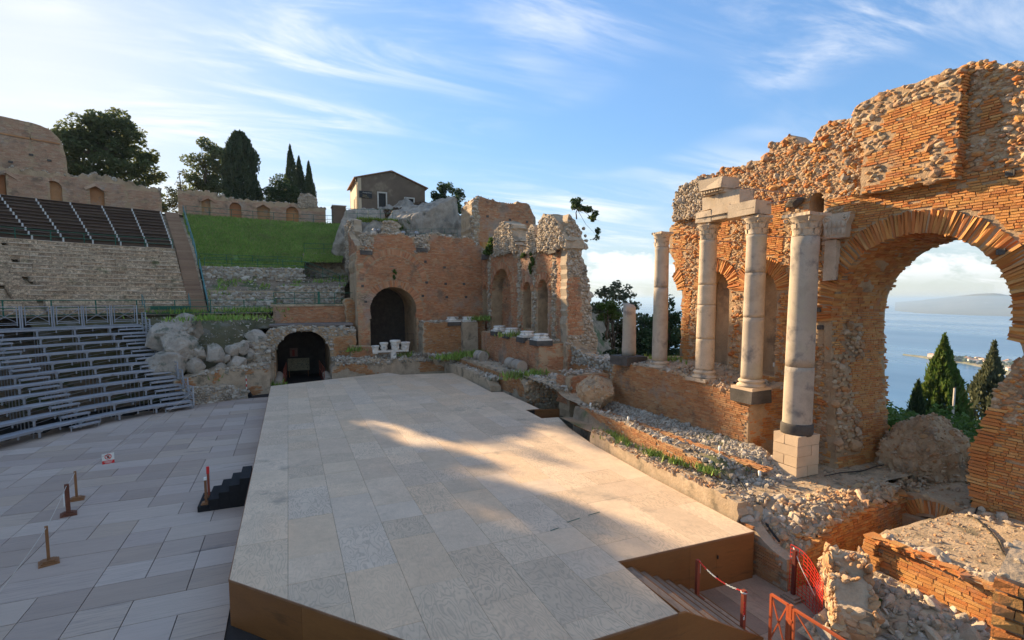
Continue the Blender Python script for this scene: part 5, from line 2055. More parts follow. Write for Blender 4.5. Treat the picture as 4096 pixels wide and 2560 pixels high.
# red plastic safety mesh
ms = thing('safety_mesh', 'red plastic safety mesh fixed between brick pier and wall stub', 'mesh', (11.9, 8.5, -.25))
boxes = []
p0, p1 = np.array([12.0, 8.98]), np.array([11.55, 7.75])


def mp_(u, v):
    p = p0 + (p1 - p0) * u
    bow = .12 * math.sin(u * math.pi)
    zt = 1.12 - .25 * u + .06 * math.sin(u * 5)
    return np.array([p[0] + bow, p[1], -.22 + v * (zt + .22)])


NU, NV = 9, 13
for k in range(NV + 1):
    for q in range(NU):
        boxes.append(bar(mp_(q / NU, k / NV), mp_((q + 1) / NU, k / NV), .010, .014))
for q in range(NU + 1):
    for k in range(NV):
        boxes.append(bar(mp_(q / NU, k / NV), mp_(q / NU, (k + 1) / NV), .010, .012))
obj('net', boxmesh('net', M_redmesh, boxes), ms, kind='stuff')
obj('post', boxmesh('post', mat('dark_red_post', [(.13, .03, .02)], ncontrast=.2, bump=0, piece=False), [((11.93, 8.80, .4), (.085, .085, 1.3))]), ms)
obj('base_board', boxmesh('base_board', M_darkfloor, [((11.9, 8.78, -.22), (.42, .42, .05)), ((11.9, 8.78, -.17), (.32, .32, .05))]), ms)
put('tape', tube([mp_(.08, .97) + [-.02, 0, 0], mp_(.3, .7) + [-.05, 0, 0], mp_(.75, .45) + [-.04, 0, 0]], .012, 5), M_whitep, ms, True)


def cable(label, pts, r=.022):
    P = np.array(pts, float)
    t = np.linspace(0, len(P) - 1, len(P) * 8)
    S = np.stack([np.interp(t, np.arange(len(P)), P[:, k]) for k in range(3)], 1)
    for _ in range(4):
        S[1:-1] = (S[:-2] + S[1:-1] * 2 + S[2:]) / 4
    put('cable', tube(S, r, 6), M_cable, None, True, label=label, cat='cable')


cable('thick black cable running down the rubble beside the stage corner', [(18.0, 13.7, 1.5), (16.2, 13.4, 1.5), (15.0, 13.6, 1.56), (14.2, 13.2, 1.56), (13.7, 12.2, 1.5), (13.1, 11.2, 1.35), (12.6, 10.2, 1.0), (12.35, 9.6, .85)], .035)
cable('thin black cable lying along the foot of the arch pier', [(16.9, 11.5, 1.46), (17.8, 11.5, 1.46), (18.6, 11.3, 1.46), (19.6, 11.4, 1.48), (20.8, 11.3, 1.5)], .016)
cable('grey cable curving over the sunlit foreground terrace', [(18.05, 7.7, 1.6), (17.4, 7.5, 1.53), (16.8, 6.9, 1.52), (16.3, 6.5, 1.5), (15.6, 6.1, 1.5), (15.0, 5.6, 1.5)], .022)
cable('bundle of dark cables on the podium behind the nearest column', [(16.6, 15.3, 4.2), (16.9, 14.8, 4.12), (17.2, 14.4, 4.0), (17.5, 14.15, 3.6)], .04)
cable('black conduit running along the grassy strip', [(13.0, 16.5, 1.52), (13.0, 15, 1.55), (13.05, 13.8, 1.56), (13.2, 12.9, 1.55)], .014)


def spot(label, p, d):
    t = thing('spotlight', label, 'lamp', p)
    p = np.array(p, float)
    d = np.array(d, float) / np.linalg.norm(d)
    obj('stand', boxmesh('stand', M_whitep, [((p[0], p[1], p[2] + .05), (.03, .03, .12))]), t)
    put('lamp_head', tube([p + [0, 0, .12], p + [0, 0, .12] + d * .05, p + [0, 0, .12] + d * .2], [.035, .05, .05], 10), M_whitep, t, True)


spot('small white spotlight on the platform before the nearest column', (14.55, 12.15, 1.44), (.1, .2, 1))
spot('small white spotlight on the brick terrace wall, middle one', (13.7, 18.4, 2.06), (.2, .1, 1))
spot('small white spotlight on the brick terrace wall by the boulder', (13.75, 21.6, 2.08), (.2, .1, 1))
spot('small white spotlight at the near end of the rubble slope', (14.6, 14.0, 1.8), (.2, .1, 1))
for (x, y, z, lab) in ((18.75, 15.0, 4.75, 'grey floodlight lying in the niche behind the column on lava'), (17.3, 17.2, 4.5, 'grey floodlight on the podium behind the pale marble column')):
    t = thing('floodlight', lab, 'lamp', (x, y, z))
    obj('housing', boxmesh('housing', M_galv, [((x, y, z + .1), (.16, .3, .2), .4)]), t)
    obj('glass', boxmesh('glass', M_whitep, [((x - .09, y, z + .1), (.02, .26, .16), .4)]), t)
    obj('bracket', boxmesh('bracket', M_galv, [((x + .05, y, z), (.05, .2, .05))]), t)
# ================================================================== far end: side hall with the tall arch
YV = 49.0
FV2 = Frame((0, YV, 0), (1, 0, 0))            # a = x, b = z, facing the camera side
hall = thing('side_hall', 'massive brick hall with tall dark arch at the far end of the stage', 'building', (11, 52, 2))
HO = [(5.9, -.3), (18.6, -.3), (18.6, 12.6), (17.3, 13.4), (16.6, 13.75), (15.2, 13.6), (13.3, 13.9), (12.9, 13.9), (12.7, 13.2), (12.4, 12.5), (11.4, 12.5), (11.2, 13.5), (10.2, 13.75), (8.6, 13.7), (7.6, 13.6), (7.2, 13.4), (6.9, 12.6), (5.95, 12.4), (5.8, 11)]
HO = resample(HO, .4, .06, 11, lambda a, b: b < 10 or a > 17.5)
HA = archpoly(6.98, 11.35, 2.3, 6.55, 22)
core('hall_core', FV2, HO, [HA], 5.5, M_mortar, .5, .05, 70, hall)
core('hall_back', Frame((0, YV + 5.6, 0), (1, 0, 0)), [(6, 0), (18, 0), (18, 11), (6, 11)], [], .5, mat('painted_passage_shade', [(.05, .04, .035), (.07, .06, .05)], piece=False), .8, .05, 71, hall)  # near-black colour paints the passage's shade onto this closing plate


def hin(a, b):
    r1 = ((a - 9.17) ** 2 + (b - 6.55) ** 2 < 2.85 ** 2) & (b > 6.3)
    rr = np.hypot(a - 9.2, b - 9.0)
    r2 = (rr > 2.72) & (rr < 3.32) & (b > 9.2)
    return inpoly(a, b, HO) & ~inpoly(a, b, HA) & ~r1 & ~r2


bricks(hall, FV2, (5.9, 18.2, 1.0, 13.8), hin, M_brick_r, .098, .34, .016, .03, .07, 300, .03, BR_POOL, .05, 72)
arch_ring(hall, FV2, (9.17, 6.55), 2.18, 2.83, math.pi + .35, -.35, M_brick_r, None, proud=.05, back=.5, thick=.14)
arch_ring(hall, FV2, (9.2, 9.0), 2.74, 3.30, math.pi - .1, .1, M_brick_r, None, proud=.035, back=.2, thick=.15, name='relieving_voussoir')
# left return face of the hall (towards the seating) and its stub of older wall
FVL = Frame((5.9, YV + 6.5, 0), (0, -1, 0))
HL = resample([(0, 4), (6.5, 4), (6.5, 12.4), (5.4, 12.6), (4, 13.2), (2, 13.6), (0, 14.5)], .35, .06, 4, lambda a, b: b < 10)
core('hall_side', FVL, HL, [], .6, M_mortar, .45, .05, 73, hall)
bricks(hall, FVL, (0, 6.5, 4, 14.5), lambda a, b: inpoly(a, b, HL), M_brick_r, .098, .34, .016, .03, .07, 80, .05, BR_POOL, .05, 74, name='side_brick')
# broken window gaps with dark sills in the top edge
for x in (6.75, 11.95):
    obj('lava_sill', boxmesh('lava_sill', M_basalt, [((x + .0, YV - .03, 11.85 if x < 8 else 12.3), (1.1, .22, .36))], jit=.01), hall)
    FS_ = Frame((x - .55, YV - .04, 0), (1, 0, 0))
    rubble(hall, FS_, (0, 1.1, 12.1, 13.7), lambda a, b: a < 9, M_stone, .26, .5, 20, .0, 75 + int(x), 1, 1.2, name='infill_stone')
for (x, z) in ((6.6, 7.35), (14.3, 9.1), (12.4, 9.2), (16.2, 9.1), (12.0, 7.9), (14.4, 7.8), (16.4, 7.8), (12.3, 11.2), (14.2, 10.7), (5.95 + .4, 8.8)):
    obj('socket_shade_block', boxmesh('socket_shade_block', M_basalt, [((x, YV + .02, z), (.24, .16, .22))]), hall)  # solid dark blocks in place of shaded put-log holes
P = []
rh = np.random.default_rng(12)
for k in range(420):
    x = rh.uniform(6, 18)
    z = np.interp(x, [6, 6.9, 7.6, 10.2, 11.2, 11.4, 12.4, 12.9, 13.3, 15.2, 16.6, 18], [12.4, 12.6, 13.6, 13.75, 13.5, 12.5, 12.5, 13.9, 13.9, 13.6, 13.75, 12.9])
    P.append((x, YV + rh.uniform(0, 4.5), z + rh.normal(.0, .08)))
scatter(hall, np.array(P), M_stone, .28, 0, False, .7, 41, 'coping_stone')
# hanging plant
# upper brick block behind, above the hall
ub = thing('upper_brick_block', 'tall square brick block rising above the far hall', 'building', (21, 51, 12))
FU = Frame((17.6, 50.6, 0), (1, 0, 0))
UO = resample([(0, 11), (7.2, 11), (7.3, 14.6), (7.4, 16.4), (7.0, 17.0), (6.6, 17.8), (5.2, 18.0), (5.0, 17.75), (3.2, 17.75), (2.4, 17.9), (1.2, 18.2), (.7, 18.2), (0, 17.4)], .35, .05, 5, lambda a, b: b < 14)
UH = [(1.15, 11.4), (1.15, 12.7), (2.7, 12.7), (2.7, 11.4)]
core('block_core', FU, UO, [UH], 3.5, M_mortar, .45, .05, 80, ub)
bricks(ub, FU, (.75, 7.4, 11, 18.1), lambda a, b: inpoly(a, b, UO) & ~inpoly(a, b, UH) & ~((b > 12.7) & (b < 13.5) & (a > 1.0) & (a < 2.9)), M_brick_r, .10, .34, .016, .03, .07, 250, .02, BR_POOL, 0, 81)
rubble(ub, FU, (0, .75, 11, 18.2), lambda a, b: inpoly(a, b, UO), M_stone, .26, .5, 40, .0, 82, 1, 1.2)
for k in range(12):
    obj('lintel_brick', boxmesh('lintel_brick', M_brick_w, [bar(FU.pt(1.05 + k * .165, 12.72, .0), FU.pt(.95 + k * .18, 13.5, .0), .15, .2, (0, 1, 0))]), ub)
for (a, b) in ((1.75, 16.2), (4.3, 16.0), (6.3, 15.9)):
    obj('socket_shade_block', boxmesh('socket_shade_block', M_basalt, [(tuple(FU.pt(a, b, .0)), (.26, .14, .22))]), ub)  # hole shade drawn as dark blocks
P = FU.pt(rh.uniform(0, 7.2, 150), np.zeros(150), -rh.uniform(0, 3.4, 150))
P[:, 2] = np.interp(P[:, 0] - 17.6, [0, .7, 1.2, 3.2, 5, 5.2, 6.6, 7.3], [17.4, 18.2, 18.2, 17.75, 17.75, 18, 17.8, 16.5])
scatter(ub, P, M_stone, .25, 0, False, .6, 42, 'coping_stone')

# ------------------------------------------------------------------ niche wing
wing = thing('niche_wing', 'ruined brick wing with arched niches and rubble crown left of the gap', 'wall', (19.5, 40, 2))
WT = [(49, 12.6), (47.5, 12.1), (46.9, 11.9), (45.3, 11.7), (45.0, 12.2), (44.6, 12.9), (43.6, 13.6), (42.2, 13.9), (40.9, 13.3), (40.2, 12.4), (39.6, 11.7), (38.6, 11.5), (38.0, 12.0), (37.3, 12.7), (36.4, 12.6), (35.8, 12.0), (35.4, 12.9), (34.4, 13.3), (33.2, 13.0), (32.2, 12.2), (31.5, 11.4)]
WO = resample(yz([(31.5, 1), (49, 1)] + WT), .35, .06, 6, lambda a, b: b < 10)
WH = [yz(archpoly(48.0, 49.3, 5.4, 8.6)) if False else yz(archpoly(47.6, 48.7, 5.4, 8.5)), yz(archpoly(41.6, 46.3, 4.7, 8.05)), yz(archpoly(37.5, 39.05, 5.1, 8.25)), yz(archpoly(34.6, 36.3, 4.9, 8.3))]
core('wing_core', FW, WO, WH, 1.1, M_mortar, .45, .05, 90, wing)
core('wing_core', Frame((XW + 1.1, 0, 0), (0, -1, 0)), resample(yz([(32.0, 1), (49, 1)] + [(y, z - .5) for y, z in WT if y > 35] + [(34.6, 10.8), (33.4, 9.6), (32.4, 8.0)]), .5, .08, 7, lambda a, b: b < 7), [], 1.3, M_mortar, .6, .05, 91, wing)
wr = [(-48.15, 8.5, .55, .95), (-43.95, 8.05, 2.35, 2.95), (-38.27, 8.25, .77, 1.3), (-35.45, 8.3, .85, 1.4)]


def wring(a, b):
    r = np.zeros(np.shape(a), bool)
    for ca, cb, ri, ro in wr:
        r |= ((a - ca) ** 2 + (b - cb) ** 2 < (ro + .02) ** 2) & (b > cb)
    return r


def wscar(a):
    y = -a
    return (abs(y - 46.9) < .35) | (abs(y - 39.8) < .3) | (abs(y - 36.9) < .3) | (abs(y - 33.6) < .3)


def wbr(a, b):
    return (b < 11.2 + .4 * (vn(np.c_[a, b], 1.0, 4, 2) - .5) + (.5 * (-a > 41))) & ~(wscar(a) & (vn(np.c_[a, b], .7, 5, 2) > .3))


win = lambda a, b: inpoly(a, b, WO) & ~inany(a, b, WH) & ~wring(a, b)
bricks(wing, FW, (-49, -31.5, 2.5, 14.5), lambda a, b: win(a, b) & wbr(a, b), M_brick_r, .10, .34, .016, .035, .08, 300, .04, BR_ROUGH, .04, 92)
rubble(wing, FW, (-49, -31.5, 2.5, 14.5), lambda a, b: win(a, b) & ~wbr(a, b), M_stone, .23, .6, 200, 0, 93, 1, 1.25)
for ca, cb, ri, ro in wr:
    arch_ring(wing, FW, (ca, cb), ri - .02, ro, math.pi, 0, M_brick_r, None, proud=.04, back=.35, thick=.13)
# niche backs in brick
FWn = Frame((XW + 1.05, 0, 0), (0, -1, 0))
bricks(wing, FWn, (-46.4, -34.5, 4.6, 10.5), lambda a, b: inany(a, b, WH), M_brick_r, .10, .34, .016, .03, .08, 60, .05, BR_POOL, .03, 94, name='niche_brick')
# upper towers of rubble on the wing
for (y0, y1, z0, z1, dx_, sd_) in ((40.3, 45.0, 11.6, 14.5, -.35, 1), (31.6, 35.6, 11.2, 13.8, -.4, 2), (36.0, 38.1, 11.3, 13.4, -.2, 3)):
    Ft = Frame((XW + dx_, 0, 0), (0, -1, 0))
    To = resample(yz({1: [(39.8, 11.6), (45.0, 11.6), (45.0, 12.3), (44.8, 13.2), (44.6, 13.9), (43.8, 14.1), (43.2, 14.5), (42.2, 14.45), (41.3, 14.1), (40.7, 13.9), (40.6, 13.1), (40.1, 12.5)], 2: [(31.3, 11.2), (35.7, 11.2), (35.7, 12.4), (35.45, 13.6), (34.8, 14.0), (34.0, 13.7), (33.3, 13.75), (32.6, 13.2), (32.2, 12.9), (31.8, 12.2), (31.4, 11.8)], 3: [(35.9, 11.3), (38.3, 11.3), (38.0, 12.0), (37.9, 12.9), (37.4, 13.5), (36.8, 13.4), (36.4, 12.8), (36.1, 12.2)]}[sd_]), .22, .09, sd_)
    core('rubble_tower', Ft, To, [], 1.5, M_mortar_p, .4, .08, 95 + sd_, wing)
    rubble(wing, Ft, (-y1, -y0, z0, z1), lambda a, b: inpoly(a, b, To), M_stone, .19, .5, 60, .0, 97 + sd_, 1, 1.3, name='tower_stone')
    Fs = Frame((XW + dx_, y0, 0), (1, 0, 0))
    rubble(wing, Fs, (0, 1.8, z0, z1 - .3), lambda a, b: b < z0 + .9 - .35 * a, M_stone, .24, .6, 20, .0, 98 + sd_, 1, 1.25, name='tower_side_stone')
P = []
for k in range(420):
    s = rh.uniform(0, len(WT) - 1.01)
    k0 = int(s)
    p = np.array(WT[k0]) + (np.array(WT[k0 + 1]) - np.array(WT[k0])) * (s - k0)
    P.append((XW + rh.uniform(-.2, 2.2), p[0], p[1] + rh.normal(0, .1)))
scatter(wing, np.array(P), M_stone, .2, 0, False, .75, 43, 'coping_stone')
# end face towards the camera
FE = Frame((XW - .1, 31.45, 0), (1, 0, 0))
EO = resample([(0, 1), (2.9, 1), (2.75, 3.2), (2.6, 4.3), (2.3, 5.4), (1.98, 7.2), (1.85, 8.8), (1.4, 10.4), (1.05, 11.0), (1.1, 12.2), (.6, 13.1), (.1, 13.4), (0, 13)], .3, .06, 8, lambda a, b: b < 3)
core('end_core', FE, EO, [[(.15, 5.2), (.15, 8.3), (.9, 8.7), (1.15, 8.2), (1.1, 6.4), (.6, 5.3)]], .9, M_mortar_p, .35, .06, 99, wing)
ebr = lambda a, b: (a < 1.15 - .1 * (b - 8)) & (b > 5) & (b < 9.2) | (b < 4.4 - .5 * abs(a - 1))
bricks(wing, FE, (0, 2.9, 2.2, 11), lambda a, b: inpoly(a, b, EO) & ebr(a, b), M_brick_r, .095, .3, .015, .03, .07, 150, .04, BR_POOL, .02, 100, name='end_brick')
rubble(wing, FE, (0, 2.9, 2.2, 13.4), lambda a, b: inpoly(a, b, EO) & ~ebr(a, b), M_stone, .22, .55, 120, .0, 101, 1, 1.2, name='end_stone')
# dark lintel blocks
obj('lava_lintel', boxmesh('lava_lintel', M_basalt, [((XW - .25, 33.3, 11.2), (.3, 1.3, .5)), ((XW - .3, 47.3, 11.7), (.3, 1.0, .5))], jit=.03), wing)

# wing podium with column bases
wp = thing('wing_podium', 'brick podium with marble column bases in front of the niche wing', 'podium', (17, 37, 2.4))
FWP = Frame((XP, 0, 0), (0, -1, 0))
WPO = resample(yz([(31.9, .5), (43.5, .5), (43.5, 4.7), (40, 4.72), (36, 4.6), (33, 4.5), (31.9, 4.4)]), .4, .03, 2, lambda a, b: b < 4)
core('podium_core', FWP, WPO, [], 2.2, M_mortar, .45, .03, 110, wp)
bricks(wp, FWP, (-43.5, -31.9, 1.5, 4.7), lambda a, b: inpoly(a, b, WPO), M_brick_r, .085, .28, .014, .03, .07, 300, .03, BR_POOL, .03, 111)
FWS = Frame((XP, 31.9, 0), (1, 0, 0))
WSO = resample([(0, .5), (4.8, .5), (4.7, 3.9), (4.4, 4.2), (3.6, 4.55), (2.6, 4.5), (0, 4.4)], .35, .03, 3, lambda a, b: b < 4)
core('podium_side', FWS, WSO, [], .5, M_mortar, .4, .03, 112, wp)
bricks(wp, FWS, (0, 4.8, 1.5, 4.6), lambda a, b: inpoly(a, b, WSO) & (abs(a - 2.35) > .03), M_brick_r, .085, .28, .014, .03, .07, 200, .02, BR_POOL, .0, 113, name='side_brick')
V, F = grid_surface(10, 40, lambda u, v: np.stack([XP + .1 + u * 2.2, 31.95 + v * 11.5, 4.5 + v * .2 + .12 * (vn(np.c_[u * 3, v * 12], .3, 3, 2) - .5)], -1))
put('podium_top', (V, F), M_dirt, wp, True)
scatter(wp, np.c_[rh.uniform(16.05, 18, 320), rh.uniform(32, 43, 320), np.full(320, 4.62)], M_stone_d, .16, 40, False, .6, 44)


def att_base(x, y, z, r, label):
    t = thing('marble_column_foot', label, 'column foot', (x, y, z), 'column bases on the wing podium')
    obj('lava_plinth', boxmesh('lava_plinth', M_basalt, [((x, y, z + .12), (r * 2.7, r * 2.7, .36))], jit=.01), t)
    obj('plinth', boxmesh('plinth', M_white_marble, [((x, y, z + .36), (r * 2.55, r * 2.55, .12))], jit=.008), t)
    put('torus', lathe([(r * 1.25, z + .42), (r * 1.3, z + .5), (r * 1.2, z + .56), (r * 1.06, z + .6), (r * 1.05, z + .66), (r * 1.16, z + .7), (r * 1.15, z + .76), (r, z + .78), (0.05, z + .79)], 24, (x, y, 0), .03, 2), M_white_marble, t, True)


att_base(16.45, 40.2, 4.55, .46, 'white marble column base on the wing podium, farthest of the four')
att_base(16.45, 37.6, 4.5, .46, 'white marble column base on the wing podium, second from the far end')
att_base(16.45, 34.7, 4.42, .46, 'white marble column base on the wing podium, second from the near corner')
att_base(16.45, 32.4, 4.36, .46, 'white marble column base on black lava at the near podium corner')
# plinth wall below the hall, right of the tall arch, with two bases
hp2 = thing('hall_plinth', 'mossy brick plinth wall below the hall, right of the tall arch', 'wall', (14, 47.5, 1))
FH = Frame((0, 47.2, 0), (1, 0, 0))
HPO = resample([(11.5, .5), (17.8, .5), (17.8, 5.5), (15.8, 5.6), (14, 5.4), (12.5, 5.35), (11.7, 5.5), (11.5, 5.0)], .35, .05, 4, lambda a, b: b < 4)
core('plinth_core', FH, HPO, [], 1.9, M_mortar_p, .4, .05, 115, hp2)
bricks(hp2, FH, (11.5, 17.8, 1.4, 5.6), lambda a, b: inpoly(a, b, HPO), M_brick_d, .09, .3, .015, .03, .07, 200, .05, BR_POOL, .03, 116)
scatter(hp2, np.c_[rh.uniform(11.6, 17.6, 200), rh.uniform(47.2, 48.9, 200), np.full(200, 5.45)], M_stone_d, .2, 40, False, .6, 45)
obj('pier', boxmesh('pier', M_mortar_p, [((16.0, 46.9, 3.4), (1.5, .9, 4.0))], jit=.02), hp2)
att_base(14.6, 47.7, 5.1, .5, 'half sunk marble base on the mossy plinth, left one')
att_base(16.0, 47.2, 5.1, .5, 'marble base on black lava at the end of the mossy plinth')

# ------------------------------------------------------------------ ledges between stage and far walls
lg = thing('rubble_ledge', 'long rubble ledge of white stones below the far hall', 'ledge', (8, 46.5, 0))
FL = Frame((0, 46.0, 0), (1, 0, 0))
LO = resample([(3.2, -.4), (14.8, -.4), (14.8, 1.9), (12, 2.2), (9, 2.25), (6, 2.3), (3.6, 2.2), (3.3, 1.4)], .3, .05, 5, lambda a, b: b < 1)
core('ledge_core', FL, LO, [], 3.0, M_mortar_p, .35, .06, 120, lg)
bricks(lg, FL, (3.2, 14.8, .9, 2.0), lambda a, b: inpoly(a, b, LO) & (vn(np.c_[a, b], 1.2, 3, 2) > .45), M_brick_d, .09, .3, .016, .02, .06, 80, .1, BR_POOL, .03, 121)
rubble(lg, FL, (3.2, 14.8, .3, 2.3), lambda a, b: inpoly(a, b, LO) & (b > 1.7 + .3 * vn(np.c_[a, b], .8, 4, 2)), M_stone_d, .24, .6, 80, .0, 122, 1, 1.2)
scatter(lg, np.c_[rh.uniform(3.4, 14.6, 700), rh.uniform(46.0, 48.9, 700), 2.3 + rh.normal(0, .07, 700)], M_stone_d, .24, 140, False, .65, 46, 'top_stone')
# second strip
FL2 = Frame((0, 47.4, 0), (1, 0, 0))
LO2 = resample([(5.0, 1.5), (7.2, 1.5), (7.2, 3.2), (6.5, 3.3), (5.0, 3.4)], .3, .04, 6)
core('ledge_wall', FL2, LO2, [], 1.5, M_mortar, .35, .05, 123, lg)
bricks(lg, FL2, (5, 7.2, 1.6, 3.4), lambda a, b: inpoly(a, b, LO2), M_brick_r, .09, .3, .016, .02, .06, 40, .1, BR_POOL, .03, 124, name='ledge_brick')

bench = thing('stone_bench', 'pale stone slab on one support before the tall arch', 'bench', (8.6, 46.4, 2.4))
obj('slab', boxmesh('slab', M_white_marble, [((8.55, 46.35, 2.93), (2.7, .6, .14))], jit=.01), bench)
obj('support', boxmesh('support', M_white_marble, [((8.55, 46.35, 2.55), (.45, .5, .62))], jit=.01), bench)
for k, (x, w, h, lab) in enumerate(((7.0, .62, .72, 'battered white marble capital standing on the ledge left of the slab'), (7.75, .66, .72, 'battered white marble capital at the left end of the slab'), (8.75, .86, .9, 'tallest battered marble capital at the middle of the slab'), (9.65, .84, .70, 'wide battered marble capital at the right end of the slab'))):
    t = thing('marble_capital', lab, 'capital', (x, 46.35, 3.0), 'capitals displayed before the tall arch')
    z0 = 3.0 if k else 2.75
    put('bell', lathe([(w * .36, z0), (w * .40, z0 + .12 * h), (w * .40, z0 + .45 * h), (w * .46, z0 + .7 * h), (w * .56, z0 + .85 * h), (w * .54, z0 + h), (.05, z0 + h + .01)], 18, (x, 46.35, 0), .25, k + 3), M_white_marble, t)
    for q in range(7):
        a_ = q * .9 + k
        V, F = ST_LO[q]
        obj('carved_leaf', meshnp('carved_leaf', V * np.array([.2, .2, .34]) + np.array([x + math.cos(a_) * w * .38, 46.35 + math.sin(a_) * w * .38, z0 + h * (.3 + .3 * (q % 2))]), F, M_white_marble), t)

# tiers along the right edge of the stage towards the wing
tr_ = thing('stage_side_tiers', 'stepped rubble and brick tiers between the stage and the wing podium', 'ruin', (14.5, 37, 1))
for (x0, y0, y1, zt, m_, th) in ((13.5, 34.0, 45.6, 1.75, M_plaster, .9), (14.5, 30.4, 45.6, 2.25, M_mortar_p, 1.7)):
    Fq = Frame((x0, 0, 0), (.01, -1, 0))
    Oq = resample(yz([(y0, -.3), (y1, -.3), (y1, zt), ((y0 + y1) / 2, zt + .12), (y0 + 1, zt), (y0, zt - .5)]), .3, .05, int(x0), lambda a, b: b < 1)
    core('tier_core', Fq, Oq, [], th, m_, .35, .06, 130 + int(x0), tr_)
    if x0 > 14:
        bricks(tr_, Fq, (-y1, -y0, 1.0, zt), lambda a, b: inpoly(a, b, Oq) & (vn(np.c_[a, b], 1.5, 6, 2) > .35), M_brick_d, .09, .3, .016, .02, .06, 150, .05, BR_POOL, .03, 131)
    n = 420
    scatter(tr_, np.c_[rh.uniform(x0, x0 + th + .2, n), rh.uniform(y0, y1, n), zt + rh.normal(.03, .06, n)], M_stone_d, .22, 110, False, .65, 50 + int(x0), 'top_stone' if x0 < 14 else 'stone')
# near end of the tiers: curved rubble face
Fq = Frame((14.4, 30.4, 0), (1, -.25, 0), (0, 0, 1))
Oq = resample([(0, -.3), (3.2, -.3), (3.2, 2.0), (1.5, 2.2), (0, 2.2)], .3, .05, 4, lambda a, b: b < 1)
core('tier_end', Fq, Oq, [], 1.6, M_mortar_p, .35, .06, 135, tr_)
rubble(tr_, Fq, (0, 3.2, .2, 2.2), lambda a, b: inpoly(a, b, Oq), M_stone_w, .2, .55, 100, 0, 136, 1, 1.2, name='end_stone')
V, F = grid_surface(14, 20, lambda u, v: (lambda x, y: np.stack([x, y, 2.3 - .5 * smooth(-y, -28, -25) + .15 * (vn(np.c_[x, y], .6, 3, 3) - .5)], -1))(14.6 + u * 6.5, 24.2 + v * 8))
put('tier_floor', (V, F), M_dirt, tr_, True)
scatter(tr_, np.c_[rh.uniform(14.6, 17.5, 420), rh.uniform(26, 31.6, 420), 2.25 + rh.normal(0, .06, 420)], M_stone_d, .22, 0, False, .65, 56, 'floor_stone')
# little brick pier in the gap
lp = thing('brick_stump', 'low square brick stump with rubble top in the gap before the wing', 'pier', (16.2, 26.6, 1.6))
Fa = Frame((15.3, 26.3, 0), (1, -.1, 0), (0, 0, 1))
Oa = [(0, .3), (2.6, .3), (2.6, 3.05), (1.8, 3.1), (.6, 3.05), (0, 2.9)]
core('stump_core', Fa, resample(Oa, .3, .02, 1), [], 1.6, M_mortar, .3, .04, 140, lp)
bricks(lp, Fa, (0, 2.6, 1.2, 3.05), lambda a, b: inpoly(a, b, Oa), M_brick_r, .085, .28, .015, .03, .07, 120, .03, BR_POOL, 0, 141)
Fa2 = Frame((15.3, 27.9, 0), (.06, -1, 0))
bricks(lp, Fa2, (0, 1.6, 1.2, 2.95), lambda a, b: a < 9, M_brick_r, .085, .28, .015, .03, .07, 60, .03, BR_POOL, 0, 142, name='side_brick')
scatter(lp, np.c_[rh.uniform(15.4, 17.8, 120), rh.uniform(26.4, 27.8, 120), 3.08 + rh.normal(0, .05, 120)], M_stone_d, .2, 60, False, .65, 57)
# two fallen column drums before the wing podium, two more behind
for k, (p, q, r, lab) in enumerate((((15.3, 34.2, 2.75), (15.25, 33.0, 2.75), .42, 'fallen grey column drum, nearer of the pair below the podium'), ((15.35, 35.6, 2.75), (15.32, 34.35, 2.75), .42, 'fallen grey column drum, farther of the pair below the podium'), ((14.9, 41.4, 2.75), (15.0, 40.2, 2.75), .45, 'fallen grey column drum in the corner beside the podium'))):
    P = np.linspace(p, q, 7)
    V, F = tube(P, r, 22)
    V = V + .03 * (vn(V, .3, k, 2)[:, None] - .5)
    put('fallen_drum', (V, F), M_granite, None, False, label=lab, cat='column drum', group='fallen column drums')

# retaining wall between the wing and the podium across the gap
gw = thing('gap_wall', 'low broken rubble wall across the gap towards the sea', 'wall', (18.5, 27, 2))
Fg = Frame((18.4, 31.6, 0), (.02, -1, 0))
Og = resample([(0, .5), (9.0, .5), (9.0, 4.2), (8.2, 4.0), (6, 3.7), (4, 3.6), (1.5, 3.9), (0, 4.4)], .3, .06, 3, lambda a, b: b < 2)
core('wall_core', Fg, Og, [], .8, M_mortar, .35, .06, 150, gw)
bricks(gw, Fg, (0, 9, 1.5, 3.2), lambda a, b: inpoly(a, b, Og) & (b < 3.2), M_brick_d, .09, .3, .016, .03, .07, 100, .05, BR_POOL, 0, 151)
rubble(gw, Fg, (0, 9, 3.1, 4.4), lambda a, b: inpoly(a, b, Og), M_stone_d, .2, .6, 60, 0, 152, 1, 1.2)
scatter(gw, np.c_[rh.uniform(18.4, 19.2, 220), rh.uniform(22.8, 31.4, 220), np.zeros(220)] + [0, 0, 3.75], M_stone_d, .22, 60, False, .65, 58, 'top_stone')

# ------------------------------------------------------------------ side entrance vault
pv = thing('entrance_vault', 'barrel vaulted side entrance faced with rubble, left of the far hall', 'vault', (1.1, 49, 0))
FPV = Frame((0, 48.4, 0), (1, 0, 0))
PVO = resample([(-2.2, -.3), (5.6, -.3), (5.6, 4.9), (4.5, 4.95), (2.8, 5.1), (1, 5.3), (-.6, 5.15), (-1.6, 4.9), (-2.2, 4.0)], .3, .04, 6, lambda a, b: b < 1)
PVH = archpoly(-1.15, 3.35, -.25, 2.62, 22)
core('vault_core', FPV, PVO, [PVH], 7.5, M_mortar, .4, .05, 160, pv)
core('vault_back', Frame((0, 55.8, 0), (1, 0, 0)), [(-2, -.3), (4.5, -.3), (4.5, 5), (-2, 5)], [], .4, mat('painted_passage_shade', []), .8, .05, 161, pv)  # shade deep in the vault is put into this dark colour
prub = lambda a, b: (np.hypot(a - 1.1, b - 2.62) < 3.2) & (b > 2.2) & (a < 3.6)
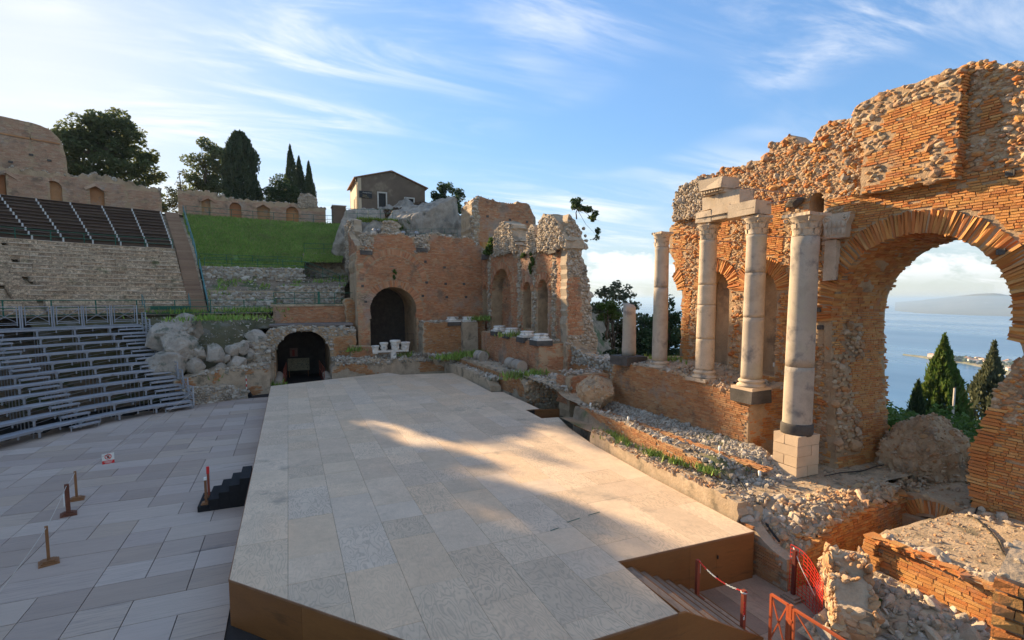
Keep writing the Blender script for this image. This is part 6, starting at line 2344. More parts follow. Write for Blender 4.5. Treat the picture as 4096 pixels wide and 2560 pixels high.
pin = lambda a, b: inpoly(a, b, PVO) & ~inpoly(a, b, PVH)
rubble(pv, FPV, (-2.2, 5.6, 0, 5.3), lambda a, b: pin(a, b) & (prub(a, b) | (b > 4.3)), M_stone_d, .24, .5, 200, 0, 162, 1, 1.3)
bricks(pv, FPV, (-2.2, 5.6, 0, 5.3), lambda a, b: pin(a, b) & ~prub(a, b) & (b < 4.3), M_brick_d, .09, .3, .016, .02, .06, 250, .08, BR_POOL, .03, 163)
obj('roof_slab', boxmesh('roof_slab', mat('grey_render', [(.16, .14, .13), (.20, .18, .165)], piece=False), [((1.9, 50.4, 5.28), (7.0, 3.4, .16))], jit=.02), pv)
scatter(pv, np.c_[rh.uniform(-1.5, 5.4, 240), 48.5 + abs(rh.normal(0, .25, 240)), np.zeros(240)] + np.c_[np.zeros(240), np.zeros(240), 4.95 + rh.normal(0, .08, 240)], M_stone_d, .26, 60, False, .7, 59, 'top_stone')
# brick jambs
for x in (-1.75, 3.75):
    obj('jamb', boxmesh('jamb', M_plaster, [((x, 48.25, 1.1), (1.0 if x < 0 else .7, .5, 2.5))], jit=.02), pv)
bd = thing('display_board', 'perforated pale display board standing inside the entrance vault', 'board', (.7, 53.5, .3))
obj('panel', boxmesh('panel', mat('board_tan', [(.22, .19, .12), (.26, .23, .15)], piece=False), [((.75, 53.6, 1.25), (1.95, .06, 1.2))]), bd)
for k in range(60):
    obj('hole', boxmesh('hole', M_sign, [((.75 + rh.uniform(-.9, .9), 53.555, 1.25 + rh.uniform(-.55, .55)), (.05, .02, .05), 0)]), bd)
for x in (-.1, 1.6):
    obj('leg', boxmesh('leg', M_postwood, [((x, 53.7, .35), (.06, .06, .7))]), bd)
pr_ = thing('poster_box', 'upright red and grey poster panel behind the display board in the vault', 'poster', (.3, 54.6, 1.2))
obj('panel', boxmesh('panel', mat('poster_grey', [(.16, .10, .09), (.20, .13, .11)], piece=False), [((.35, 54.6, 2.35), (.72, .1, .85))]), pr_)
obj('red_print', boxmesh('red_print', mat('poster_red', [(.22, .05, .04)], piece=False, bump=0), [((.32, 54.54, 2.3), (.22, .02, .6))]), pr_)


def rail(label, pts, h=1.0, mt=M_rust, name='railing', cat='railing', post=1.2, w=.05, rails=(1.0, .5), group=None):
    """posts and rails along 3D polyline pts (ground points)"""
    t = thing(name, label, cat, tuple(pts[0]), group)
    pts = [np.array(p, float) for p in pts]
    L = [0]
    for a, b in zip(pts, pts[1:]):
        L.append(L[-1] + np.linalg.norm(b - a))
    n = max(1, int(round(L[-1] / post)))

    def at(s):
        k = min(len(pts) - 2, max(0, int(np.searchsorted(L, s) - 1)))
        f = (s - L[k]) / (L[k + 1] - L[k])
        return pts[k] + (pts[k + 1] - pts[k]) * f
    Q = [at(L[-1] * k / n) for k in range(n + 1)]
    for q in Q:
        obj('post', boxmesh('post', mt, [((q[0], q[1], q[2] + h / 2), (w, w, h))]), t)
    for r_ in rails:
        obj('rail', boxmesh('rail', mt, [bar(a + [0, 0, h * r_], b + [0, 0, h * r_], w * .8) for a, b in zip(Q, Q[1:])]), t)
    return t


rail('rust red handrail along the left side of the vault passage', [(-.55, 48.2, 0), (-.35, 53, .1)], 1.5, post=1.6)
rail('rust red handrail along the right side of the vault passage', [(2.75, 48.0, 0), (2.6, 53, .1)], 1.5, post=1.6)
for (p, q, r, lab) in (((-1.0, 47.2, .35), (-.95, 50.2, .75), .36, 'grey fallen column shaft at the left of the entrance vault'), ((3.1, 47.3, .35), (3.0, 49.4, .7), .34, 'grey fallen column shaft at the right of the entrance vault')):
    V, F = tube(np.linspace(p, q, 8), r, 20)
    put('fallen_column', (V + .03 * (vn(V, .3, 3, 2)[:, None] - .5), F), M_granite, None, False, label=lab, cat='column')
rail('dark iron railing across the foot of the tall arch', [(7.1, 49.6, 3.0), (11.2, 49.6, 3.0)], 1.2, mt=M_iron, post=1.4, w=.035)
# red and white marker post with black foot
mk = thing('marker_post', 'red and white striped marker post on a black rubber foot', 'post', (-3.2, 44.6, 0))
put('foot', lathe([(.42, 0), (.38, .12), (.2, .4), (.06, .55)], 10, (-3.2, 44.6, 0)), M_black, mk)
for k in range(5):
    obj('band', boxmesh('band', M_redp if k % 2 else M_whitep, [((-3.2, 44.6, .62 + k * .22), (.06, .06, .22))]), mk)
V, F = ST_HI[2]
put('white_block', (V * np.array([1.1, .7, .5]) + np.array([-3.5, 46.0, .25]), F), M_white_marble, None, label='white stone block lying by the striped marker post', cat='stone')
# ================================================================== metal grandstand on the orchestra edge
GC = np.array([2.0, 26.0])


def gp(r, th, z=0, c=GC):
    a = np.radians(th)
    return np.stack(np.broadcast_arrays(c[0] + r * np.cos(a), c[1] + r * np.sin(a), z), -1)


gs = thing('metal_grandstand', 'grey galvanised steel grandstand of curved open rows on the left', 'grandstand', (-12, 40, 0))
T0, T1 = 119.0, 165.0
SEG = 2.15
seat_me = boxmesh('seat_plank', M_galv, [((0, 0, 0), (1, 1, 1))], rnd=False)
NROW = 11


def unit(name, me, p, q, w, h, up=(0, 0, 1), par=None):
    m = bar(p, q, w, h, up)
    return obj(name, me, par or gs, matrix=Matrix([list(m[r]) for r in range(3)] + [[0, 0, 0, 1]]))


post_me = boxmesh('support_post', M_galv, [((0, 0, 0), (1, 1, 1))], rnd=False)
step_me = boxmesh('aisle_step', M_galv, [((0, 0, 0), (1, 1, 1))], rnd=False)
for i in range(NROW):
    r, z = 17.3 + .86 * i, .52 + .5 * i
    dth = math.degrees(SEG / r)
    n = int((T1 - T0) / dth)
    n = min(n, 12 if i < 4 else 9)
    for k in range(n):
        ta, tb = T0 + k * dth, T0 + (k + 1) * dth
        pa, pb = gp(r + .39, ta + .03, z), gp(r + .39, tb - .03, z)
        unit('seat_plank', seat_me, pa, pb, .80, .045)
        # front lip under the plank
        fa, fb = gp(r + .01, ta + .03, z - .055), gp(r + .01, tb - .03, z - .055)
        unit('front_beam', post_me, fa, fb, .05, .10)
        # T bracket at the joint and a slimmer one at mid span
        for tt_, w in ((ta, .10), ((ta + tb) / 2, .06)):
            p = gp(r + .06, tt_, 0)
            zb = max(0, z - .48) if tt_ == ta else z - .3
            unit('support_post', post_me, [p[0], p[1], zb], [p[0], p[1], z - .09], w, w)
            if tt_ == ta:
                a_, b_ = gp(r + .06, tt_ - .45 * 17 / r, z - .12), gp(r + .06, tt_ + .45 * 17 / r, z - .12)
                unit('bracket_head', post_me, a_, b_, .07, .10)
        # back leg to the ground and a slanting tie
        p = gp(r + .45, ta, 0)
        unit('leg', post_me, [p[0], p[1], 0], [p[0], p[1], z - .05], .05, .05)
        if z > .8:
            unit('brace', post_me, gp(r + .3, ta, z - .12), gp(r + .3, tb, z - .42), .02, .02)
    # half steps in the two aisles
    for (ta, tb) in ((T0 + .2, T0 + 5.6 * 17.3 / r), (137.6, 137.6 + 5.0 * 17.3 / r)):
        a_, b_ = gp(r - .18, ta, z - .25), gp(r - .18, tb, z - .25)
        unit('aisle_step', step_me, a_, b_, .34, .10)
        for q in (a_, b_):
            unit('step_leg', post_me, [q[0], q[1], z - .5], [q[0], q[1], z - .28], .05, .05)
# top walkway
zt = .52 + .5 * NROW - .45
rt_ = 17.3 + .86 * NROW


def xpanel(par, p, q, zb, h):
    p, q = np.array([p[0], p[1], 0.]), np.array([q[0], q[1], 0.])
    Z = np.array([0, 0, 1.])
    d = (q - p) * .1
    t = obj('railing_panel', boxmesh('railing_panel', M_galv, [bar(p + d + Z * (zb + h), q - d + Z * (zb + h), .05), bar(p + d + Z * (zb + .18), q - d + Z * (zb + .18), .05),
            bar(p + d + Z * (zb + .1), p + d + Z * (zb + h), .05), bar(q - d + Z * (zb + .1), q - d + Z * (zb + h), .05),
            bar(p + d + Z * (zb + .3), q - d + Z * (zb + h - .25), .028), bar(p + d + Z * (zb + h - .25), q - d + Z * (zb + .3), .028), bar(p + d + Z * (zb + h - .25), q - d + Z * (zb + h - .25), .03), bar(p + d + Z * (zb + .3), q - d + Z * (zb + .3), .03)], rnd=False), par)
    for e in (p, q):
        obj('panel_post', boxmesh('panel_post', M_galv, [bar(e + Z * (zb - .3), e + Z * (zb + h + .04), .07)], rnd=False), t)


dth = math.degrees(1.75 / rt_)
for k in range(12):
    xpanel(gs, gp(rt_ + .3, T0 + .1 + k * dth), gp(rt_ + .3, T0 + .1 + (k + 1) * dth - .25), zt + .1, 1.4)
    unit('seat_plank', seat_me, gp(rt_ + .1, T0 + k * dth, zt + .02), gp(rt_ + .1, T0 + (k + 1) * dth, zt + .02), .6, .05)
# stepped railing down the near end
for i in range(NROW):
    r, z = 17.3 + .86 * i, .52 + .5 * i
    xpanel(gs, gp(r - .1, T0 - .35), gp(r + .74, T0 - .35), z - .05, 1.05)
    unit('end_leg', post_me, gp(r, T0 - .3, 0), gp(r, T0 - .3, z), .06, .06)

# ================================================================== stone seating, timber benches, stairs
OCc = OC


def cp(r, th, z=0):
    return gp(r, th, z, OCc)


ST_R0, ST_Z0, ST_DR, ST_DZ, ST_N = 28.6, 6.5, .53, .365, 17
ss = thing('stone_seating', 'curved tiers of weathered limestone seats left of the central stairs', 'seating', (-15, 54, 6))
mats, caps = [], []
for i in range(ST_N):
    r, z = ST_R0 + ST_DR * i, ST_Z0 + ST_DZ * (i + 1)
    th = 105.45
    while th < 141:
        l = rng.uniform(.8, 1.6)
        d = math.degrees(l / r)
        if not (125.0 < th + d / 2 < 127.4):
            dz_ = rng.normal(0, .012)
            a_, b_ = cp(r + .35, th + .02, z - .25 + dz_), cp(r + .35, th + d - .02, z - .25 + dz_)
            mats.append(bar(a_, b_, .66, .36))
            a_, b_ = cp(r + .32 + rng.normal(0, .015), th + .025, z - .035 + dz_), cp(r + .32 + rng.normal(0, .015), th + d - .025, z - .035 + dz_)
            caps.append(bar(a_, b_, .70, .075))
        th += d
JB = [(BOXV + np.random.default_rng(k).normal(0, .025, (8, 3)) * np.array([.4, 1, 1]), BOXF) for k in range(8)]
place(ss, 'seat_block', M_riser, np.array(mats), 300, JB, 'seat_blocks')
place(ss, 'cap_stone', M_seat, np.array(caps), 300, JB, 'cap_stones')
# body below the seats
V, F = grid_surface(60, 2, lambda u, v: cp(ST_R0 + .3 + v * 9.4, 105.4 + u * 36, ST_Z0 - .25 + v * 6.35))
put('seating_core', (V, F[:, ::-1]), M_dirt, ss, True)
# narrow aisle in the stone seats
aisle_me = boxmesh('aisle_step', M_riser, [((0, 0, 0), (1, 1, 1))], rnd=False)
for k in range(34):
    r, z = ST_R0 + ST_DR * k / 2, ST_Z0 + ST_DZ * (k + 1) / 2
    unit('aisle_step', aisle_me, cp(r + .2, 125.1, z - .15), cp(r + .2, 127.3, z - .15), .5, .3, par=ss)

bn = thing('timber_benches', 'steep block of dark timber benches with white end brackets, upper left', 'benches', (-16, 66, 12))
BR0, BZ0, BDR, BDZ, BN = 37.9, 12.75, .885, .42, 12
LINES = [105.6 + 3.2 * k for k in range(10)]
plank_me = boxmesh('bench_plank', M_benchwood, [((0, 0, 0), (1, 1, 1))], rnd=False)
brk_me = boxmesh('white_bracket', M_whitepaint, [((0, 0, 0), (1, 1, 1))], rnd=False)
for i in range(BN):
    r, z = BR0 + BDR * i, BZ0 + BDZ * i
    for k in range(len(LINES) - 1):
        for q, (o, hh) in enumerate(((.0, .42), (.24, .42))):
            pass
        unit('bench_plank', plank_me, cp(r + .18, LINES[k] + .05, z + .42), cp(r + .18, LINES[k + 1] - .05, z + .42), .42, .055, par=bn)
        unit('foot_board', plank_me, cp(r + .60, LINES[k] + .05, z + .10), cp(r + .60, LINES[k + 1] - .05, z + .10), .5, .05, par=bn)
        unit('riser_board', plank_me, cp(r + .38, LINES[k] + .05, z + .24), cp(r + .38, LINES[k + 1] - .05, z + .24), .03, .30, par=bn)
    for t_ in LINES[:-1]:
        p = cp(r - .02, t_, 0)
        unit('white_bracket', brk_me, [p[0], p[1], z + .03], [p[0], p[1], z + .42], .13, .09, par=bn)
V, F = grid_surface(50, 2, lambda u, v: cp(BR0 - .2 + v * 11, 105.4 + u * 32, BZ0 - .25 + v * 5.15))
put('bench_core', (V, F[:, ::-1]), M_earth, bn, True)
rail('low green railing along the foot of the timber benches', [tuple(cp(BR0 - .35, t_, BZ0 - .1)) for t_ in np.linspace(105.6, 134, 28)], 1.0, mt=M_green, post=2.2, w=.06)

# central stairs
cs = thing('central_stairs', 'long straight flight of brown steps climbing between seats and grass', 'stairs', (-7, 54, 6.3))
nst = 64
for k in range(nst):
    f = k / (nst - 1)
    r = 28.3 + f * 21.0
    z = 6.35 + np.interp(r, [28.3, 37.6, 49.3], [0, 6.25, 11.65])
    w = math.degrees(.68 / r)
    a_, b_ = cp(r, 104.15 - w, z), cp(r, 104.15 + w, z)
    obj('step', boxmesh('step', M_step, [bar(a_ - [0, 0, .1], b_ - [0, 0, .1], .42, .2)]), cs)


V, F = grid_surface(4, 30, lambda u, v: cp(28.0 + v * 21.6, 102.6 + u * 3.2, 6.0 + np.interp(28.0 + v * 21.6, [28.3, 37.6, 49.3], [0, 6.25, 11.65])))
put('stair_core', (V, F[:, ::-1]), M_dirt, cs, True)


def srail(label, th, r0, r1, mt=M_teal):
    t = thing('stair_railing', label, 'railing', tuple(cp(r0, th, 6.3)))
    R_ = np.linspace(r0, r1, max(2, int((r1 - r0) / 1.6)))
    zf = lambda r: 6.35 + np.interp(r, [28.3, 37.6, 49.3], [0, 6.25, 11.65])
    P = [cp(r, th, zf(r)) for r in R_]
    for p in P:
        obj('post', boxmesh('post', mt, [((p[0], p[1], p[2] + .5), (.06, .06, 1.0))]), t)
    for h in (1.0, .55):
        obj('rail', boxmesh('rail', mt, [bar(a + [0, 0, h], b + [0, 0, h], .06) for a, b in zip(P, P[1:])]), t)


srail('long teal stair railing beside the grass, upper flight', 102.75, 35.2, 49.2)
srail('short teal stair railing beside the stone terraces, lower flight', 102.55, 28.6, 34.6)
rail('short teal handrail at the foot of the central stairs', [tuple(cp(28.2, 105.35, 6.35)), tuple(cp(29.2, 105.35, 7.1))], 1.0, mt=M_teal, post=1.2)
rail('short teal handrail by the green panel at the walkway', [tuple(cp(28.0, 112.2, 6.35)), tuple(cp(29.0, 112.2, 7.0))], 1.0, mt=M_teal, post=1.2)

# walkway with dark green railing between metal stand and stone seats
V, F = grid_surface(70, 3, lambda u, v: cp(26.6 + v * 2.2, 86 + u * 60, 6.28 + .05 * (vn(np.c_[u * 60, v * 2], .6, 3, 2) - .5)))
structure('walkway', meshnp('walkway', V, F[:, ::-1], M_dirt, smooth=True))
rail('long dark green steel railing along the walkway behind the grandstand', [tuple(cp(26.9, t_, 6.35)) for t_ in np.linspace(91.2, 142, 40)], 1.15, mt=M_green, post=2.7, w=.075, rails=(1.0, .52, .06))
obj('green_screen', boxmesh('green_screen', M_green, [bar(cp(27.6, 105.6, 6.85), cp(27.6, 111.6, 6.85), .03, .32)]), None, 'dark green sheet panel on the walkway by the central stairs', 'panel')

# ------------------------------------------------------------------ bank below the walkway: rock face, moss mound and rubble walls
bk = thing('rocky_bank', 'pale rock outcrop with mossy mound left of the entrance vault', 'bank', (-5, 47, 0))


def bank(u, v):
    th = 128 - u * 36.5
    r0 = np.interp(th, [91, 95, 95.6, 100, 108, 113, 128], [24.6, 24.0, 20.2, 19.3, 18.6, 21, 23])
    r = r0 + v * (27.3 - r0)
    base = np.interp(th, [88, 96, 104, 128], [3.0, 3.2, 2.5, 1.0])
    P = cp(r, th, 0)
    nz = vn(P, 1.8, 5, 3)
    cliff = np.interp(v, [0, .12, .3, .45, .7, 1], [-.3, 1.4, 3.0, 4.3, 5.4, 6.3])
    cliff = np.where(th < 95.3, np.maximum(cliff, 5.0 + v * 1.3), cliff)
    P[:, 2] = cliff + (nz - .5) * 1.1 * np.sin(np.clip(v, 0, 1) * math.pi)
    return P


V, F = grid_surface(90, 26, bank)
put('mossy_mound', (V, F[:, ::-1]), M_moss, bk, True)
rb = np.random.default_rng(31)
# pale boulders in the outcrop


for k, (x, y, z, s) in enumerate(((-5.3, 45.1, 3.5, 1.5), (-4.2, 45.7, 3.7, 1.1), (-3.5, 45.9, 3.8, 1.2), (-3.9, 45.4, 2.6, 1.3), (-5.0, 44.8, 2.4, .9), (-4.6, 45.2, 3.1, .7), (-6.3, 45.0, 3.6, 1.0), (-6.6, 44.6, 2.6, 1.3), (-5.8, 44.4, 1.9, 1.0), (-3.0, 46.1, 3.1, .8))):
    s *= .98
    put('pale_boulder', crag((x, y, z - .15), (s, s * .8, s * 1.05), k + 3), M_rock_w, bk)
for k, (x, y, z, s) in enumerate(((-7.6, 45.3, 4.2, 2.3), (-8.6, 46.2, 5.0, 2.5), (-7.4, 46.6, 5.4, 2.0), (-8.2, 44.6, 3.0, 2.2))):
    s *= 1.15
    put('rock_face', crag((x, y, z - .3), (s, s * .8, s * .95), k + 23, 5, 30, .9), M_rock_w, bk)
put('rock_face', crag((-2.6, 48.7, 4.3), (1.8, 1.4, 1.5), 61, 4, 30, .8), M_rock_w, bk)
# rubble wall right of the boulders, left of the vault
FKk = Frame((-4.2, 46.2, 0), (1, .35, 0), (0, 0, 1))
KKo = resample([(0, -.3), (2.9, -.3), (2.9, 3.9), (1.5, 4.1), (.5, 3.9), (0, 3.2)], .3, .05, 3, lambda a, b: b < 1)
core('rubble_wall', FKk, KKo, [], 1.5, M_mortar_p, .35, .05, 170, bk)
rubble(bk, FKk, (0, 2.9, 2.0, 4.1), lambda a, b: inpoly(a, b, KKo), M_stone_d, .3, .5, 120, 0, 171, 1, 1.15, True, name='wall_stone')
# lower plastered wall, and mossy foot wall
FKl = Frame((-7.6, 42.8, 0), (1, .42, 0), (0, 0, 1))
KLo = resample([(0, -.3), (6.6, -.3), (6.6, 2.3), (4, 2.4), (2, 2.2), (0, 1.7)], .3, .05, 4, lambda a, b: b < 1)
core('plastered_wall', FKl, KLo, [], 1.6, M_plaster, .35, .07, 172, bk)
bricks(bk, FKl, (0, 6.6, 0, 2.3), lambda a, b: inpoly(a, b, KLo) & (vn(np.c_[a, b], 1.1, 9, 2) > .50), M_brick_d, .09, .28, .018, .02, .07, 120, .12, BR_POOL, .03, 175)
rubble(bk, FKl, (0, 6.6, .2, 2.4), lambda a, b: inpoly(a, b, KLo) & (b > 1.75 + .5 * vn(np.c_[a, b], .8, 2, 2)), M_stone_d, .22, .5, 60, 0, 176, 1, 1.3, name='upper_stone')
FKm = Frame((-7.0, 42.0, 0), (1, .42, 0), (0, 0, 1))
KMo = resample([(0, -.3), (4.3, -.3), (4.3, .5), (3.4, 1.0), (1.5, 1.3), (0, 1.2)], .25, .05, 4, lambda a, b: b < .2)
core('foot_wall', FKm, KMo, [], .7, M_mortar_p, .3, .06, 173, bk)
rubble(bk, FKm, (0, 4.3, 0, 1.3), lambda a, b: inpoly(a, b, KMo), M_stone_d, .18, .5, 150, 0, 174, 1, 1.2, name='foot_stone')
uu, vv = rb.uniform(.35, 1, 420), rb.uniform(.35, .98, 420)
scatter(bk, bank(uu, vv), M_stone_d, .13, 0, False, .6, 60, 'loose_stone')

# brick wall above the vault and its parapet railing
vw = thing('vault_brick_wall', 'long low brick wall above the entrance vault under the green railing', 'wall', (2, 51.5, 5.3))
FVW = Frame((-1.3, 52.0, 0), (1, 0, 0))
VWo = resample([(0, 4.5), (7.2, 4.5), (7.2, 7.1), (0, 7.05)], .35, .02, 2, lambda a, b: b < 6)
core('wall_core', FVW, VWo, [], .6, M_mortar, .4, .03, 180, vw)
bricks(vw, FVW, (0, 7.2, 5.2, 7.1), lambda a, b: inpoly(a, b, VWo), M_brick_r, .09, .3, .015, .025, .06, 280, .03, BR_POOL, 0, 181)
obj('terrace_slab', boxmesh('terrace_slab', M_dirt, [((2.2, 53.2, 7.0), (7.4, 2.6, .2))]), vw)
rail('green railing on the brick wall above the entrance vault', [(-1.2, 52.2, 7.1), (5.9, 52.2, 7.1)], 1.1, mt=M_green, post=1.75, w=.06, rails=(1.0, .5, .04))
gp_ = obj('green_post_panel', boxmesh('green_post_panel', M_green, [((2.7, 52.2, 7.7), (.22, .08, 1.2))]), None, 'narrow dark green post panel in the railing above the vault', 'panel')
# brick pier between vault wall and hall
FPI = Frame((5.0, 51.0, 0), (1, 0, 0))
pi_ = thing('brick_buttress', 'rough brick buttress between the vault wall and the far hall', 'buttress', (5.5, 51, 4))
PIo = resample([(0, 4.5), (1.2, 4.5), (1.1, 7.0), (.6, 7.7), (0, 7.6)], .3, .05, 3)
core('buttress_core', FPI, PIo, [], 1.5, M_mortar, .3, .05, 182, pi_)
bricks(pi_, FPI, (0, 1.2, 4.6, 7.6), lambda a, b: inpoly(a, b, PIo), M_brick_d, .09, .3, .016, .03, .07, 120, .08, BR_ROUGH, 0, 183)

# ------------------------------------------------------------------ stone terraces and grass slope right of the stairs
tc = thing('stone_terraces', 'broken rubble terraces between the grass slope and the walkway', 'terraces', (-2, 57, 6))


def tier(r, z0, z1, ta, tb, m_stone, seed, n_ind, size=.3):
    ths = np.linspace(ta, tb, 14)
    for k in range(len(ths) - 1):
        a_, b_ = cp(r, ths[k], 0), cp(r, ths[k + 1], 0)
        d = b_ - a_
        Fq = Frame((a_[0], a_[1], 0), d, (0, 0, 1), np.array([OCc[0] - a_[0], OCc[1] - a_[1], 0]))
        L = np.linalg.norm(d)
        obj('tier_body', boxmesh('tier_body', M_mortar_p, [bar([*(a_[:2] - Fq.n[:2] * .32), (z0 + z1) / 2], [*(b_[:2] - Fq.n[:2] * .32), (z0 + z1) / 2], .6, z1 - z0)], jit=.015), tc)
        rubble(tc, Fq, (0, L, z0, z1), lambda a, b: a < 99, m_stone, size, .45, n_ind, .0, seed + k, 1, 1.35, name='tier_stone')


tier(28.7, 6.3, 6.85, 102.0, 92.5, M_stone_d, 200, 6)
tier(29.3, 6.85, 7.4, 102.0, 92.0, M_stone_d, 215, 6)
tier(29.9, 7.4, 7.95, 102.0, 91.5, M_stone_d, 230, 6)
tier(30.6, 7.9, 8.4, 102.0, 91.0, M_stone_d, 245, 4)
tier(30.2, 7.0, 8.9, 91.0, 79.5, M_stone_d, 260, 7)
tier(34.2, 9.5, 10.9, 102.2, 86.5, M_stone_d, 275, 7)
tier(38.0, 10.2, 12.9, 86.6, 79.5, M_stone_d, 290, 9, .36)
tier(36.4, 10.9, 11.25, 101.5, 87.0, M_stone_d, 305, 3, .25)


def ter_surf(u, v):
    th = 102.3 - u * 23.5
    r = 28.9 + v * 9.4
    z = np.interp(r, [28.9, 29.3, 30.6, 31.2, 34.2, 34.4, 36.4, 38.3], [6.4, 6.9, 8.2, 8.45, 9.6, 10.7, 10.95, 11.2])
    z = np.where(th < 91, np.interp(r, [28.9, 30.2, 30.5, 34, 38.3], [6.6, 6.9, 8.8, 9.4, 10.3]), z)
    P = cp(r, th, 0)
    P[:, 2] = z + .2 * (vn(P, .8, 4, 3) - .5)
    return P


V, F = grid_surface(70, 40, ter_surf)
put('terrace_earth', (V, F), M_earth, tc, True)
scatter(tc, ter_surf(rb.random(700), rb.random(700)), M_stone_d, .14, 0, False, .6, 61, 'loose_stone')


def grass_surf(u, v):
    th = 102.5 - u * 22.2
    r = 36.0 + v * 13.0
    P = cp(r, th, 0)
    z = 10.95 + (r - 36.0) * (17.75 - 10.95) / 13.0
    z = np.where(th < 86.4, np.maximum(z, 12.75 + (r - 38) * .45), z)
    P[:, 2] = z + .25 * (vn(P, 2.0, 4, 3) - .5)
    return P


gsl = structure('grass_slope', meshnp('grass_slope', *(lambda VF: (VF[0], VF[1]))(grid_surface(60, 40, grass_surf)), M_grass_soil, smooth=True))


def blades(name, P, h, mt, w=.05, seed=0, spread=.6):
    n = len(P)
    r = np.random.default_rng(seed)
    a = r.uniform(0, 6.28, n)
    s = np.stack([np.cos(a), np.sin(a), np.zeros(n)], 1) * (w * r.uniform(.6, 1.4, n))[:, None]
    tip = r.normal(0, 1, (n, 3)) * np.array([1, 1, 0]) * (h * spread * .5)
    hh = h * r.uniform(.5, 1.4, n)
    V = np.stack([P - s, P + s, P + tip + np.stack([np.zeros(n), np.zeros(n), hh], 1)], 1).reshape(-1, 3)
    F = np.arange(3 * n).reshape(-1, 3)
    return meshnp(name, V, F, mt, np.repeat(r.random(n), 3))


obj('grass', blades('grass', (lambda G: G[vn(G, 2.2, 12, 3) > .27])(grass_surf(rb.random(60000) * 1.03 - .015, rb.random(60000) * 1.05 - .03)), .22, M_grass, .06, 3), None, 'short green grass covering the slope right of the stairs', 'grass', kind='stuff')
# weeds on terraces
gpts = []
for (x, y, z, n_, s_) in ((12.9, 18.6, 1.5, 260, .45), (12.8, 17.6, 1.5, 200, .35), (12.95, 15.6, 1.5, 160, .3), (13.0, 14.4, 1.55, 110, .25), (13.2, 13.2, 1.6, 120, .25), (17.6, 20.6, 4.5, 420, .55), (14.6, 12.9, 1.5, 60, .2)):
    gpts.append(np.c_[rb.normal(x, s_ * .5, n_), rb.normal(y, s_, n_), np.full(n_, z)])
obj('weeds', blades('weeds', np.concatenate(gpts), .22, M_grass, .03, 4), None, 'green weeds growing between the stones beside the stage', 'weeds', kind='stuff')
gpts = []
for (x, y, z, n_, s_) in ((13.6, 44.6, 2.2, 500, .8), (16.2, 42.6, 2.6, 900, 1.0), (15.0, 44.5, 2.4, 500, .7), (5.4, 47.3, 3.0, 120, .35), (9.7, 46.5, 2.4, 100, .3), (-3.6, 46.3, .2, 420, .8), (-1.2, 47.2, .2, 200, .4), (14.0, 31.5, 2.3, 200, .5), (15.6, 31.3, 2.4, 140, .4), (-5.2, 46.4, 6.0, 500, 1.6), (-8.6, 52.4, 6.4, 300, .9), (-3, 52.6, 6.5, 400, 1.4), (-5.5, 44.2, 1.6, 100, .4), (16.6, 37.0, 4.7, 160, .7), (17.2, 46.6, 5.6, 260, .6)):
    gpts.append(np.c_[rb.normal(x, s_, n_), rb.normal(y, s_ * .6, n_), np.full(n_, z) + rb.normal(0, .08, n_)])
gq = ter_surf(rb.random(2600), rb.random(2600))
gq = gq[vn(gq, 1.6, 7, 2) > .55]
gpts.append(gq)
obj('weeds', blades('weeds', np.concatenate(gpts), .35, M_grass, .06, 5), None, 'patches of green weeds on the far ledges and terraces', 'weeds', kind='stuff')
rail('green railing along the top of the rubble terrace below the grass', [tuple(cp(34.6, t_, 10.7)) for t_ in np.linspace(101.8, 86.5, 9)] + [tuple(cp(33.4, 84, 10.0)), tuple(cp(31.5, 79.8, 9.0))], 1.1, mt=M_green, post=2.3, w=.055)
rail('green railing across the lower edge of the grass slope', [tuple(cp(37.0, t_, 11.3)) for t_ in np.linspace(102.2, 86.8, 9)], 1.0, mt=M_green, post=2.6, w=.05)
rail('short green railing on top of the high rubble wall by the hall', [tuple(cp(38.2, 86.4, 12.9)), tuple(cp(38.2, 80, 12.9))], 1.1, mt=M_green, post=1.8, w=.05)
rail('green railing along the top of the grass slope before the upper wall', [tuple(cp(49.2, t_, 17.8)) for t_ in np.linspace(102.4, 82.5, 12)], 1.15, mt=M_green, post=2.6, w=.06)

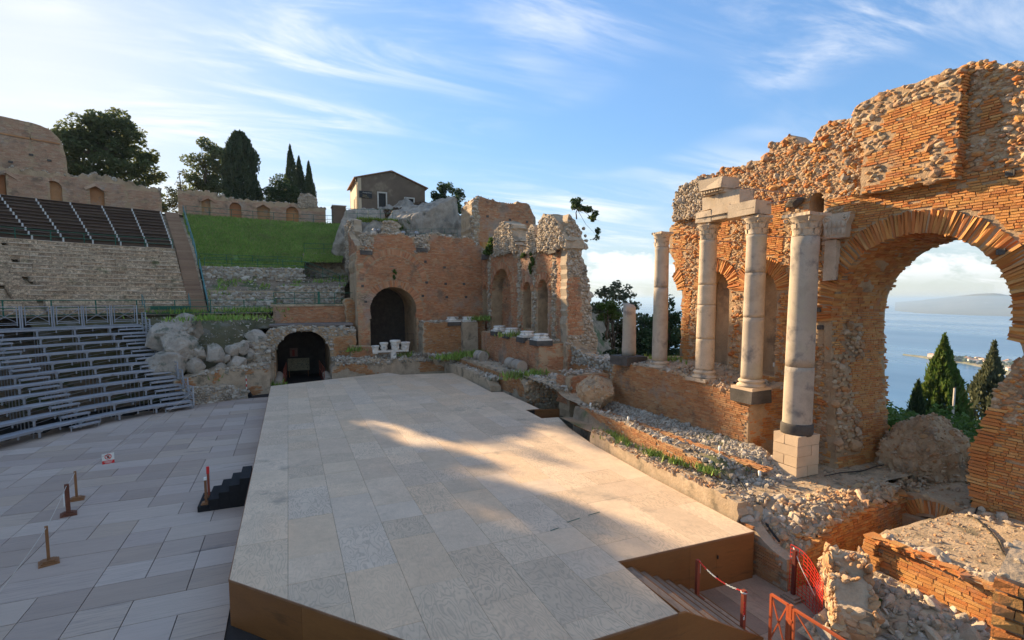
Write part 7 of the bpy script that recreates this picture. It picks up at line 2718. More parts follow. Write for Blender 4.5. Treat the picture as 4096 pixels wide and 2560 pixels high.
# ------------------------------------------------------------------ upper portico walls
def portico(label, ta, tb, top_fn, niches, seed, n_ind=300):
    t = thing('upper_wall', label, 'wall', tuple(cp(50.5, (ta + tb) / 2, 17.8)))
    n = max(2, int(abs(tb - ta) / 3.6))
    ths = np.linspace(ta, tb, n + 1)
    for k in range(n):
        a_, b_ = cp(50.5, ths[k], 0), cp(50.5, ths[k + 1], 0)
        d = b_ - a_
        L = np.linalg.norm(d)
        Fq = Frame((a_[0], a_[1], 0), d, (0, 0, 1), np.array([OCc[0] - a_[0], OCc[1] - a_[1], 0]))
        m = 10
        tops = [(L * (1 - q / m), top_fn(ths[k] + (ths[k + 1] - ths[k]) * (1 - q / m))) for q in range(m + 1)]
        Oq = resample([(0, 16.5), (L, 16.5)] + tops, .35, .05, seed + k, lambda a, b: b < 18.5 or a < .1 or a > L - .1)
        hs, rings = [], []
        for (tc_, w, h, kind) in niches:
            f = (tc_ - ths[k]) / (ths[k + 1] - ths[k])
            if 0 <= f < 1:
                c = f * L
                if kind == 'arch':
                    hs.append(archpoly(c - w / 2, c + w / 2, 17.9, 17.9 + h - w / 2, 10))
                    rings.append((c, 17.9 + h - w / 2, w / 2))
                else:
                    hs.append([(c - w / 2, 17.9), (c - w / 2, 17.9 + h - .5), (c, 17.9 + h), (c + w / 2, 17.9 + h - .5), (c + w / 2, 17.9)])
                    for s in (-1, 1):
                        obj('gable_brick', boxmesh('gable_brick', M_brick_p, [bar(Fq.pt(c + s * (w / 2 + .2), 17.9 + h - .42, .04), Fq.pt(c, 17.9 + h + .18, .04), .3, .28, Fq.n)]), t)
        core('wall_core', Fq, Oq, hs, .45, M_mortar, .5, .05, seed + k, t)
        obj('wall_backing', boxmesh('wall_backing', M_brick_d, [bar(Fq.pt(0, 18.6, -.8), Fq.pt(L, 18.6, -.8), .6, 3.4)]), t)
        hh = list(hs)
        bricks(t, Fq, (0, L, 17.9, 23), lambda a, b: inpoly(a, b, Oq) & ~inany(a, b, hh) & (b < top_fn(ths[k]) - .35), M_brick_p, .11, .42, .016, .025, .06, max(0, n_ind // n), .04, BR_POOL, .03, seed + 20 + k)
        rubble(t, Fq, (0, L, 16.9, 18.05), lambda a, b: b < 18.0, M_stone, .24, .4, 0, .02, seed + 40 + k, 1, 1.4, name='footing_stone')
        for (c, zc, r_) in rings:
            arch_ring(t, Fq, (c, zc), r_, r_ + .32, math.pi, 0, M_brick_p, None, proud=.03, back=.2, thick=.2)
        P = Fq.pt(rb.uniform(0, L, 50), 0, -rb.uniform(0, 1.0, 50))
        ff = np.clip(np.linalg.norm(P[:, :2] - a_[:2], axis=1) / L, 0, 1)
        P[:, 2] = [top_fn(ths[k] + (ths[k + 1] - ths[k]) * f) for f in ff]
        scatter(t, P + [0, 0, -.02], M_stone, .26, 0, False, .6, seed + k, 'coping_stone')
    return t


portico('long upper brick wall with blind niches above the timber benches', 105.1, 128, lambda th: np.interp(th, [105, 107, 109, 112, 114, 121, 128], [20.9, 20.9, 21.4, 21.7, 21.2, 21.0, 21.2]) + .15 * math.sin(th * 5), [(112.15, 1.55, 2.4, 'gable'), (116.2, 1.4, 2.4, 'arch'), (120.4, 1.5, 2.5, 'gable'), (124.4, 1.4, 2.4, 'arch')], 300)
portico('long upper brick wall with blind niches above the grass slope', 83.6, 103.2, lambda th: np.interp(th, [83.5, 85, 87, 90, 93, 97, 99.5, 101, 103.3], [20.1, 20.2, 20.4, 20.6, 20.5, 20.6, 21.2, 21.1, 20.9]) + .12 * math.sin(th * 6), [(88.4, 1.6, 2.2, 'arch'), (92.4, 1.5, 2.2, 'gable'), (96.1, 1.4, 2.2, 'arch'), (99.55, 1.5, 2.4, 'gable')], 340)
cr = thing('rubble_block', 'rubble block rising on top of the upper wall near its right end', 'wall', tuple(cp(50.9, 86.3, 20.4)))
Fq = Frame(tuple(cp(50.4, 87.6, 0)), cp(50.4, 84.9, 0) - cp(50.4, 87.6, 0), (0, 0, 1))
cpo = resample([(0, 20), (2.5, 20), (2.4, 21.6), (1.6, 22.0), (.4, 21.9), (0, 21)], .3, .06, 4)
core('cap_core', Fq, cpo, [], 1.0, M_mortar_p, .3, .06, 380, cr)
rubble(cr, Fq, (0, 2.5, 20, 22), lambda a, b: inpoly(a, b, cpo), M_stone, .24, .5, 60, 0, 381, 1, 1.3)
# tall wall at the far left
tw = thing('tall_brick_wall', 'tall curved brick wall rising behind the benches at the left border', 'wall', tuple(cp(53, 120, 18)))
n = 5
ths = np.linspace(114.4, 130, n + 1)
ztop = lambda th: np.interp(th, [114.3, 114.5, 115.0, 116.0, 117.2, 120, 130], [21.5, 24.4, 25.6, 26.4, 26.65, 26.7, 27.4])
for k in range(n):
    a_, b_ = cp(53, ths[k], 0), cp(53, ths[k + 1], 0)
    d = b_ - a_
    L = np.linalg.norm(d)
    Fq = Frame((a_[0], a_[1], 0), d, (0, 0, 1), np.array([OCc[0] - a_[0], OCc[1] - a_[1], 0]))
    m = 12
    Oq = resample([(0, 17), (L, 17)] + [(L * (1 - q / m), float(ztop(ths[k] + (ths[k + 1] - ths[k]) * (1 - q / m)))) for q in range(m + 1)], .4, .03, k, lambda a, b: b < 20 or a > L - .1)
    core('wall_core', Fq, Oq, [], 2.0, M_mortar, .5, .04, 390 + k, tw)
    bricks(tw, Fq, (0, L, 20.5, 27.4), lambda a, b: inpoly(a, b, Oq), M_brick_p, .12, .45, .016, .02, .06, 60, .03, BR_POOL, .0, 395 + k)
    obj('string_course', boxmesh('string_course', M_brick_d, [bar(Fq.pt(.1 if k else .5, 24.9, .03), Fq.pt(L, 24.9, .03), .12, .16)]), tw)
for (th, z) in ((117.6, 23.2), (116.0, 22.9), (119.4, 22.1)):
    p = cp(52.98, th, z)
    obj('socket_shade_block', boxmesh('socket_shade_block', M_basalt, [(tuple(p), (.35, .2, .2), rad(th - 90))]), tw)  # dark block painted in for the shade of a hole
# upper plateau floor behind the walls
V, F = grid_surface(60, 3, lambda u, v: cp(49.0 + v * 14, 78 + u * 56, 17.75 + .1 * (vn(np.c_[u * 50, v * 8], .8, 3, 2) - .5)))
structure('upper_ground', meshnp('upper_ground', V, F[:, ::-1], M_earth, smooth=True))
# ================================================================== house on the rock, rock outcrop, trees
hs = thing('museum_house', 'brown stucco house with gabled roof on the rock above the hall', 'house', (13.5, 76, 18))
HX0, HX1, HY0, HY1 = 9.1, 18.4, 73.0, 82.0
wins = [(11.9, 12.85, 20.2, 22.15), (15.6, 16.7, 20.5, 21.7)]
Fh = Frame((0, HY0, 0), (1, 0, 0))
ridge_x, ridge_z, eL, eR = 13.7, 25.2, 24.0, 23.4
core('wall', Fh, [(HX0, 15.5), (HX1, 15.5), (HX1, eR), (ridge_x, ridge_z), (HX0, eL)], [[(a, c), (a, d), (b, d), (b, c)] for a, b, c, d in wins], .5, M_stucco, .8, .01, 400, hs)
Fhl = Frame((HX0, HY1, 0), (0, -1, 0))
core('wall', Fhl, [(0, 15.5), (HY1 - HY0 - .01, 15.5), (HY1 - HY0 - .01, eL), (0, eL)], [[(4.5, 20), (4.5, 21.8), (5.4, 21.8), (5.4, 20)], [(6.6, 20), (6.6, 21.8), (7.4, 21.8), (7.4, 20)]], .5, mat('sun_tinted_stucco', [(.50, .40, .28), (.56, .46, .33)], piece=False, nscale=.6), .8, .01, 401, hs)  # sunlight on this side is put into a paler stucco colour
obj('wall', boxmesh('wall', M_stucco, [((HX1 - .25, (HY0 + HY1) / 2, 19.4), (.48, HY1 - HY0 - .02, 7.9)), (((HX0 + HX1) / 2, HY1 - .2, 19.7), (HX1 - HX0, .4, 8.4))]), hs)
obj('interior', boxmesh('interior', M_glass, [(((HX0 + HX1) / 2, HY0 + 1.2, 20.5), (HX1 - HX0 - 1.5, .1, 5.5))]), hs)
rf = obj('roof', boxmesh('roof', M_tile, [bar((ridge_x, HY0 - .3, ridge_z + .02), (ridge_x, HY1, ridge_z + .02), .3, .16)]), hs)
for s, (xe, ze) in enumerate(((HX0 - .45, eL - .18), (HX1 + .45, eR - .18))):
    n = 16
    for k in range(n):
        y = HY0 - .25 + (HY1 - HY0 + .25) * (k + .5) / n
        obj('tile_row', boxmesh('tile_row', M_tile, [bar((ridge_x, y, ridge_z + .1), (xe, y, ze + .12), (HY1 - HY0 + .25) / n * .96, .11)]), rf)
for (a, b, c, d) in wins:
    w = obj('window', boxmesh('window', M_glass, [(((a + b) / 2, HY0 + .2, (c + d) / 2), (b - a, .05, d - c))]), hs)
    for bx_ in ([((a + b) / 2, HY0 - .03, d + .09, b - a + .4, .18), ((a + b) / 2, HY0 - .03, c - .07, b - a + .4, .14), (a - .1, HY0 - .03, (c + d) / 2, .18, d - c), (b + .1, HY0 - .03, (c + d) / 2, .18, d - c)]):
        obj('frame', boxmesh('frame', M_trim, [((bx_[0], bx_[1], bx_[2]), (bx_[3], .14, bx_[4]))]), w)
    for k in range(6):
        obj('grille_bar', boxmesh('grille_bar', M_iron, [((a + (b - a) * (k + .5) / 6, HY0 + .06, (c + d) / 2), (.03, .03, d - c))]), w)
for (a, b, c, d) in ((74.6, 75.4, 20, 21.8), (76.6, 77.5, 20, 21.8)):
    obj('window', boxmesh('window', M_glass, [((HX0 + .2, (a + b) / 2, (c + d) / 2), (.05, b - a, d - c))]), hs)
put('downpipe', tube([(HX0 - .25, HY0 - .1, eL - .1), (HX0 - .1, HY0 - .12, 22.9), (HX0 - .05, HY0 - .12, 18)], .05, 6), M_iron, hs, True)
# sign on the front
sgn = thing('house_sign', 'dark sign with pale lettering on the house front', 'sign', (10.0, 72.9, 21.9))
obj('board', boxmesh('board', M_sign, [((10.15, HY0 - .07, 22.05), (1.7, .06, .42)), ((10.15, HY0 - .07, 21.58), (1.7, .06, .46))]), sgn)
for (txt, z, mt_, sz) in (('Antiquarium', 21.98, M_letters, .24), ('libreria', 21.64, M_letters_g, .2), ('bookshop', 21.42, M_letters_g, .2)):
    cu = bpy.data.curves.new('lettering', 'FONT')
    cu.body = txt
    cu.size = sz
    cu.extrude = .004
    tmp = bpy.data.objects.new('tmp', cu)
    COL.objects.link(tmp)
    bpy.context.view_layer.update()
    me = bpy.data.meshes.new_from_object(tmp)
    bpy.data.objects.remove(tmp)
    me.materials.clear()
    me.materials.append(mt_)
    Mx = Matrix.Translation((9.75 if txt[0] == 'A' else 9.75, HY0 - .115, z)) @ Matrix.Rotation(rad(90), 4, 'X')
    obj('lettering', me, sgn, matrix=Mx)
# outbuilding and wall left of the house, small parapets
ob = thing('small_building', 'small plain outbuilding between the upper wall and the house', 'building', (7.5, 76, 18))
obj('wall', boxmesh('wall', M_stucco, [((6.9, 76.5, 18.9), (1.7, 2.5, 3.0)), ((8.4, 76.5, 18.4), (1.4, 2.0, 2.0))]), ob)
obj('coping', boxmesh('coping', M_trim, [((6.9, 76.5, 20.45), (1.9, 2.7, .12))]), ob)
rail('thin metal railing between the upper wall and the outbuilding', [(5.3, 75.8, 17.9), (8.6, 75.0, 17.9)], 1.2, mt=M_green, post=1.1, w=.04, rails=(1, .6, .3))
rail('dark handrail climbing the ramp along the house front', [(9.6, 71.6, 17.6), (12.2, 71.4, 18.4), (15.2, 70.8, 19.6)], 1.0, mt=M_green, post=1.3, w=.04)
obj('ramp', boxmesh('ramp', M_stucco, [bar((9.4, 72.2, 17.3), (15.5, 72.0, 19.2), 1.2, .5)]), None, 'sloping ramp wall at the foot of the house', 'ramp')

# rock outcrop below the house
rk_ = thing('rock_outcrop', 'big grey limestone outcrop between house and far hall', 'rock', (15, 62, 12))


for cen, s, sd_ in (((16.6, 62.5, 14.0), (7.5, 8, 11.8), 1), ((18.9, 61.5, 13.2), (6.0, 6.5, 9.4), 2), ((13.4, 63.0, 13.0), (7.5, 7, 9.4), 3), ((10.0, 62.5, 11.5), (7.0, 8, 9.6), 4), ((8.4, 66, 13.0), (7.0, 9, 9.4), 5), ((15, 68, 14.5), (9, 9, 9.4), 6)):
    put('rock_body', crag(cen, [v * 1.06 for v in s], sd_ + 40, 6, 26, .8), M_rock, rk_)
# ruined wall top with stones between hall and rock
rw = thing('rock_foot_wall', 'low rubble walls and stones on top of the far hall below the rock', 'wall', (11, 57, 13))
for (p, q, z0, z1, sd_) in (((6.0, 56.0), (10.0, 55.2), 12.6, 14.3, 1), ((9.2, 55.0), (11.0, 54.6), 13.0, 15.8, 2), ((12.0, 56.2), (18.0, 55.4), 13.0, 14.9, 3), ((6.0, 60), (6.4, 55), 12, 16, 4)):
    p, q = np.array([*p, 0.]), np.array([*q, 0.])
    Fq = Frame(p, q - p, (0, 0, 1))
    L = np.linalg.norm(q - p)
    Oq = resample([(0, z0 - 1), (L, z0 - 1), (L, z1 - .4), (L * .6, z1), (L * .3, z1 - .1), (0, z1 - .5)], .35, .08, sd_)
    core('wall_core', Fq, Oq, [], .8, M_mortar_p, .4, .06, 410 + sd_, rw)
    rubble(rw, Fq, (0, L, z0 - 1, z1), lambda a, b: inpoly(a, b, Oq), M_stone, .28, .5, 50, 0, 415 + sd_, 1, 1.3)
rail('green railing along the path below the rock', [(10.5, 56.4, 14.0), (13, 56.6, 14.3), (18, 56.8, 14.6)], 1.0, mt=M_green, post=1.4, w=.04)
rail('green railing beside the gravel path left of the rock', [(6.2, 60, 16.6), (8.4, 58.5, 16.4), (11, 58.3, 16.6)], 1.0, mt=M_green, post=1.4, w=.04)
for k, (x, y, z) in enumerate(((8.5, 56.0, 14.9), (11.2, 54.4, 14.6), (12.6, 54.2, 14.6))):
    t = thing('stage_light', ('silver floodlights on the hall top, left cluster', 'silver floodlight on the hall top by the stump', 'silver floodlight on the hall top, rightmost')[k], 'lamp', (x, y, z))
    for q in range(3 if k == 0 else 1):
        put('lamp_head', tube([(x + q * .5, y, z), (x + q * .5 + .1, y - .45, z - .12)], [.15, .2], 10), M_galv, t, True)
        obj('lamp_foot', boxmesh('lamp_foot', M_iron, [((x + q * .5, y, z - .25), (.08, .08, .35))]), t)

# ------------------------------------------------------------------ vegetation
rf_ = np.random.default_rng(77)


def foliage(name, cen, rads, n, size, mt, parent, seed=0, flat=.55, aspect=.6, shell=.35):
    """n leaves spread through clumps (centres cen, radii rads (k,3))"""
    r = np.random.default_rng(seed)
    cen, rads = np.atleast_2d(cen), np.atleast_2d(rads)
    vol = np.prod(rads, 1) ** (2 / 3)
    k = r.choice(len(cen), n, p=vol / vol.sum())
    d = r.normal(size=(n, 3))
    d /= np.linalg.norm(d, axis=1)[:, None]
    rr = (shell + (1 - shell) * r.random(n)) ** .6
    P = cen[k] + d * rads[k] * rr[:, None]
    a = r.normal(size=(n, 3))
    b = r.normal(size=(n, 3))
    a[:, 2] *= flat
    a /= np.linalg.norm(a, axis=1)[:, None]
    b -= a * np.sum(a * b, 1)[:, None]
    b /= np.linalg.norm(b, axis=1)[:, None]
    s = size * r.uniform(.6, 1.4, n)
    a, b = a * s[:, None], b * (s * aspect)[:, None]
    V = np.stack([P - a, P - b * .9, P + a, P + b], 1).reshape(-1, 3)
    F = np.arange(4 * n).reshape(-1, 4)
    return obj(name, meshnp(name, V, F, mt, np.repeat(r.random(len(cen))[k] * .6 + r.random(n) * .4, 4)), parent)


def limbs(parent, base, top, r0, targets, mt=M_bark, seed=0):
    r = np.random.default_rng(seed)
    base, top = np.array(base, float), np.array(top, float)
    m = 7
    P = np.array([base + (top - base) * t + r.normal(0, .02, 3) * np.linalg.norm(top - base) * (0 < t < 1) for t in np.linspace(0, 1, m)])
    put('trunk', tube(P, np.linspace(r0, r0 * .3, m), 9), mt, parent, True)
    for k, tg in enumerate(targets):
        f = r.uniform(.35, .9)
        s = base + (top - base) * f
        mid = (s + tg) / 2 + r.normal(0, .05, 3) * np.linalg.norm(tg - s) + [0, 0, -.05 * np.linalg.norm(tg - s)]
        put('limb', tube([s, mid, tg], [r0 * .38, r0 * .24, r0 * .08], 6), mt, parent, True)


def sc(k, L):
    return [tuple(v * k for v in c) for c in L]


def tree(name, label, base, h, clumps, n, size, mt, r0=.3, seed=0, nl=8, cat='tree', group=None, flat=.55, aspect=.6, shell=.35):
    """clumps: list of (dx,dy,dz,rx,ry,rz) relative to base"""
    t = thing(name, label, cat, base, group)
    base = np.array(base, float)
    C_ = np.array([c[:3] for c in clumps]) + base
    R_ = np.array([c[3:] for c in clumps])
    # break each big clump into smaller ones
    r = np.random.default_rng(seed)
    cc, cr_ = [], []
    for c, q in zip(C_, R_):
        m = max(4, int(np.prod(q) ** (1 / 3) * 9))
        d = r.normal(size=(m, 3))
        d /= np.linalg.norm(d, axis=1)[:, None]
        cc.append(c + d * q * r.uniform(.45, .95, m)[:, None])
        cr_.append(np.tile(q, (m, 1)) * r.uniform(.30, .58, m)[:, None])
    foliage('crown', np.concatenate(cc), np.concatenate(cr_), n, size, mt, t, seed, flat, aspect, shell)
    tg = C_[r.choice(len(C_), min(nl, len(C_) * 2))] + r.normal(0, .3, (min(nl, len(C_) * 2), 3))
    limbs(t, base, base + [0, 0, h * .86], r0, tg, seed=seed)
    return t


def spindle(name, label, base, h, R, n, size, mt, seed, group=None, r0=.16, power=.8, col=False):
    """columnar cypress: leaves on a spindle with an uneven outline"""
    t = thing(name, label, 'tree', base, group)
    r = np.random.default_rng(seed)
    f = r.random(n) ** .85
    a = r.uniform(0, 2 * math.pi, n)
    prof = np.clip(np.sin(np.clip(f * .93 + .07, 0, 1) * math.pi) ** power * (1.15 - .45 * f), .015, 2)
    if col:
        prof = np.clip(np.minimum(1, .55 + 2.2 * f) * np.clip((1.02 - f) * 5, 0, 1) ** .5 * (1.05 - .35 * f), .02, 2)
    lump = .45 + 1.05 * vn(np.c_[np.cos(a) * R * 1.2, np.sin(a) * R * 1.2, f * h * .75], .8, seed, 3)
    rr = R * prof * lump * r.uniform(.45, 1.0, n) ** .5
    P = np.array(base, float) + np.stack([rr * np.cos(a), rr * np.sin(a), f * h + r.normal(0, .12, n)], 1)
    up = np.stack([np.cos(a) * .35, np.sin(a) * .35, np.ones(n)], 1) + r.normal(0, .3, (n, 3))
    up /= np.linalg.norm(up, axis=1)[:, None]
    sd__ = np.cross(up, r.normal(size=(n, 3)))
    sd__ /= np.linalg.norm(sd__, axis=1)[:, None]
    s = size * r.uniform(.6, 1.4, n)
    A, B = up * s[:, None] * 1.3, sd__ * (s * .5)[:, None]
    V = np.stack([P - A, P - B, P + A, P + B], 1).reshape(-1, 3)
    obj('crown', meshnp('crown', V, np.arange(4 * n).reshape(-1, 4), mt, np.repeat(.5 * lump + .5 * r.random(n), 4)), t)
    base = np.array(base, float)
    put('trunk', tube(np.linspace(base, base + [0, 0, h * .8], 6), np.linspace(r0, r0 * .2, 6), 8), M_bark, t, True)
    return t


UP = 'trees behind the upper wall'
tree('pine_tree', 'big spreading pine behind the upper wall at left', (-19.3, 78.5, 16.9), 14,
     sc(.905, [(0, 0, 13.2, 3.2, 3, 1.9), (-2.2, 0, 12.3, 2.2, 2.2, 1.6), (1.9, 0, 11.8, 2.2, 2.2, 1.7), (-3, 0, 9.8, 2.6, 2.4, 1.7), (0, -.5, 10.2, 2.8, 2.4, 1.8), (2.9, 0, 9.6, 2.2, 2.2, 1.6), (3.7, 0, 7.2, 2.3, 2.2, 1.4), (-3.6, 0, 6.8, 2.6, 2.4, 1.7), (.5, -.8, 7.0, 2.8, 2.3, 1.7), (-5.2, 0, 8.8, 2.2, 1.9, 1.6), (-4.6, 0, 11.2, 2.0, 1.8, 1.4), (-6.2, 0, 6.6, 2.0, 1.8, 1.5), (-6.2, 0, 11.0, 1.5, 1.4, .9), (-5, 0, 4.2, 2.4, 2.2, 1.8), (-1.5, 0, 4.2, 2.4, 2.2, 1.7), (2.6, 0, 4.6, 2.4, 2.2, 1.5), (4.3, 0, 4.2, 1.6, 1.6, .8), (4.4, 0, 2.6, 1.8, 1.6, 1.0), (-2, 0, 2.2, 2.5, 2, 1.5)]), 30000, .19, L_pine, .5, 1, 14, group=UP)
tree('pine_tree', 'loose pine left of the broad cypress behind the upper wall', (-11.4, 96, 18.5), 14,
     sc(1.1, [(.2, 0, 12.4, 1.2, 1.1, 1.0), (1.5, 0, 11.2, 2.0, 1.8, 1.3), (-.6, 0, 9.9, 2.0, 1.8, 1.1), (2.2, 0, 9.0, 2.2, 1.8, 1.4), (-.8, 0, 7.4, 2.2, 1.8, 1.2), (1.5, 0, 6.4, 2.4, 2, 1.4), (-1.2, 0, 5.0, 2.4, 1.9, 1.2), (1.2, 0, 3.8, 2.4, 1.9, 1.2), (-.8, 0, 2.6, 2.0, 1.8, 1.1)]), 15000, .19, L_pine, .35, 2, 10, group=UP)
spindle('broad_cypress', 'broad dark cypress, tallest of the trees above the grass', (-5.6, 84, 17.5), 13.6, 2.5, 26000, .17, L_cypress, 3, UP, .3, .45, True)
tree('round_shrub_tree', 'round dense evergreen between the broad cypress and the slim ones', (-.6, 82.5, 17.5), 7.6,
     [(0, 0, 6.2, 1.8, 1.6, 1.4), (-1.2, 0, 4.6, 1.8, 1.6, 1.5), (1.2, 0, 4.8, 1.9, 1.6, 1.6), (0, 0, 3.2, 2.4, 1.9, 1.6), (1.2, 0, 2.0, 2.0, 1.6, 1.3), (-1.6, 0, 2.2, 1.8, 1.6, 1.3)], 13000, .15, L_dark, .25, 4, 6, group=UP)
spindle('slim_cypress', 'slim cypress, left one of the close pair', (1.0, 85, 17.5), 12.9, 1.15, 9000, .14, L_cypress, 5, UP)
spindle('slim_cypress', 'slim cypress, right one of the close pair', (2.2, 86, 17.5), 11.6, 1.1, 8000, .14, L_cypress, 6, UP)
spindle('slim_cypress', 'slim cypress standing alone nearest the house', (3.5, 84.5, 17.5), 10.6, 1.0, 8000, .14, L_cypress, 7, UP)
tree('olive_tree', 'small pale tree in the gap between the two upper walls', (-12.6, 80.5, 17.5), 7.4,
     [(.3, 0, 6.4, .7, .7, .8), (.3, 0, 5.2, .9, .9, .8), (-.9, 0, 3.6, 1.5, 1.3, 1.1), (.6, 0, 3.2, 1.5, 1.3, 1.1), (-1.3, 0, 1.9, 1.2, 1.1, .9), (1.6, 0, 2.0, 1.2, 1.0, .8)], 1500, .15, L_olive, .16, 8, 9, group=UP, shell=.15)
tree('olive_tree', 'low sprawling olive just left of the loose pine', (-9.6, 80, 17.5), 4.5,
     [(0, 0, 3.2, 1.4, 1.2, .9), (1.4, 0, 3.6, 1.2, 1.0, .8), (-1.0, 0, 2.2, 1.3, 1.1, .9), (2.6, 0, 2.4, 1.2, 1.0, .9)], 2200, .16, L_light, .14, 9, 7, group=UP, shell=.15)
tree('round_shrub_tree', 'round evergreen bush beside the house roof on the rock', (20.4, 70, 18.5), 5.6,
     [(0, 0, 4.6, 1.3, 1.2, 1.0), (-1.0, 0, 3.6, 1.3, 1.2, 1.0), (1.1, 0, 3.4, 1.4, 1.2, 1.1), (.4, 0, 2.2, 1.8, 1.5, 1.2), (1.4, 0, 1.6, 1.2, 1.1, 1.0), (-.6, 0, 1.4, 1.4, 1.2, 1.0)], 8500, .13, L_dark, .2, 10, 5)
# dry brush on the rock and agaves
tree('dry_bush', 'reddish brown dry brush on the slope before the house', (14.4, 67.2, 18.0), 1.6, [(0, 0, 1.0, 2.2, 1.2, .8), (2.0, 0, 1.2, 2.0, 1.2, .8), (-1.8, 0, .6, 1.6, 1.0, .6), (3.6, 0, 1.0, 1.4, 1.0, .7)], 4200, .15, L_dry, .08, 11, 6, cat='bush')
tree('grey_bush', 'grey green shrub on the rock beside the agaves', (11.4, 62.4, 15.6), 1.4, [(0, 0, .8, 1.2, .9, .6), (1.4, 0, .8, 1.0, .8, .6), (-1.2, 0, .5, .9, .7, .5)], 2200, .12, L_olive, .06, 12, 4, cat='bush')


def agave(label, p, n=22, L=1.3, mt=L_light):
    t = thing('agave', label, 'plant', p)
    r = np.random.default_rng(int(abs(p[0]) * 10))
    for k in range(n):
        a = r.uniform(0, 6.28)
        el = r.uniform(.25, 1.35)
        d = np.array([math.cos(a) * math.cos(el), math.sin(a) * math.cos(el), math.sin(el)])
        s = np.array([-math.sin(a), math.cos(a), 0])
        l = L * r.uniform(.7, 1.1)
        P0 = np.array(p, float)
        V = [P0 - s * .04, P0 + s * .04, P0 + d * l * .5 + s * .07 + [0, 0, .04], P0 + d * l * .5 - s * .07 + [0, 0, .04], P0 + d * l + [0, 0, -.1 * l * math.cos(el)]]
        obj('leaf', meshnp('leaf', np.array(V), [np.array([[0, 1, 2, 3]]), np.array([[3, 2, 4]])], mt), t)


agave('large yellow green agave on the rock, right one', (13.6, 60.0, 15.9), 26, 1.5)
agave('yellow green agave on the rock, left one', (12.2, 60.2, 15.6), 20, 1.1)
# yellow green grass patch above the hall
obj('weeds', blades('weeds', np.c_[rf_.uniform(7.5, 12, 900), rf_.uniform(60, 63, 900), np.full(900, 16.6)], .3, leafmat('yellow_grass', [(.16, .24, .03), (.22, .27, .04)]), .06, 6), None, 'yellow green grass on the path ledge left of the rock', 'weeds', kind='stuff')

# plants on the ruins
tree('wall_shrub', 'bright fern like shrub in the corner where hall and wing meet', (18.2, 46.2, 11.6), 1.6, [(0, 0, .7, .9, .8, .6), (-.3, -.2, 1.3, .6, .5, .5), (.3, .2, 1.3, .5, .5, .6)], 1500, .13, L_light, .05, 14, 4, cat='plant')
tree('wall_shrub', 'dark shrub growing from the top of the rubble tower by the gap', (18.8, 31.6, 13.2), 1.6, [(0, -.2, .9, .5, .5, .5), (.9, 0, .8, .6, .5, .4), (1.3, -.2, .1, .4, .4, .4), (1.5, -.3, -1.0, .3, .3, .5), (.3, 0, 1.2, .3, .3, .3)], 900, .11, L_dark, .05, 15, 6, cat='plant')
tree('ivy', 'ivy hanging down the wing between two niches', (17.95, 37.0, 10.9), .3, [(0, 0, 0, .15, .35, .4), (-.05, .1, -.7, .12, .3, .5), (0, 1.6, .2, .15, .6, .25)], 700, .1, L_light, .03, 16, 2, cat='plant')
tree('ivy', 'small plant tuft hanging above the tall dark arch', (9.3, 48.95, 10.2), .2, [(0, 0, 0, .16, .1, .35), (0, 0, -.5, .1, .1, .3)], 300, .09, L_light, .03, 17, 1, cat='plant')
tree('ivy', 'tuft of green on the square brick block beside its opening', (20.6, 50.5, 14.0), .3, [(0, 0, 0, .3, .15, .3)], 350, .1, L_dark, .03, 18, 1, cat='plant')
tree('ivy', 'dark ivy hanging on the trench wall inside the arch', (19.2, 8.15, .9), .3, [(0, 0, .3, .3, .25, .4), (.1, 0, -.2, .25, .2, .5)], 700, .06, L_dark, .03, 19, 2, cat='plant')
tree('weed_plant', 'single leafy weed among the field stones in the foreground', (12.35, 7.05, .45), .2, [(0, 0, .08, .16, .16, .1)], 70, .09, L_light, .01, 20, 1, cat='plant')

# trees east of the ruins, in the gap and beyond the great arch
GAPT = 'trees beyond the ruins towards the sea'
tree('feathery_tree', 'loose feathery tree beside the wing ruin in the gap', (26.5, 38, -1), 10.5,
     [(-.6, 0, 9.0, 1.3, 1.2, .9), (.6, 0, 9.6, 1.0, 1.0, .7), (1.6, 0, 8.4, 1.2, 1.1, .8), (-1.0, 0, 7.6, 1.5, 1.3, .9), (.8, 0, 7.0, 1.6, 1.4, .9), (1.8, 0, 6.0, 1.4, 1.3, .9)], 3000, .15, L_olive, .2, 21, 10, group=GAPT, shell=.1)
tree('evergreen_tree', 'dark dense evergreen behind the broken column stump', (29.5, 38, -2), 8.6,
     [(0, 0, 7.0, 2.0, 1.8, 1.2), (-1.8, 0, 6.4, 1.8, 1.6, 1.2), (1.6, 0, 6.0, 1.9, 1.7, 1.3), (-.6, 0, 5.2, 2.4, 2, 1.3), (-2.4, 0, 4.6, 1.8, 1.6, 1.1), (1.2, 0, 4.4, 2.0, 1.8, 1.1)], 8000, .17, L_dark, .25, 22, 8, group=GAPT)
tree('evergreen_tree', 'tall pointed evergreen right of the broken column stump', (27.2, 31.6, -2), 10.2,
     [(0, 0, 9.4, .6, .6, .7), (0, 0, 8.2, 1.0, 1.0, .9), (.2, 0, 6.8, 1.5, 1.3, 1.1), (-.4, 0, 5.4, 1.8, 1.6, 1.2), (.6, 0, 4.4, 2.0, 1.7, 1.2), (-.2, 0, 3.0, 2.1, 1.8, 1.2)], 7500, .16, L_dark, .22, 23, 5, group=GAPT)
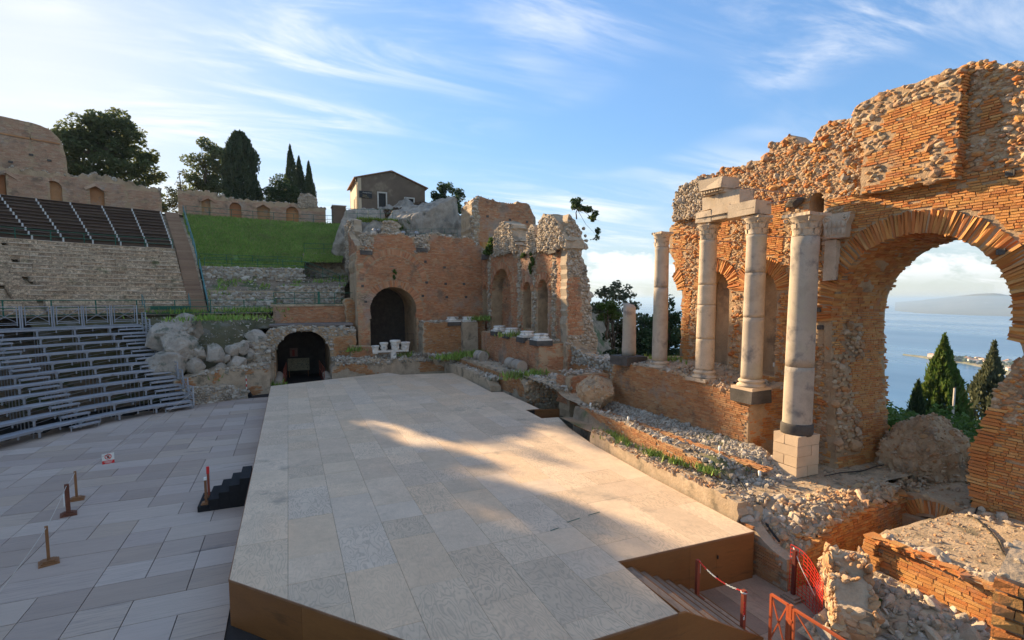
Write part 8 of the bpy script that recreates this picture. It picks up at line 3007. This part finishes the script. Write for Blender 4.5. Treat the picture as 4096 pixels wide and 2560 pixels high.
tree('evergreen_tree', 'dark evergreen between the slender column and the wall end', (27.0, 28.4, -2), 10.4,
     [(0, 0, 9.6, .7, .7, .7), (.5, 0, 8.6, 1.1, 1.0, .9), (-.3, 0, 7.4, 1.5, 1.3, 1.1), (.5, 0, 6.0, 1.9, 1.6, 1.2), (-.3, 0, 4.6, 2.1, 1.8, 1.3), (.3, 0, 3.2, 2.2, 1.8, 1.3)], 8000, .16, L_dark, .22, 24, 5, group=GAPT)
tree('palm_tuft', 'bright green drooping palm tuft at the wing corner', (22.6, 33.2, 4.5), 2.6, [(0, 0, 2.4, .9, .8, .6), (.3, 0, 1.7, .9, .8, .5)], 1600, .22, L_light, .12, 25, 3, cat='plant', aspect=.15)


def terr(x, y):
    return float(terrain_h(np.array([x]), np.array([y]))[0])


spindle('slim_cypress', 'slim dark cypress half hidden by the arch pier', (42, 21.9, -10.5), 12.0, 1.1, 8000, .13, L_dark, 26, 'trees beyond the ruins towards the sea')
spindle('conifer', 'tall green conifer beside the arch pier against the sea', (46, 22.4, -10), 14.6, 2.3, 15000, .17, L_light, 27, 'trees beyond the ruins towards the sea', .25, 1.0)
spindle('conifer', 'bluish conifer in the middle of the arch against the sea', (52, 21.9, -10), 14.0, 2.3, 9000, .18, L_olive, 28, 'trees beyond the ruins towards the sea', .25, 1.25)
tree('pine_tree', 'gnarled open pine at the right side of the arch', (40, 13.4, -7), 13, [(1.0, -.4, 11.6, 1.4, 1.3, .8), (2.2, -.8, 10.2, 1.5, 1.3, .8), (.2, 0, 9.6, 1.2, 1.1, .6), (-1.0, .5, 8.0, 1.4, 1.2, .7), (1.2, -.5, 8.0, 1.5, 1.3, .8), (2.4, -1, 7.0, 1.6, 1.4, .9), (-.4, .2, 6.4, 1.5, 1.3, .7), (1.6, -.7, 5.4, 1.8, 1.5, 1.0), (.4, 0, 4.2, 2.0, 1.6, 1.1), (2.2, -1, 3.8, 1.8, 1.5, 1.0)], 6000, .17, L_pine, .22, 29, 12, group=GAPT, shell=.2)
hg = thing('hedge', 'bright green clipped hedge beyond the great arch', 'hedge', (31, 14, -1.0))
cc = np.c_[rf_.uniform(27, 35, 120), rf_.uniform(10.5, 19.5, 120), rf_.uniform(-.8, 1.1, 120)]
foliage('leaves', cc, np.tile([.9, .9, .7], (120, 1)), 15000, .13, L_light, hg, 31)
cc = np.c_[rf_.uniform(27, 35, 60), rf_.uniform(10.5, 19.5, 60), rf_.uniform(-1.2, .3, 60)]
foliage('inner_leaves', cc, np.tile([.9, .9, .7], (60, 1)), 4000, .16, L_dark, hg, 32)
tree('round_shrub_tree', 'dark green bush behind the heap inside the arch', (28.5, 11.0, -1.5), 4, [(0, 0, 2.4, 1.4, 1.2, .9), (1.2, -.6, 2.2, 1.4, 1.2, 1.0), (.4, -.8, 1.2, 1.8, 1.5, 1.0)], 4000, .12, L_dark, .12, 33, 4, group=GAPT)
pole = thing('wooden_pole', 'bare wooden pole between the conifers beyond the arch', 'pole', (44, 20.6, -4))
put('shaft', tube([(44, 20.6, -8), (44, 20.6, 1.2)], [.1, .07], 8), M_trim, pole, True)
obj('cap', boxmesh('cap', M_iron, [((44, 20.6, 1.22), (.16, .16, .05))]), pole)
# ================================================================== sea air
hzm = bpy.data.materials.new('sea_haze')
hzm.use_nodes = True
hzm.node_tree.nodes.clear()
ho = hzm.node_tree.nodes.new('ShaderNodeOutputMaterial')
hv = hzm.node_tree.nodes.new('ShaderNodeVolumePrincipled')
hv.inputs['Color'].default_value = (.55, .76, 1.0, 1)
hv.inputs['Density'].default_value = 9e-5
hv.inputs['Anisotropy'].default_value = .2
hzm.node_tree.links.new(hv.outputs[0], ho.inputs['Volume'])
S2 = 45500.0
obj('haze', boxmesh('haze', hzm, [((0, 0, (-208 + 60) / 2), (2 * S2, 2 * S2, 268))], rnd=False), None, kind='stuff')
